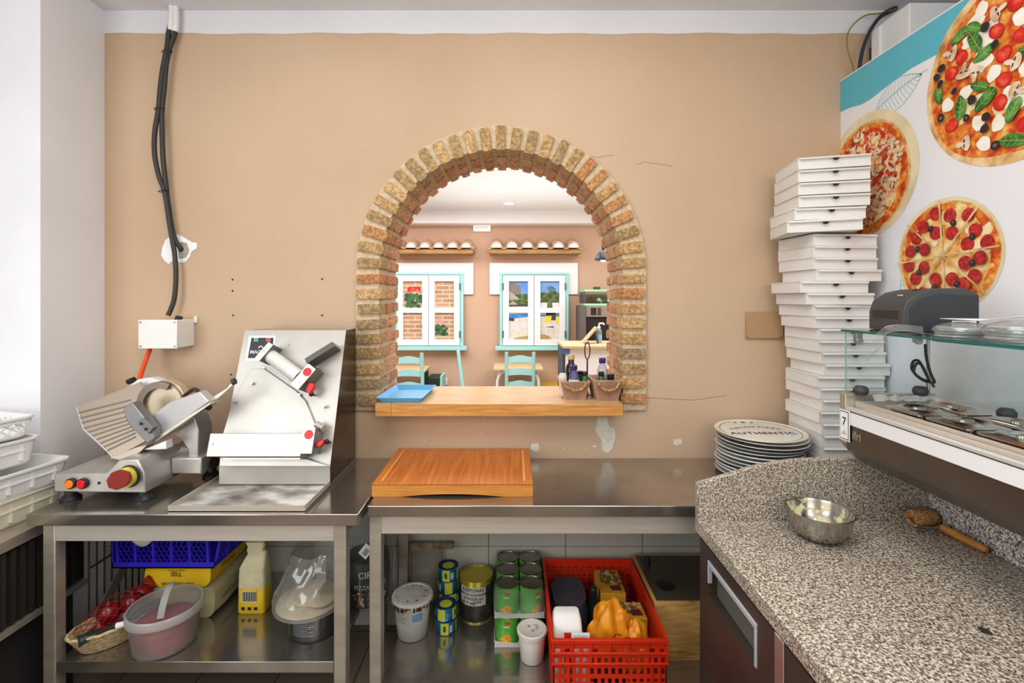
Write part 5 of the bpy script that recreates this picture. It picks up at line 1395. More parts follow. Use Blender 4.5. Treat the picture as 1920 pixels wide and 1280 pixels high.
# ---- long table shelf -------------------------------------------------------
wb = thing('paint_bucket', 'white bucket with brown drips under its lid beneath the long table', 'bucket', (-.463, 2.235, S2))
bcx, bcy = -.463, 2.235
WB = mat('bucket_white', (222,220,214), .4)
MB().lathe([(.064,.0005),(.068,.004),(.084,.165),(.088,.167),(.088,.176),(0,.176)], (bcx,bcy,S2), 40, cap1=False).build('bucket_body', WB, wb, smooth=50)
MB().lathe([(.0885,.160),(.094,.162),(.095,.178),(.092,.184),(.08,.185),(.078,.181),(0,.181)], (bcx,bcy,S2), 40, cap0=False, cap1=False).build('bucket_lid', mat('bucket_lid_white', (212,208,202), .45, 0, (196,190,182), 30), wb, smooth=50)
mb = MB()
DR = mat('brown_drip', (70,50,34), .6)
for i in range(13):
    a = rad(-150+10.5*i+R.uniform(-3,3)); L_ = R.uniform(.006,.024)
    w_ = R.uniform(.004,.010)/.095
    mb.loft([[(bcx+(.0957 if q < .5 else .0945)*math.cos(a+s), bcy+(.0957 if q < .5 else .0945)*math.sin(a+s), S2+.172-q*L_) for s in (-w_, -w_*.3, w_*.4, w_)] for q in (0,.4,1)], closed=False)
for i in range(6):
    a = rad(-100+40*i); mb.poly([(bcx+.062*math.cos(a)+.006*math.cos(k), bcy+.062*math.sin(a)+.004*math.sin(k), S2+.1855) for k in range(6)])
mb.build('brown_drips', DR, wb, smooth=0, fix=False)
mb = MB()
def arcquad(mb, cx, cy, r, a0, a1, z0, z1, mi=0, n=8, r2=None):
    r2 = r2 or r
    mb.loft([[(cx+q*math.cos(rad(a0+(a1-a0)*i/n)), cy+q*math.sin(rad(a0+(a1-a0)*i/n)), z) for i in range(n+1)] for z, q in ((z0,r),(z1,r2))], mi, closed=False)
arcquad(mb, bcx, bcy, .0775, -150, -84, S2+.085, S2+.145, 0, r2=.0835); arcquad(mb, bcx, bcy, .0795, -80, -45, S2+.10, S2+.135, 1, r2=.083)
for k in range(7): arcquad(mb, bcx, bcy, .0786+.0007*k, -146, -112+R.uniform(0,20), S2+.092+.0072*k, S2+.0945+.0072*k, 2, r2=.0786+.0007*k)
mb.build('paper_label', [mat('label_grey', (196,192,186), .6), mat('label_blue', (120,160,196), .5), mat('label_text', (120,116,110), .6)], wb, smooth=0, fix=False)
mb = MB(); mb.tube([(bcx+.0965*math.cos(rad(a)), bcy+.0965*math.sin(rad(a)), S2+.155+.012*math.cos(rad(a*2))) for a in range(-20, 201, 10)], .0022, 6); mb.build('wire_handle', SCREW, wb)
# tuna tins
TINB = mat('tin_blue', (44,120,176), .25, .55); TINY = mat('tin_lime', (196,204,60), .35); TIND = mat('tin_dark_blue', (24,48,96), .3, .3); TINP = mat('tin_print', (60,70,40), .5)
def tinproto():
    o = thing('tuna_tin', 'tin', 'tin', (0,0,0), 0, 'blue and lime tuna tins under the long table')
    r, h = .049, .0595
    MB().lathe([(r*.97,0),(r,.002),(r,h-.002),(r*.97,h)], (0,0,0), 32, cap0=True, cap1=False).build('tin_body', TINB, o, local=True, smooth=50)
    MB().lathe([(r*.965,h),(r*1.01,h-.001),(r*1.01,h+.0005),(r*.95,h-.001),(r*.93,h-.003),(0,h-.003)], (0,0,0), 32, cap0=False, cap1=False).build('tin_end', TIND, o, local=True, smooth=50)
    mb = MB()
    for a in (-125, -35, 60, 150): arcquad(mb, 0, 0, r+.0006, a, a+44, .003, h-.003, 0)
    mb.lathe([(r*.6,h-.0024),(0,h-.0023)], (0,0,0), 24, 0, cap0=False, cap1=False)
    for a in (-110, -20): mb.loft([[((r+.0012)*math.cos(rad(a+k*2.0)), (r+.0012)*math.sin(rad(a+k*2.0)), z) for k in range(8)] for z in (.018,.044)], 1, closed=False)
    for a in (-75, 110): arcquad(mb, 0, 0, r+.0008, a, a+16, .012, h-.015, 2)
    mb.build('paper_label', [TINY, TINP, mat('tin_barcode', (170,196,214), .5)], o, local=True, smooth=0, fix=False)
    return o
tins = [(-.310,2.262,0,'lowest tuna tin of the short stack in front'),(-.312,2.264,1,'top tuna tin of the short stack in front'),(-.315,2.372,0,'lowest tuna tin of the tall stack behind'),(-.313,2.374,1,'second tuna tin up in the tall stack behind'),(-.316,2.372,2,'third tuna tin up in the tall stack behind'),(-.314,2.37,3,'topmost tuna tin of the tall stack behind')]
for i, (x, y, k, lab) in enumerate(tins):
    loc = (x, y, S2+.0005+k*.0610); rz = [.2,1.4,.3,.8,1.9,.1][i]
    if i == 0: p_ = tinproto(); p_.location = loc; p_.rotation_euler = (0,0,rz); p_['label'] = lab
    else: dup(p_, loc, rz, lab)
# olive can
oc = thing('olive_can', 'large black can of sliced olives with a yellow band', 'can', (-.176, 2.375, S2))
r, h = .080, .198; OX, OY = -.176, 2.375
MB().lathe([(r*.97,.0005),(r,.003),(r,h*.86),(r,h*.865)], (OX,OY,S2), 40, cap1=False).build('can_body', mat('can_black', (36,34,32), .4, 0, (70,66,60), 30), oc, smooth=50)
MB().lathe([(r+.0006,h*.865),(r+.0006,h-.004),(r*1.01,h-.002),(r*1.01,h),(r*.95,h),(r*.94,h-.004),(r*.7,h-.003),(r*.68,h-.005),(0,h-.005)], (OX,OY,S2), 40, cap0=False, cap1=False).build('can_top', mat('can_gold', (190,172,60), .3, .6), oc, smooth=50)
MB().lathe([(r*1.008,.0008),(r*1.008,.006)], (OX,OY,S2), 40, cap0=False, cap1=False).build('can_foot_ring', mat('can_gold2', (180,164,70), .3, .6), oc)
mb = MB(); arcquad(mb, OX, OY, r+.0008, -150, -52, S2+.085, S2+h*.865, 0, 16)
for txt, z, sz in (('AZEITONAS', .158, .021), ('PRETAS OXIDADAS', .137, .0165), ('AS RODELAS', .118, .018)):
    M = Matrix.Translation((OX,OY,S2+z)) @ Matrix.Rotation(rad(-10), 4, 'Z') @ Matrix.Translation((0,-(r+.0014),0)) @ Matrix.Rotation(rad(90), 4, 'X'); put_text(mb, txt, sz, M, 1, wrapr=r+.0014, bold=.0005)
for i in range(12):
    a = rad(-100+R.uniform(-40,40)); c = Vector((OX+(r+.001)*math.cos(a), OY+(r+.001)*math.sin(a), S2+R.uniform(.09,.105)))
    mb.sphere(c, (.007,.0025,.006), 10, 6, mi=2)
mb.build('paper_label', [mat('olive_label', (196,194,186), .5), INK, mat('olive_print', (110,108,104), .5)], oc, smooth=0, fix=False)
# fruit cans in card trays
CGR = tri_mat('can_green', [(44,120,40),(86,168,62),(120,190,80)], [.3,.5,.7], 6, .35, 3); CTOP = mat('can_lid_steel', (150,148,138), .32, 1.0)
def canproto():
    o = thing('fruit_can', 'can', 'can', (0,0,0), 0, 'green tinned fruit cans in the card trays')
    r, h = .0535, .126
    MB().lathe([(r*.97,0),(r*1.005,.002),(r,.005),(r,h-.005)], (0,0,0), 32, cap1=False).build('can_body', CGR, o, local=True, smooth=50)
    MB().lathe([(r,h-.005),(r*1.012,h-.002),(r*1.012,h),(r*.95,h),(r*.93,h-.004),(r*.6,h-.003),(0,h-.0035)], (0,0,0), 32, cap0=False, cap1=False).build('can_lid', CTOP, o, local=True, smooth=50)
    mb = MB()
    for a, z, q in ((-62,.032,.018),(-84,.022,.013)):
        c = Vector((r*.99*math.cos(rad(a)), r*.99*math.sin(rad(a)), z)); mb.sphere(c, (q, q, q), 12, 8, mi=0) if False else None
        M = Matrix.Rotation(rad(a+90), 4, 'Z') @ Matrix.Translation((0,-(r+.0008),z)) @ Matrix.Rotation(rad(90), 4, 'X')
        vs = [Vector((q*math.cos(k*.4), q*1.1*math.sin(k*.4), 0)) for k in range(16)]
        vs = [Vector((r*math.sin(v.x/r), v.y, -r*(1-math.cos(v.x/r)))) for v in vs]
        mb.add([Vector((0,0,.0004))]+vs, [(0,k+1,(k+1)%16+1) for k in range(16)], 0, M)
    for a in (-60,): arcquad(mb, 0, 0, r+.001, a-14, a+14, .096, .106, 1)
    for a in (-64,): arcquad(mb, 0, 0, r+.001, a-16, a+10, .082, .0865, 2)
    mb.build('can_print', [tri_mat('fruit_print', [(210,110,20),(232,160,40),(240,200,80)], [.35,.5,.65], 40, .5), mat('print_red_tag', (200,40,36), .5), mat('print_cream_text', (226,232,200), .5)], o, local=True, smooth=0, fix=False)
    return o
TRAYM = mat('tray_card', (206,204,198), .7)
def cantray(label, x0, z, cols_rows):
    o = thing('can_tray', label, 'tray', (x0+.11, 2.30, z))
    x0 -= .002; x1, y0, y1 = x0+.227, 2.142, 2.478
    mb = MB(); mb.box(x0,x1,y0,y1,z+.0003,z+.002); mb.box(x0,x0+.002,y0,y1,z+.002,z+.026); mb.box(x1-.002,x1,y0,y1,z+.002,z+.026); mb.box(x0,x1,y1-.002,y1,z+.002,z+.026)
    N = 12; A = [(x0+(x1-x0)*i/N, y0, z+.0282-.009*math.sin(math.pi*i/N)) for i in range(N+1)]
    P_ = [(x0,y0,z+.002)]+[(x1,y0,z+.002)]+A[::-1]
    mb.ext(P_, [(p[0],p[1]+.002,p[2]) for p in P_]); mb.build('tray_card', TRAYM, o, smooth=0)
    return o
cx0 = -.078
cantray('lower pale card tray under the fruit cans', cx0, S2, None)
cantray('upper pale card tray between the two layers of fruit cans', cx0, S2+.1305, None)
fp = None; k = 0
for tier, z in ((0, S2+.0025), (1, S2+.1330)):
    for rI, ry in enumerate((2.2, 2.31, 2.42)):
        for cI, rx in enumerate((cx0+.0565, cx0+.1665)):
            if tier == 0 and rI > 0 and cI == 1: continue
            rown = ('front', 'middle', 'rear')[rI]; side = ('olive can', 'red crate')[cI]
            lab = f'green fruit can in the {("lower","upper")[tier]} tray, {rown} row, on the {side} side'
            loc = (rx, ry, z); rz = rad([-28,8,-14,4,-20,10][(rI*2+cI) % 6])
            if fp is None: fp = canproto(); fp['label'] = lab; fp.location = loc; fp.rotation_euler = (0,0,rz)
            else: dup(fp, loc, rz, lab)
sf = thing('shrink_wrap', 'clear shrink wrap around the upper tray of green fruit cans', 'wrap', (cx0+.11, 2.3, S2+.135))
mb = MB(); mb.loft([[(x,y,z) for x,y,_ in rr(cx0+.1115,2.31,0,.230+dx,.345+dx,.012,3)] for z, dx in ((S2+.136,0),(S2+.20,.002),(S2+.258,0))], cap0=False, cap1=False)
mb.build('wrap_film', clear_mat('can_wrap', refl=.07, haze=.05, rough=.12), sf, smooth=60)
# white deli tub
wt = thing('deli_tub', 'small white lidded tub with scribbled lid standing by the red crate', 'tub', (.086, 2.073, S2))
tx, ty = .0865, 2.078
MB().lathe([(.046,.0005),(.049,.004),(.060,.122)], (tx,ty,S2), 36, cap1=True).build('tub_body', mat('deli_white', (236,232,224), .4), wt, smooth=50)
MB().lathe([(.0605,.112),(.0645,.113),(.0655,.128),(.062,.131),(.058,.131),(.056,.129),(0,.129)], (tx,ty,S2), 36, cap0=False, cap1=False).build('tub_lid', mat('deli_lid', (218,214,204), .35), wt, smooth=50)
mb = MB()
for pts in ([(-.02,.012),(-.012,.02),(-.016,.008),(-.005,.016)],[(.008,.018),(.02,.024),(.026,.014),(.016,.01),(.024,.004),(.03,.01)],[(.0,-.012),(.008,-.008),(.01,-.018),(.0,-.02),(-.002,-.012)],[(.014,.0),(.02,-.006),(.03,.0)]):
    mb.tube(smooth_path([(tx+a, ty+b, S2+.1296) for a, b in pts], 4), .0009, 4)
mb.build('scribbled_writing', INK, wt)
# red crate
RC = mat('red_crate_plastic', (214,48,18), .4, 0, (198,40,12), 4); RCD = RC
rc = thing('plastic_crate', 'orange red ventilated crate full of bags beneath the long table', 'crate', (.38, 2.13, S2))
X0, X1, Y0_, Y1_, Z0, Z1 = .159, .596, 1.852, 2.42, S2+.0005, .384
t = .004
def slotwall(mb, P, L, H_, rows, solid=None):
    "vertical slots between horizontal rails; P(u,v,h) with h the outward offset"
    zs = [0]+[r_[1] for r_ in rows]+[H_]
    def bar(u0,u1,v0,v1,h0=0,h1=t):
        A = [P(u0,v0,h0),P(u1,v0,h0),P(u1,v1,h0),P(u0,v1,h0)]; B = [P(u0,v0,h1),P(u1,v0,h1),P(u1,v1,h1),P(u0,v1,h1)]; mb.ext(A,B)
    prev = 0
    for v0, v1, n in rows:
        bar(0,L,prev,v0)
        gap = L/n
        for i in range(n+1):
            c_ = i*gap; w_ = gap*.24
            bar(max(0,c_-w_),min(L,c_+w_),v0,v1)
        if solid: bar(solid[0]*L,solid[1]*L,v0,v1) if (v1 < solid[2]) else None
        prev = v1
    bar(0,L,prev,H_)
rows = [(.022,.038,16),(.048,.064,16),(.074,.09,16),(.105,.13,16),(.145,.17,16),(.185,.205,12)]
Hc = Z1-Z0
mb = MB(); slotwall(mb, lambda u,v,h: Vector((X0+u, Y0_+.004-h, Z0+v)), X1-X0, Hc, rows, (.36,.66,.1)); mb.build('front_wall', RC, rc, smooth=0)
mb = MB(); slotwall(mb, lambda u,v,h: Vector((X0+u, Y1_-.004+h, Z0+v)), X1-X0, Hc, rows, (.4,.6,.1)); mb.build('rear_wall', RC, rc, smooth=0)
for s, xx in ((-1, X0), (1, X1)):
    mb = MB(); slotwall(mb, lambda u,v,h: Vector((xx-s*.004+s*h, Y0_+u, Z0+v)), Y1_-Y0_, Hc, [(a,b,24) for a,b,_ in rows[:5]]); mb.build('side_wall', RC, rc, smooth=0)
MB().box(X0+.004,X1-.004,Y0_+.004,Y1_-.004,Z0,Z0+.006).build('crate_floor', RC, rc)
mb = MB()
for y in (Y0_-.008, Y1_): 
    for z_ in (Z1-.014, Z1-.058, Z1-.098): mb.box(X0-.008, X1+.008, y, y+.008, z_, z_+.008 if z_ < Z1-.02 else Z1)
for x in (X0-.008, X1):
    mb.box(x, x+.008, Y0_, Y1_, Z1-.014, Z1)
    for z_ in (Z1-.058, Z1-.098): mb.box(x, x+.008, Y0_, Y1_, z_, z_+.006)
mb.build('crate_rim', RC, rc, bevel=.0015)
mb = MB()
for i in range(7):
    u = X0+(X1-X0)*i/6; MB().box(u-.003, u+.003, Y0_-.0075, Y0_, Z1-.098, Z1-.014).build('front_rib', RC, rc)
for u in (X0+.03, X0+.06, X1-.06, X1-.03): MB().box(u-.003, u+.003, Y0_-.0075, Y0_, Z0, Z1-.1).build('front_rib', RC, rc)
# contents
def lump(name, label, cat, c, r, m, part, jit=.3, seed=1, freq=2.2, kind=None, nu=28, nv=16):
    o = thing(name, label, cat, (c[0], c[1], c[2]-r[2])); MB().sphere(c, r, nu, nv, jit=jit, seed=seed, freq=freq).build(part, m, o, smooth=70); return o
zf = Z0+.0065
o = thing('plastic_bag', 'dark slate plastic bag slumped at the wall end of the red crate', 'bag', (.26, 2.25, zf))
mb = MB(); g = []
for i in range(11):
    t_ = i/10; z = zf+.19*t_; k = 1-.12*t_**3
    g.append([(.262+.085*k*x*(1+.12*noise.noise(Vector((x*2, y*2, z*18)))), 2.235+.125*k*y*(1+.12*noise.noise(Vector((x*2+4, y*2, z*18)))), z) for x, y, _ in rr(0,0,0,2,2,.6,6)])
g.append([(p[0]*.55+.262*.45, p[1]*.55+2.235*.45, p[2]-.012) for p in g[-1]])
mb.loft(g); mb.build('bag_film', mat('slate_bag', (66,64,78), .4, 0, (46,44,54), 9, bump=.4, bscale=18), o, smooth=60)
bo = thing('wine_bottle', 'dark green bottle neck standing in the middle of the red crate', 'bottle', (.372, 2.19, zf))
MB().lathe([(.03,0),(.033,.004),(.033,.13),(.026,.155),(.0145,.175),(.0135,.215)], (.372,2.19,zf), 24).build('bottle_body', mat('bottle_dark', (24,36,32), .15), bo, smooth=50)
MB().lathe([(.0145,.205),(.0150,.206),(.0150,.232),(.013,.234),(0,.234)], (.372,2.19,zf), 20, cap0=False, cap1=False).build('bottle_cap', mat('cap_dark', (28,34,34), .4), bo, smooth=50)
CART = mat('yellow_carton', (204,150,40), .55, 0, (190,134,30), 4)
def carton(label, x0, x1, y0, y1, z0, z1, deco):
    o = thing('snack_carton', label, 'carton', ((x0+x1)/2,(y0+y1)/2,z0))
    MB().box(x0,x1,y0,y1,z0,z1).build('carton_body', CART, o, bevel=.002)
    mb = MB(); rg = random.Random(deco)
    for i in range(34):
        x, y = rg.uniform(x0+.01,x1-.01), rg.uniform(y0+(y1-y0)*.35,y1-.01); q = rg.uniform(.005,.012)
        mb.poly([(x+q*math.cos(k*.8), y+q*1.4*math.sin(k*.8), z1+.0006+i*.00004) for k in range(8)], rg.choice([0,1,2]))
    mb.poly([(x1-.06,y0+.02,z1+.0025),(x1-.012,y0+.02,z1+.0025),(x1-.02,y0+.06,z1+.0025),(x1-.065,y0+.055,z1+.0025)], 3)
    mb.build('carton_print', [mat('nut_brown', (130,86,46), .6), mat('nut_cream', (214,186,140), .6), mat('nut_green', (96,96,40), .6), mat('tag_maroon', (96,30,34), .6)], o, smooth=0, fix=False)
carton('yellow nut carton standing highest at the wall end of the red crate', .405, .52, 2.19, 2.38, zf, zf+.205, 2)
carton('yellow nut carton lower down beside the side wall of the red crate', .455, .582, 2.06, 2.175, zf, zf+.175, 5)
o = thing('orange_bag', 'crumpled orange plastic bag at the front of the red crate', 'bag', (.43, 2.0, zf))
ORB = mat('orange_bag_film', (226,150,30), .3, 0, (206,120,16), 12, bump=.6, bscale=22)
MB().sphere((.405,1.972,zf+.17), (.085,.076,.125), 36, 22, jit=.34, seed=4, freq=2.6, zmin=zf+.001).build('bag_film', ORB, o, smooth=60)
MB().sphere((.495,1.945,zf+.13), (.06,.062,.11), 30, 18, jit=.34, seed=8, freq=2.8, zmin=zf+.001).build('bag_fold', ORB, o, smooth=60)
mb = MB()
for s in ((.40,1.895,.21),(.44,1.89,.2),(.47,1.882,.175)): mb.tube(smooth_path([(s[0],s[1],zf+s[2]),(s[0]+.012,s[1]-.006,zf+s[2]+.02),(s[0]+.03,s[1]-.002,zf+s[2]+.01)]), .003, 6)
mb.build('red_print', mat('bag_red', (176,40,20), .4), o)
o = thing('paper_packet', 'white folded paper packet in the front corner of the red crate', 'packet', (.225, 1.95, zf))
mb = MB(); g = []
for z, w_, d_, oy in ((0,.118,.09,0),(.10,.124,.095,0),(.20,.12,.09,0),(.245,.112,.07,.01),(.262,.10,.04,.02)):
    g.append([(.225+x, 1.968+oy+y, zf+z) for x, y, _ in rr(0,0,0,w_,d_,.015,3)])
mb.loft(g); mb.build('packet_body', mat('packet_white', (232,230,226), .6, bump=.5, bscale=22), o, smooth=40)
o = thing('ticket_strip', 'red and white striped packet leaning on the front wall of the red crate', 'packet', (.24, 1.88, zf))
M = frame((.256, 1.892, zf+.21), (1,0,0), (0,.1,1))
mb = MB(); 
for i, (a, b, mi) in enumerate(((-.05,-.022,1),(-.022,.05,0))): mb.box(a, b, -.20, .02, -.003, .003, mi, M)
for k in range(9): mb.box(-.012+.006*k, -.0095+.006*k, -.015, .012, .003, .0036, 2, M)
mb.build('packet_face', [mat('strip_white', (226,222,220), .5), mat('strip_red', (190,24,30), .5), mat('strip_grey', (170,168,166), .5)], o, smooth=0)
# plywood box
PLY = tri_mat('plywood', [(150,104,50),(196,150,84),(214,172,106)], [.3,.5,.7], 4, .6, 5, .03, (1.2,1,9), 1.2)
bxo = thing('plywood_box', 'plywood box with a dark top standing beside the red crate', 'box', (.86, 2.26, S2))
px0, px1, py0, py1, pz = .613, 1.02, 2.062, 2.452, .392
mb = MB(); mb.box(px0,px1,py0,py0+.012,S2+.0005,pz); mb.box(px0,px1,py1-.012,py1,S2+.0005,pz); mb.box(px1-.012,px1,py0+.012,py1-.012,S2+.0005,pz); mb.box(px0,px0+.012,py0+.012,py1-.012,S2+.0005,pz); mb.build('box_side', PLY, bxo, bevel=.001)
mb = MB(); mb.box(px0+.0125,px1-.0125,py0+.0125,py1-.0125,pz-.012,pz-.001); mb.build('box_top', mat('dark_top', (74,66,50), .3, 0, (60,54,42), 3), bxo)
mb = MB(); mb.lathe([(.038,0),(.04,.003),(.03,.005),(0,.005)], (px0+.085,py0+.12,pz-.0009), 24, cap1=False); mb.build('round_stopper', BLACK, bxo, smooth=50)
mb = MB(); mb.lathe([(.014,0),(.016,.02),(.012,.04),(0,.041)], (px0+.05,py1-.10,pz-.0009), 16, cap1=False); mb.build('top_knob', BLACK, bxo, smooth=50)
# pale board strip leaning on the tiles behind the tins
bs_ = thing('old_board', 'worn pale board leaning on the tiles behind the white bucket', 'board', (-.44, 2.46, S2))
mb = MB(); mb.box(-.515,-.36,2.462,2.478,S2+.0005,.415,0); mb.box(-.52,-.30,2.455,2.482,.4155,.445,1); mb.build('board_sheet', [mat('board_grey', (150,146,134), .7, 0, (126,120,108), 9), mat('board_edge', (168,158,138), .7, 0, (110,84,60), 20)], bs_)
# ================================================================== ON THE SILL
tr = thing('serving_tray', 'flat sky blue plastic tray on the wooden sill', 'tray', (-.555, 2.56, SILLTOP), rad(-2))
TRB = mat('tray_blue', (104,178,228), .35); 
mb = MB()
def trr(w, l, z, r=.012): return rr(0,0,z,w,l,r,3)
mb.loft([trr(.195,.32,.0005), trr(.232,.36,.024), trr(.236,.364,.024), trr(.236,.364,.0265), trr(.228,.356,.0265), trr(.190,.315,.0035)])
mb.build('tray_dish', TRB, tr, local=True, smooth=30)
WAS = mat('whitewashed_wood', (206,170,146), .7, 0, (178,140,116), 20, (1,1,.2))
ROPE = tri_mat('jute_rope', [(120,84,40),(176,134,78),(204,166,108)], [.3,.5,.7], 90, .9, 3, .5)
def caddy(label, cx, cy, w0, w1, l, h, rz):
    o = thing('bottle_caddy', label, 'basket', (cx, cy, SILLTOP), rz)
    t = .006
    outer = lambda k, z: [(x*k, y, z) for x, y, _ in rr(0,0,0,1,l*(.86+.14*z/h),.003,1)]
    mb = MB(); mb.loft([outer(w0,.0005), outer(w1,h), [(x*(1-2*t/w1), y*(1-2*t/l), h) for x,y,_ in outer(w1,h)], [(x*(1-2*t/w0), y*(1-2*t/l), .008) for x,y,_ in outer(w0,.008)]])
    mb.build('caddy_wall', WAS, o, local=True, smooth=0)
    mb = MB(); n = 15
    for i in range(n):
        u = -.5+(i+.5)/n*.96+.02
        y0, y1 = -l*.86/2-.0015, -l/2-.0015
        a = .0018
        mb.ext([(u*w0-a,y0,.003),(u*w0+a,y0,.003),(u*w1+a*1.3,y1,h-.004),(u*w1-a*1.3,y1,h-.004)], [(u*w0-a,y0+.002,.003),(u*w0+a,y0+.002,.003),(u*w1+a*1.3,y1+.002,h-.004),(u*w1-a*1.3,y1+.002,h-.004)])
    mb.build('wall_slat', mat('slat_brown', (136,96,72), .8), o, local=True)
    y = -l/2-.006
    MB().tube(smooth_path([(-w1*.34,y+.006,h*.86),(-w1*.33,y-.006,h*.80),(-w1*.20,y-.006,h*.62),(0,y-.006,h*.55),(w1*.20,y-.006,h*.64),(w1*.33,y-.006,h*.84),(w1*.34,y+.006,h*.90)], 6), .0075, 8).build('rope_handle', ROPE, o, local=True, smooth=60)
    return o
K1, K2 = (.322, 2.535), (.479, 2.50)
caddy('slatted caddy of bottles and a shaker on the wooden sill', K1[0], K1[1], .102, .152, .20, .098, 0)
caddy('slatted caddy of bottles against the brick jamb on the sill', K2[0], K2[1], .098, .15, .19, .108, rad(4))
zS = SILLTOP+.0085
def bottle(label, x, y, prof, m, cap, mcap, group='bottles in the two sill caddies', lab=None):
    o = thing('bottle', label, 'bottle', (x, y, zS), 0, group)
    MB().lathe(prof, (0,0,0), 24).build('bottle_body', m, o, local=True, smooth=50)
    MB().lathe(cap, (0,0,0), 20).build('bottle_cap', mcap, o, local=True, smooth=50)
    if lab: MB().lathe(lab[0], (0,0,0), 24, cap0=False, cap1=False).build('paper_label', lab[1], o, local=True, smooth=50)
OIL = mat('dark_vinegar_glass', (40,34,44), .08); GRG = mat('green_glass', (34,96,40), .08); CLG = clear_mat('bottle_clear', (226,226,236), refl=.08, haze=.18, rough=.05)
PUR = mat('purple_cap', (58,44,110), .4); CORK = mat('cork', (206,180,130), .8, 0, (176,146,96), 60); BLK = BLACK
bottle('tall dark bottle with a cork stopper in the shaker caddy', K1[0]-.004, K1[1]+.045, [(.026,0),(.029,.004),(.030,.13),(.026,.15),(.016,.163),(.015,.185)], OIL, [(.0165,.183),(.018,.185),(.018,.206),(.016,.209)], CORK)
bottle('short bottle with a purple cap in the shaker caddy', K1[0]+.004, K1[1]-.018, [(.026,0),(.028,.004),(.028,.095),(.022,.115),(.014,.130),(.0135,.14)], mat('violet_glass', (92,84,120), .1), [(.0155,.135),(.0165,.136),(.0165,.160),(.014,.162)], PUR, lab=([(.0286,.04),(.0286,.088)], PAPER))
bottle('green bottle with a black cap in the shaker caddy', K1[0]+.058, K1[1]-.03, [(.017,0),(.018,.003),(.018,.085),(.013,.102),(.0115,.112)], GRG, [(.013,.108),(.014,.109),(.014,.128),(.012,.130)], BLK)
bottle('clear bottle with a purple cap in the caddy by the brick jamb', K2[0]+.0, K2[1]+.045, [(.026,0),(.028,.004),(.028,.13),(.022,.15),(.0145,.165),(.014,.175)], CLG, [(.017,.168),(.018,.169),(.018,.194),(.015,.196)], PUR)
bottle('green bottle with a black cap in the caddy by the brick jamb', K2[0]-.02, K2[1]-.03, [(.018,0),(.019,.003),(.019,.088),(.013,.105),(.012,.116)], GRG, [(.0135,.112),(.0145,.113),(.0145,.132),(.012,.134)], BLK)
bottle('stubby black bottle in the caddy by the brick jamb', K2[0]+.032, K2[1]-.015, [(.018,0),(.019,.003),(.019,.085),(.017,.09)], mat('stub_glass', (46,44,46), .2), [(.0175,.088),(.0185,.089),(.0185,.117),(.016,.119)], BLK)
bottle('dark round bottle behind the green one in the shaker caddy', K1[0]+.045, K1[1]+.03, [(.02,0),(.022,.004),(.022,.08),(.018,.1),(.014,.108)], OIL, [(.016,.105),(.017,.106),(.017,.122),(.014,.124)], BLK)
sh = thing('pepper_shaker', 'white ribbed shaker in the sill caddy', 'shaker', (K1[0]-.055, K1[1]-.01, zS))
MB().lathe([(.018,0),(.02,.004),(.02,.075),(.022,.082),(.022,.105),(.017,.116),(0,.119)], (0,0,0), 20, cap1=False).build('shaker_body', mat('shaker_white', (226,222,212), .4, 0, (206,200,188), 40), sh, local=True, smooth=50)
rh = thing('caddy_hook', 'tall dark metal ring handle rising between the two sill caddies', 'handle stand', (.408, 2.60, SILLTOP))
mb = MB(); mb.tube([(.408,2.60,SILLTOP+.004),(.408,2.60,SILLTOP+.19)], .0045, 8); mb.build('hook_stem', mat('iron_dark', (74,68,66), .4, .6), rh)
mb = MB(); mb.tube([(.408+.014*math.cos(a), 2.60, SILLTOP+.236+.046*math.sin(a)) for a in [2*math.pi*i/24 for i in range(24)]], .0035, 8, closed=True); mb.build('hook_ring', mat('iron_dark2', (74,68,66), .4, .6), rh)
MB().lathe([(.028,0),(.028,.004),(.01,.006),(0,.006)], (.408,2.60,SILLTOP+.0005), 20, cap1=False).build('hook_base', mat('iron_dark3', (74,68,66), .4, .6), rh)

# ================================================================== DINING ROOM
AQUA = mat('aqua_paint', (158,214,216), .5); SHW = mat('shutter_white', (236,234,236), .5)
def DX(px, d=DW): return WX(px, d)
def DZ(py, d=DW): return WZ(py, d)
es = thing('exit_sign', 'small white emergency exit sign below the dining room ceiling beam', 'sign', (DX(904), 6.95, DZ(428)))
MB().box(DX(888), DX(920), 6.93, 6.995, DZ(434.5), DZ(421.5)).build('sign_body', mat('sign_white', (240,240,240), .4, emit=(250,250,250), estr=.25), es, bevel=.006)
mb = MB()
for k in range(6): mb.box(DX(892+4.1*k), DX(894.6+4.1*k), 6.928, 6.93, DZ(430.5), DZ(426), 0)
mb.build('sign_print', mat('sign_print', (214,216,214), .5), es)
dl = thing('downlight', 'small round recessed downlight in the dining room ceiling', 'light', (DX(954, 6.17), 6.17, 2.92))
MB().lathe([(.06,0),(.06,.006)], (DX(954,6.17),6.17,2.919), 24).build('lamp_disc', mat('lamp_glow', (255,255,250), .4, emit=(255,252,244), estr=6), dl)
MB().lathe([(.061,0),(.085,0),(.085,.008),(.061,.008),(.061,0)], (DX(954,6.17),6.17,2.9185), 24, cap0=False, cap1=False).build('lamp_ring', WHITE, dl)
TERR = mat('terracotta_tile', (214,184,160), .8, 0, (190,156,130), 10); PLK = mat('canopy_plank', (172,128,74), .6, 0, (140,98,50), 6, (1,8,8))
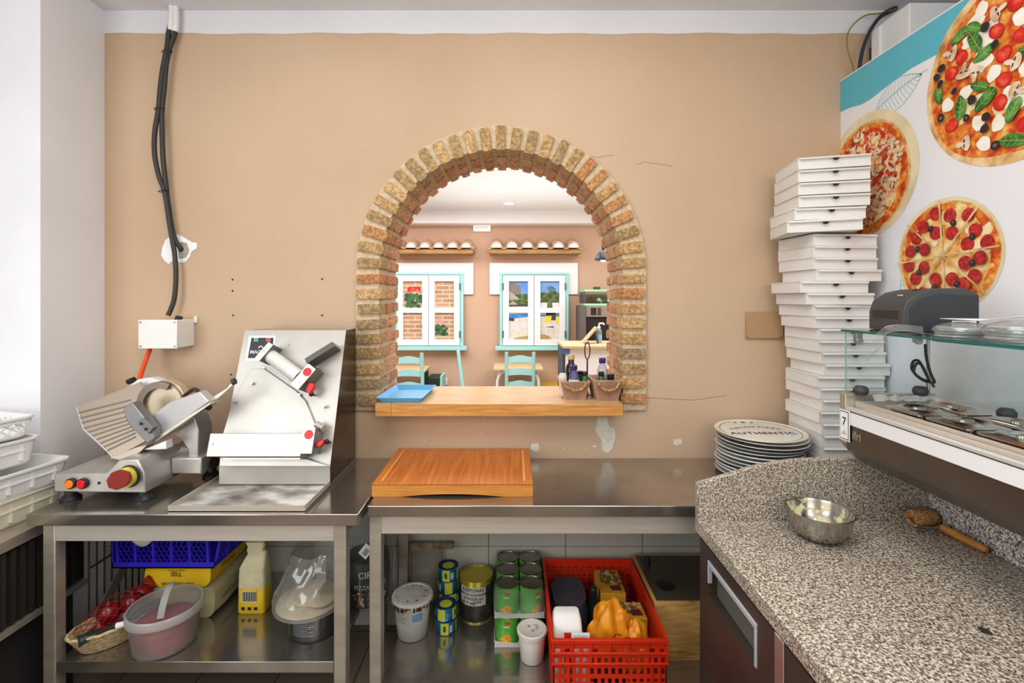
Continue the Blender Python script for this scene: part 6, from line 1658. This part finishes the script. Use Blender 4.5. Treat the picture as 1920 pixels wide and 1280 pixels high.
def canopy(label, xa, xb, n):
    o = thing('tile_canopy', label, 'canopy', ((xa+xb)/2, 6.9, DZ(470)))
    MB().box(xa, xb, 6.72, 6.995, DZ(478.5), DZ(471)).build('plank', PLK, o, bevel=.004)
    zt = DZ(470.5); w = (xb-xa)/n; r = w*.5
    for i in range(n):
        c = xa+w*(i+.5)
        for yy in (0,):
            rings = []
            for y, q in ((6.70,1.0),(6.99,1.0)):
                rise = .0 if y < 6.8 else .075
                o_ = [(c+r*.74*math.cos(rad(a)), y, zt+.018+rise+r*.78*math.sin(rad(a))) for a in range(0,181,15)]
                i_ = [(c+r*.56*math.cos(rad(a)), y, zt+.018+rise+r*.56*math.sin(rad(a))) for a in range(180,-1,-15)]
                rings.append(o_+i_)
            MB().loft(rings).build('roof_tile', TERR, o, smooth=40)
            m_ = MB(); m_.poly([(c+r*.55*math.cos(rad(a)), 6.702, zt+.018+r*.55*math.sin(rad(a))) for a in range(0,181,15)]); m_.build('white_infill', SHW, o, smooth=0, fix=False)
    for i in range(n+1):
        c = xa+w*i; rings = []
        for y in (6.70, 6.99):
            rise = .0 if y < 6.8 else .075
            a0, a1 = (180, 360)
            if i == 0: a0 = 250
            if i == n: a1 = 290
            st = list(range(a0, a1+1, 10))
            rings.append([(c+r*.44*math.cos(rad(a)), y, zt+.024+rise+r*.40*math.sin(rad(a))*.55) for a in st]+[(c+r*.30*math.cos(rad(a)), y, zt+.024+rise+r*.26*math.sin(rad(a))*.55) for a in st[::-1]])
        MB().loft(rings).build('channel_tile', TERR, o, smooth=40)
canopy('scalloped roof tile canopy above the geranium shutters', DX(741), DX(890), 6)
canopy('scalloped roof tile canopy above the poolside shutters', DX(918), DX(1085), 6)
PBR = None
def brickprint():
    m, nt, out = newmat('printed_brickwork'); p = nd(nt, 'ShaderNodeBsdfPrincipled'); p.inputs['Roughness'].default_value = .4
    tc = nd(nt, 'ShaderNodeTexCoord'); mp_ = nd(nt, 'ShaderNodeMapping'); mp_.inputs['Rotation'].default_value = (rad(-90),0,0)
    br = nd(nt, 'ShaderNodeTexBrick'); br.inputs['Scale'].default_value = 1; br.inputs['Brick Width'].default_value = .2; br.inputs['Row Height'].default_value = .062; br.inputs['Mortar Size'].default_value = .010; br.inputs['Mortar Smooth'].default_value = .4
    br.inputs['Color1'].default_value = lin((190,150,120)); br.inputs['Color2'].default_value = lin((170,130,102)); br.inputs['Mortar'].default_value = lin((216,192,168))
    nt.links.new(tc.outputs['Object'], mp_.inputs[0]); nt.links.new(mp_.outputs[0], br.inputs['Vector']); nt.links.new(br.outputs[0], p.inputs['Base Color']); nt.links.new(p.outputs[0], out.inputs[0])
    return m
PBR = brickprint()
GLEAF = mat('print_leaf_green', (62,104,62), .5); GLEAF2 = mat('print_leaf_dark', (40,76,46), .5); GRED = mat('print_petal_red', (210,30,36), .5); GPINK = mat('print_petal_pink', (230,150,160), .5)
SKY = mat('print_sky', (92,142,214), .5, 0, (128,170,226), 3); POOL = mat('print_pool', (70,150,220), .5, 0, (40,120,206), 12); DECK = mat('print_deck', (222,216,206), .5, 0, (206,200,190), 20)
HOT = mat('print_hotel', (142,136,130), .5, 0, (110,104,100), 30, (1,1,8)); TREES = tri_mat('print_tree', [(34,54,30),(70,92,48),(120,140,70)], [.3,.5,.7], 20, .5); THAT = mat('print_thatch', (196,190,180), .5, 0, (140,132,122), 40, (1,1,6)); YCH = mat('print_yellow_chair', (228,206,40), .5); WWALL = mat('print_wall_white', (214,214,214), .5); DUNE = mat('print_straw', (190,160,104), .5, 0, (160,130,80), 30); SHD = mat('print_shadow', (66,62,66), .5)
PPAL = [PBR, GLEAF, GLEAF2, GRED, GPINK, SKY, POOL, DECK, HOT, TREES, THAT, YCH, WWALL, DUNE, SHD]
def shutter(label, xa, xb, scene, ba, bb):
    zt, zb_ = DZ(513), DZ(655)
    o = thing('window_shutter', label, 'shutter', ((xa+xb)/2, 6.93, zb_))
    MB().box(ba, bb, 6.965, 6.999, DZ(552), DZ(493)).build('back_board', SHW, o, bevel=.004)
    mb = MB(); mb.box(xa, xb, 6.915, 6.964, zt-.02, zt+.012); mb.box(xa, xa+.045, 6.915, 6.964, zb_+.06, zt-.02); mb.box(xb-.045, xb, 6.915, 6.964, zb_+.06, zt-.02); mb.box(xa+.045, xb-.045, 6.94, 6.964, zb_+.06, zt-.02)
    mb.build('outer_frame', AQUA, o, bevel=.004)
    MB().box(xa-.06, xb+.05, 6.86, 6.964, zb_, zb_+.058).build('window_sill', AQUA, o, bevel=.006)
    mid = (xa+xb)/2
    rg = random.Random(4)
    for li, (l0, l1) in enumerate(((xa+.05, mid-.004), (mid+.004, xb-.05))):
        z0, z1 = zb_+.068, zt-.028
        w = .085
        leaf = MB()
        leaf.box(l0, l0+w, 6.90, 6.938, z0, z1); leaf.box(l1-w, l1, 6.90, 6.938, z0, z1); leaf.box(l0+w, l1-w, 6.90, 6.938, z1-.085, z1); leaf.box(l0+w, l1-w, 6.90, 6.938, z0, z0+.085)
        zm = (z0+z1)/2; leaf.box(l0+w, l1-w, 6.90, 6.938, zm-.035, zm+.035)
        lo = leaf.build('shutter_leaf', SHW, o, smooth=0)
        for pi, (p0, p1) in enumerate(((zm+.035, z1-.085), (z0+.085, zm-.035))):
            m = MB(); a0, a1 = l0+w, l1-w; W_, H_ = a1-a0, p1-p0
            def q(pts, mi, lay): m.poly([(a0+max(0,min(1,u))*W_, 6.932-lay*.0006, p0+max(0,min(1,v))*H_) for u, v in pts], mi)
            def bl_(u, v, ru, rv_, mi, lay, n=9): q([(u+ru*math.cos(2*math.pi*k/n+u*9), v+rv_*math.sin(2*math.pi*k/n+u*9)) for k in range(n)], mi, lay)
            full = [(0,0),(1,0),(1,1),(0,1)]
            if scene == 'flowers':
                q(full, 0, 0)
                if (li, pi) == (0, 0):
                    for k in range(40): bl_(rg.uniform(.1,.92), rg.uniform(.06,.5)*(1), .10, .075, rg.choice([1,2,1]), 1+k*.05)
                    for cu in (.35,.72):
                        for k in range(12): bl_(cu+rg.uniform(-.14,.14), .70+rg.uniform(-.06,.07), .06, .04, 3, 4+k*.05)
                if (li, pi) == (1, 1):
                    for k in range(34): bl_(rg.uniform(.02,.62), rg.uniform(.18,.52), .09, .065, rg.choice([1,2,1]), 1+k*.05)
                    for k in range(12): bl_(.28+rg.uniform(-.14,.14), .68+rg.uniform(-.07,.07), .06, .045, 4, 4+k*.05)
            else:
                if pi == 0:
                    q(full, 5, 0)
                    if li == 0:
                        q([(0,.3),(0,.99),(.3,.95),(.62,.80),(.64,.3)], 8, 1); q([(0,0),(1,0),(1,.52),(.6,.52),(0,.48)], 9, 2)
                        q([(0,.34),(0,.66),(.08,.62),(.58,.32),(0,.30)], 10, 3); q([(0,.12),(.2,.26),(.48,.13)], 10, 4); q([(.2,0),(1,0),(1,.16),(.2,.1)], 14, 3); q([(0,0),(1,0),(1,.05),(0,.05)], 12, 5)
                    else:
                        q([(0,0),(1,0),(1,.55),(.8,.62),(.4,.56),(0,.58)], 9, 1)
                        for k in range(15):
                            a = math.pi*k/14; q([(.5,.58),(.5+.36*math.cos(a)-.02,.60+.24*math.sin(a)),(.5+.36*math.cos(a)+.03,.58+.24*math.sin(a))], 9, 2+k*.02)
                        q([(0,0),(1,0),(1,.2),(0,.2)], 12, 3); q([(.35,0),(.65,0),(.6,.34),(.4,.34)], 9, 4)
                else:
                    q(full, 7, 0); q([(0,.76 if li == 0 else .86),(1,.84 if li == 0 else .82),(1,1),(0,1)], 6, 1); q([(0,.93),(1,.96),(1,1),(0,1)], 12, 2)
                    if li == 0:
                        q([(0,.70),(.28,.68),(.28,.80),(0,.82)], 14, 2); q([(0,.36),(.48,.36),(.48,.62),(.06,.64)], 12, 3); q([(.6,.42),(1,.42),(1,.62),(.64,.64)], 12, 3); q([(.2,0),(1,0),(1,.14),(.6,.1),(.3,.05)], 13, 3)
                    else:
                        q([(.3,.72),(.82,.72),(.82,1),(.3,1)], 14, 2); q([(.22,.64),(.56,.64),(.60,.88),(.26,.88)], 11, 4); q([(.80,.62),(1,.62),(1,.86),(.84,.86)], 11, 4); q([(.2,.48),(.6,.50),(.58,.62),(.2,.62)], 12, 3); q([(.26,.46),(.7,.44),(.72,.50)], 14, 2); q([(0,0),(.62,0),(.48,.12),(.2,.2),(0,.18)], 13, 3)
            m.build('photo_print', PPAL, lo, smooth=0, fix=False)
        hx = l0 if li == 0 else l1
        for hz in (z0+.16, z1-.16): MB().box(hx-.012, hx+.012, 6.894, 6.9, hz-.05, hz+.05).build('hinge', mat('hinge_grey', (96,120,122), .4, .5), lo)
shutter('aqua framed white shutters with printed geraniums on brickwork', DX(741), DX(870), 'flowers', DX(735), DX(888))
shutter('aqua framed white shutters with a printed poolside view', DX(937), DX(1065), 'pool', DX(918), DX(1083))
# ---- chairs and tables
def chair(label, cx, cy, rz, seatm):
    o = thing('ladder_back_chair', label, 'chair', (cx, cy, 0), rz, 'aqua ladder back chairs in the dining room')
    w, d = .38, .40
    for s in (-1, 1):
        MB().loft([rr(s*(w/2-.02), -d/2+.02, z, .042-.008*(z > .9), .04, .01, 2) if False else [(p[0], p[1]-(.07*max(0, z-.45)/.55), z) for p in rr(s*(w/2-.02), -d/2+.02, z, .042, .04, .01, 2)] for z in (0.0,.45,.75,1.03)]).build('back_post', AQUA, o, local=True, smooth=40)
        MB().box(s*(w/2-.02)-.02, s*(w/2-.02)+.02, d/2-.04, d/2, 0, .45).build('leg', AQUA, o, local=True, bevel=.004)
    for z in (.60, .76, .92):
        y = -d/2+.02-.07*(z-.45)/.55
        N = 12; top = [(-w/2+.04+(w-.08)*i/N, .045+.022*math.sin(math.pi*i/N)**2) for i in range(N+1)]
        P_ = [(x, y-.011, z-.028) for x in (-w/2+.03, w/2-.03)]
        A = [(-w/2+.03,y-.009,z-.028)]+[(x,y-.009,z-.03+.0+.012*math.sin(math.pi*(x+w/2)/w)) for x in (-.08,0,.08)]+[(w/2-.03,y-.009,z-.028)]+[(x,y-.009,z+h_-.0) for x,h_ in top[::-1]]
        MB().ext(A, [(p[0],p[1]+.018,p[2]) for p in A]).build('back_slat', AQUA, o, local=True, smooth=0)
    MB().loft([rr(0,0,.43,w,d,.02,3), rr(0,0,.455,w+.02,d+.02,.02,3), rr(0,0,.47,w,d,.03,3)]).build('seat', seatm, o, local=True, smooth=40)
    for s in (-1,1): MB().tube([(s*(w/2-.02),-d/2+.03,.2),(s*(w/2-.02),d/2-.02,.2)], .012, 8).build('stretcher', AQUA, o, local=True)
    return o
STRW = mat('woven_seat', (206,190,150), .8, 0, (176,158,118), 60); CUSH = mat('striped_cushion', (214,206,196), .9, 0, (150,140,132), 30, (1,14,1))
chair('aqua ladder back chair in front of the white legged table', WX(975,6.1), 6.25, 0, CUSH)
chair('aqua ladder back chair beside the blue tray end of the sill', WX(768,6.0), 6.15, 0, STRW)
chair('aqua chair turned side on beneath the gap between the shutters', WX(897,6.4)-.01, 6.35, rad(-84), CUSH)
def table(label, cx, cy, w, d, zt, legm, style):
    o = thing('dining_table', label, 'table', (cx, cy, 0))
    MB().box(cx-w/2, cx+w/2, cy-d/2, cy+d/2, zt-.03, zt).build('tabletop', mat('pale_table_top', (216,190,146), .5, 0, (198,168,122), 5, (1,8,1)), o, bevel=.004)
    for sx in (-1,1):
        for sy in (-1,1):
            x, y = cx+sx*(w/2-.05), cy+sy*(d/2-.08)
            if style == 'bent': MB().tube(smooth_path([(x-sx*.22,y,zt-.05),(x-sx*.08,y,zt-.055),(x-sx*.02,y,zt-.13),(x,y,zt-.26),(x,y,0.0)], 6), .019, 8).build('leg', legm, o, smooth=60)
            else: MB().box(x-.025,x+.025,y-.025,y+.025,0,zt-.03).build('leg', legm, o, bevel=.004)
    return o
table('pale wood table with white bent metal legs under the poolside shutters', WX(971,6.62), 6.62, .66, .55, .775, SHW, 'bent')
table('pale wood table beside the wall under the geranium shutters', WX(761,6.66), 6.64, .62, .5, .74, mat('green_leg', (40,70,58), .5), 'straight')
o = thing('green_box', 'dark green box on the floor under the geranium shutters', 'box', (WX(818,6.7), 6.72, 0))
MB().box(WX(802,6.6), WX(826,6.6), 6.56, 6.9, 0, .62).build('box_body', mat('dark_green_box', (26,44,36), .5), o, bevel=.012); MB().box(WX(826,6.6), WX(830,6.6), 6.56, 6.9, 0, .64).build('side_strip', AQUA, o)
so = thing('wall_socket', 'white wall socket low on the dining room wall by the green box', 'socket', (WX(834,6.99), 6.99, WZ(715,6.99)))
MB().box(WX(830,6.99)+.005, WX(839,6.99), 6.985, 6.999, WZ(721,6.99), WZ(709,6.99)).build('socket_plate', WHITEP, so, bevel=.003); MB().cyl((WX(835,6.99),6.985,WZ(715,6.99)),(WX(835,6.99),6.983,WZ(715,6.99)),.02,n=16).build('socket_face', mat('socket_grey', (206,206,204), .5), so)
be = thing('wall_bench', 'low mustard bench along the wall beside the white legged table', 'bench', (WX(1040,6.75), 6.75, 0))
MB().box(WX(1012,6.6), WX(1075,6.6), 6.60, 6.98, .40, .50).build('bench_seat', mat('mustard', (206,160,50), .6), be, bevel=.01); MB().box(WX(1014,6.6), WX(1073,6.6), 6.63, 6.97, 0, .40).build('bench_base', mat('bench_base', (150,120,90), .6), be)
# ---- reception counter with its things
ct = thing('reception_counter', 'white counter front seen past the brick jamb in the dining room', 'counter', (WX(1150,5.2), 5.3, 0))
cz_ = 1.19
MB().box(WX(1060,5.2), WX(1250,5.2), 5.2, 5.75, 0, cz_-.03).build('counter_front', SHW, ct); MB().box(WX(1055,5.2), WX(1252,5.2), 5.15, 5.80, cz_-.03, cz_).build('counter_top', mat('counter_oak', (206,176,136), .5), ct, bevel=.004)
MB().box(WX(1055,5.2), WX(1060,5.2), 5.2, 5.75, 0, cz_-.03).build('counter_edge', mat('edge_navy', (52,60,80), .5), ct)
MB().box(WX(1056,5.19), WX(1068,5.19), 5.185, 5.1995, WZ(664,5.19), WZ(652,5.19)).build('blue_sticker', mat('sticker_blue', (70,120,200), .5), ct)
mn = thing('menu_stand', 'tilted wooden menu stand on the white counter', 'stand', (WX(1105,5.35), 5.35, cz_))
a, b = Vector((WX(1091,5.35),5.35,cz_+.001)), Vector((WX(1119,5.35),5.35,cz_+.19))
n_ = Vector((.014,0,-.010)); l_ = Vector((0,.16,0)); MB().ext([a,b,b+n_,a+n_+Vector((.004,0,.008))],[p+l_ for p in (a,b,b+n_,a+n_+Vector((.004,0,.008)))]).build('stand_board', mat('stand_wood', (190,170,140), .5), mn)
MB().cyl(b+l_*.5-Vector((.02,0,.02)), Vector((b.x+.03, 5.43, cz_+.001)), .008, n=8).build('prop_leg', DKGREY, mn)
sb_ = thing('sanitizer_bottle', 'clear pump bottle with blue label on the white counter', 'bottle', (WX(1121,5.5), 5.5, cz_))
sx = WX(1123,5.5)
MB().lathe([(.03,.001),(.034,.005),(.034,.14),(.02,.165),(.013,.17)], (sx,5.5,cz_), 24).build('bottle_body', CLG, sb_, smooth=50); MB().lathe([(.0348,.03),(.0348,.1)], (sx,5.5,cz_), 24, cap0=False, cap1=False).build('paper_label', mat('label_blue2', (120,170,206), .5), sb_)
mb = MB(); mb.lathe([(.018,.17),(.018,.19),(.008,.192),(.008,.215)], (sx,5.5,cz_), 16); mb.tube([(sx,5.5,cz_+.222),(sx+.05,5.5,cz_+.224),(sx+.062,5.5,cz_+.205)], .009, 8); mb.build('pump_head', WHITEP, sb_)
cm = thing('coffee_machine', 'dark coffee machine standing behind the white counter', 'machine', (WX(1130,6.6), 6.6, 0))
MB().box(WX(1090,6.4), WX(1099,6.4), 6.4, 6.95, 0, 1.60).build('side_panel', mat('machine_grey', (96,88,84), .5), cm, bevel=.004); MB().box(WX(1099,6.42), WX(1180,6.42), 6.46, 6.95, 0, 1.45).build('machine_body', mat('machine_black', (32,30,30), .4), cm)
MB().box(WX(1099,6.42), WX(1180,6.42), 6.42, 6.95, 1.452, 1.60).build('control_head', mat('machine_taupe', (150,138,128), .4, .4), cm, bevel=.004)
MB().box(WX(1108,6.41), WX(1118,6.41), 6.412, 6.42, 1.48, 1.575).build('display_window', BLACK, cm); MB().box(WX(1121,6.41), WX(1127,6.41), 6.412, 6.42, 1.48, 1.575).build('button_strip', DKGREY, cm)
gc = thing('display_case', 'pale green glazed display case on top of the coffee machine', 'display case', (WX(1130,6.6), 6.6, 1.60))
x0_, x1_ = WX(1096,6.45), WX(1180,6.45); GRN = mat('case_green', (160,216,176), .5)
MB().box(x0_, x1_, 6.45, 6.92, 1.602, 1.63).build('case_base', GRN, gc, bevel=.003); MB().box(x0_, x1_, 6.45, 6.92, 1.79, 1.82).build('case_top', GRN, gc, bevel=.003)
mb = MB()
for i in range(16): mb.sphere((x0_+.05+R.random()*.5, 6.55+R.random()*.2, 1.655+R.random()*.03), (.03,.03,.025), 10, 7, mi=i % 3)
mb.build('packed_goods', [mat('goods_white', (220,220,210), .5), mat('goods_yellow', (220,196,90), .5), mat('goods_green', (90,120,90), .5)], gc)
MB().box(x0_+.003, x1_, 6.455, 6.459, 1.631, 1.789).build('case_glass', GLASS, gc)
for x in (x0_+.002,): MB().box(x, x+.012, 6.45, 6.92, 1.631, 1.789).build('case_post', mat('case_post', (70,70,66), .5), gc)
MB().box(x0_+.16, x0_+.24, 6.6, 6.72, 1.8205, 1.86).build('top_knob', DKGREY, gc, bevel=.008)
wl = thing('wall_lamp', 'black bell shaped lamp at the edge of the arch opening', 'lamp', (WX(1128,4.6), 4.6, WZ(478,4.6)))
lx, lz = WX(1131,4.6), WZ(488,4.6)
MB().lathe([(.085,0),(.08,.02),(.06,.06),(.03,.09),(.015,.10),(.014,.16)], (lx,4.6,lz), 28, cap0=False).build('lamp_shade', mat('lamp_black', (40,42,46), .4), wl, smooth=50, solid=.003)
MB().sphere((lx,4.6,lz+.012), .03, 16, 10).build('bulb', mat('bulb_white', (240,240,230), .4), wl)
MB().tube([(lx,4.6,lz+.16),(lx,4.6,2.925)], .006, 8).build('cord', BLACK, wl)
# ================================================================== CAMERA, LIGHT
cam = bpy.data.cameras.new('camera'); co = bpy.data.objects.new('camera', cam); COL.objects.link(co)
co.location = (0, 0, CZ); co.rotation_euler = (rad(90), 0, 0)
cam.sensor_width = 36; cam.lens = 36*F/1920; cam.shift_y = -80/1920; cam.clip_start = .05
bpy.context.scene.camera = co
def area(name, loc, rot, sx, sy, power, col=(1,1,1)):
    l = bpy.data.lights.new(name, 'AREA'); l.shape = 'RECTANGLE'; l.size = sx; l.size_y = sy; l.energy = power; l.color = col
    o = bpy.data.objects.new(name, l); COL.objects.link(o); o.location = loc; o.rotation_euler = rot; return o
area('ceiling_light', (-.2, .7, 3.15), (0,0,0), 2.2, 1.4, 40, (1,.985,.96))
area('window_light', (-2.4, -.6, 1.9), (rad(75), 0, rad(-42)), 1.8, 2.0, 58, (.97,.985,1))
area('room_light', (1.2, -1.3, 2.4), (rad(68), 0, rad(12)), 2.0, 1.4, 30, (1,.99,.97))
area('ceiling_fill', (.1, .5, 2.35), (rad(180), 0, 0), 1.8, 1.0, 26, (1,.99,.98))  # added fill facing up to brighten the kitchen ceiling, no fixture there
area('dining_ceiling_fill', (.2, 5.2, 1.9), (rad(180), 0, 0), 2.4, 1.6, 24, (1,1,1))  # same kind of added fill, lifting the dining ceiling
area('dining_light', (-1.5, 5.0, 2.9), (0,0,0), 3.2, 2.2, 120, (1,.99,.98))
area('dining_light', (1.8, 4.6, 2.9), (0,0,0), 2.4, 2.2, 95, (1,.99,.98))
w = bpy.data.worlds.new('world'); bpy.context.scene.world = w; w.use_nodes = True
w.node_tree.nodes['Background'].inputs[0].default_value = (.92,.95,1,1); w.node_tree.nodes['Background'].inputs[1].default_value = .55
s = bpy.context.scene
s.view_settings.view_transform = 'Standard'; s.view_settings.look = 'None'; s.view_settings.exposure = 0.0
s.cycles.max_bounces = 8; s.cycles.transparent_max_bounces = 16; s.cycles.glossy_bounces = 4; s.cycles.diffuse_bounces = 4
s.cycles.use_denoising = True
s.cycles.caustics_reflective = False; s.cycles.caustics_refractive = False
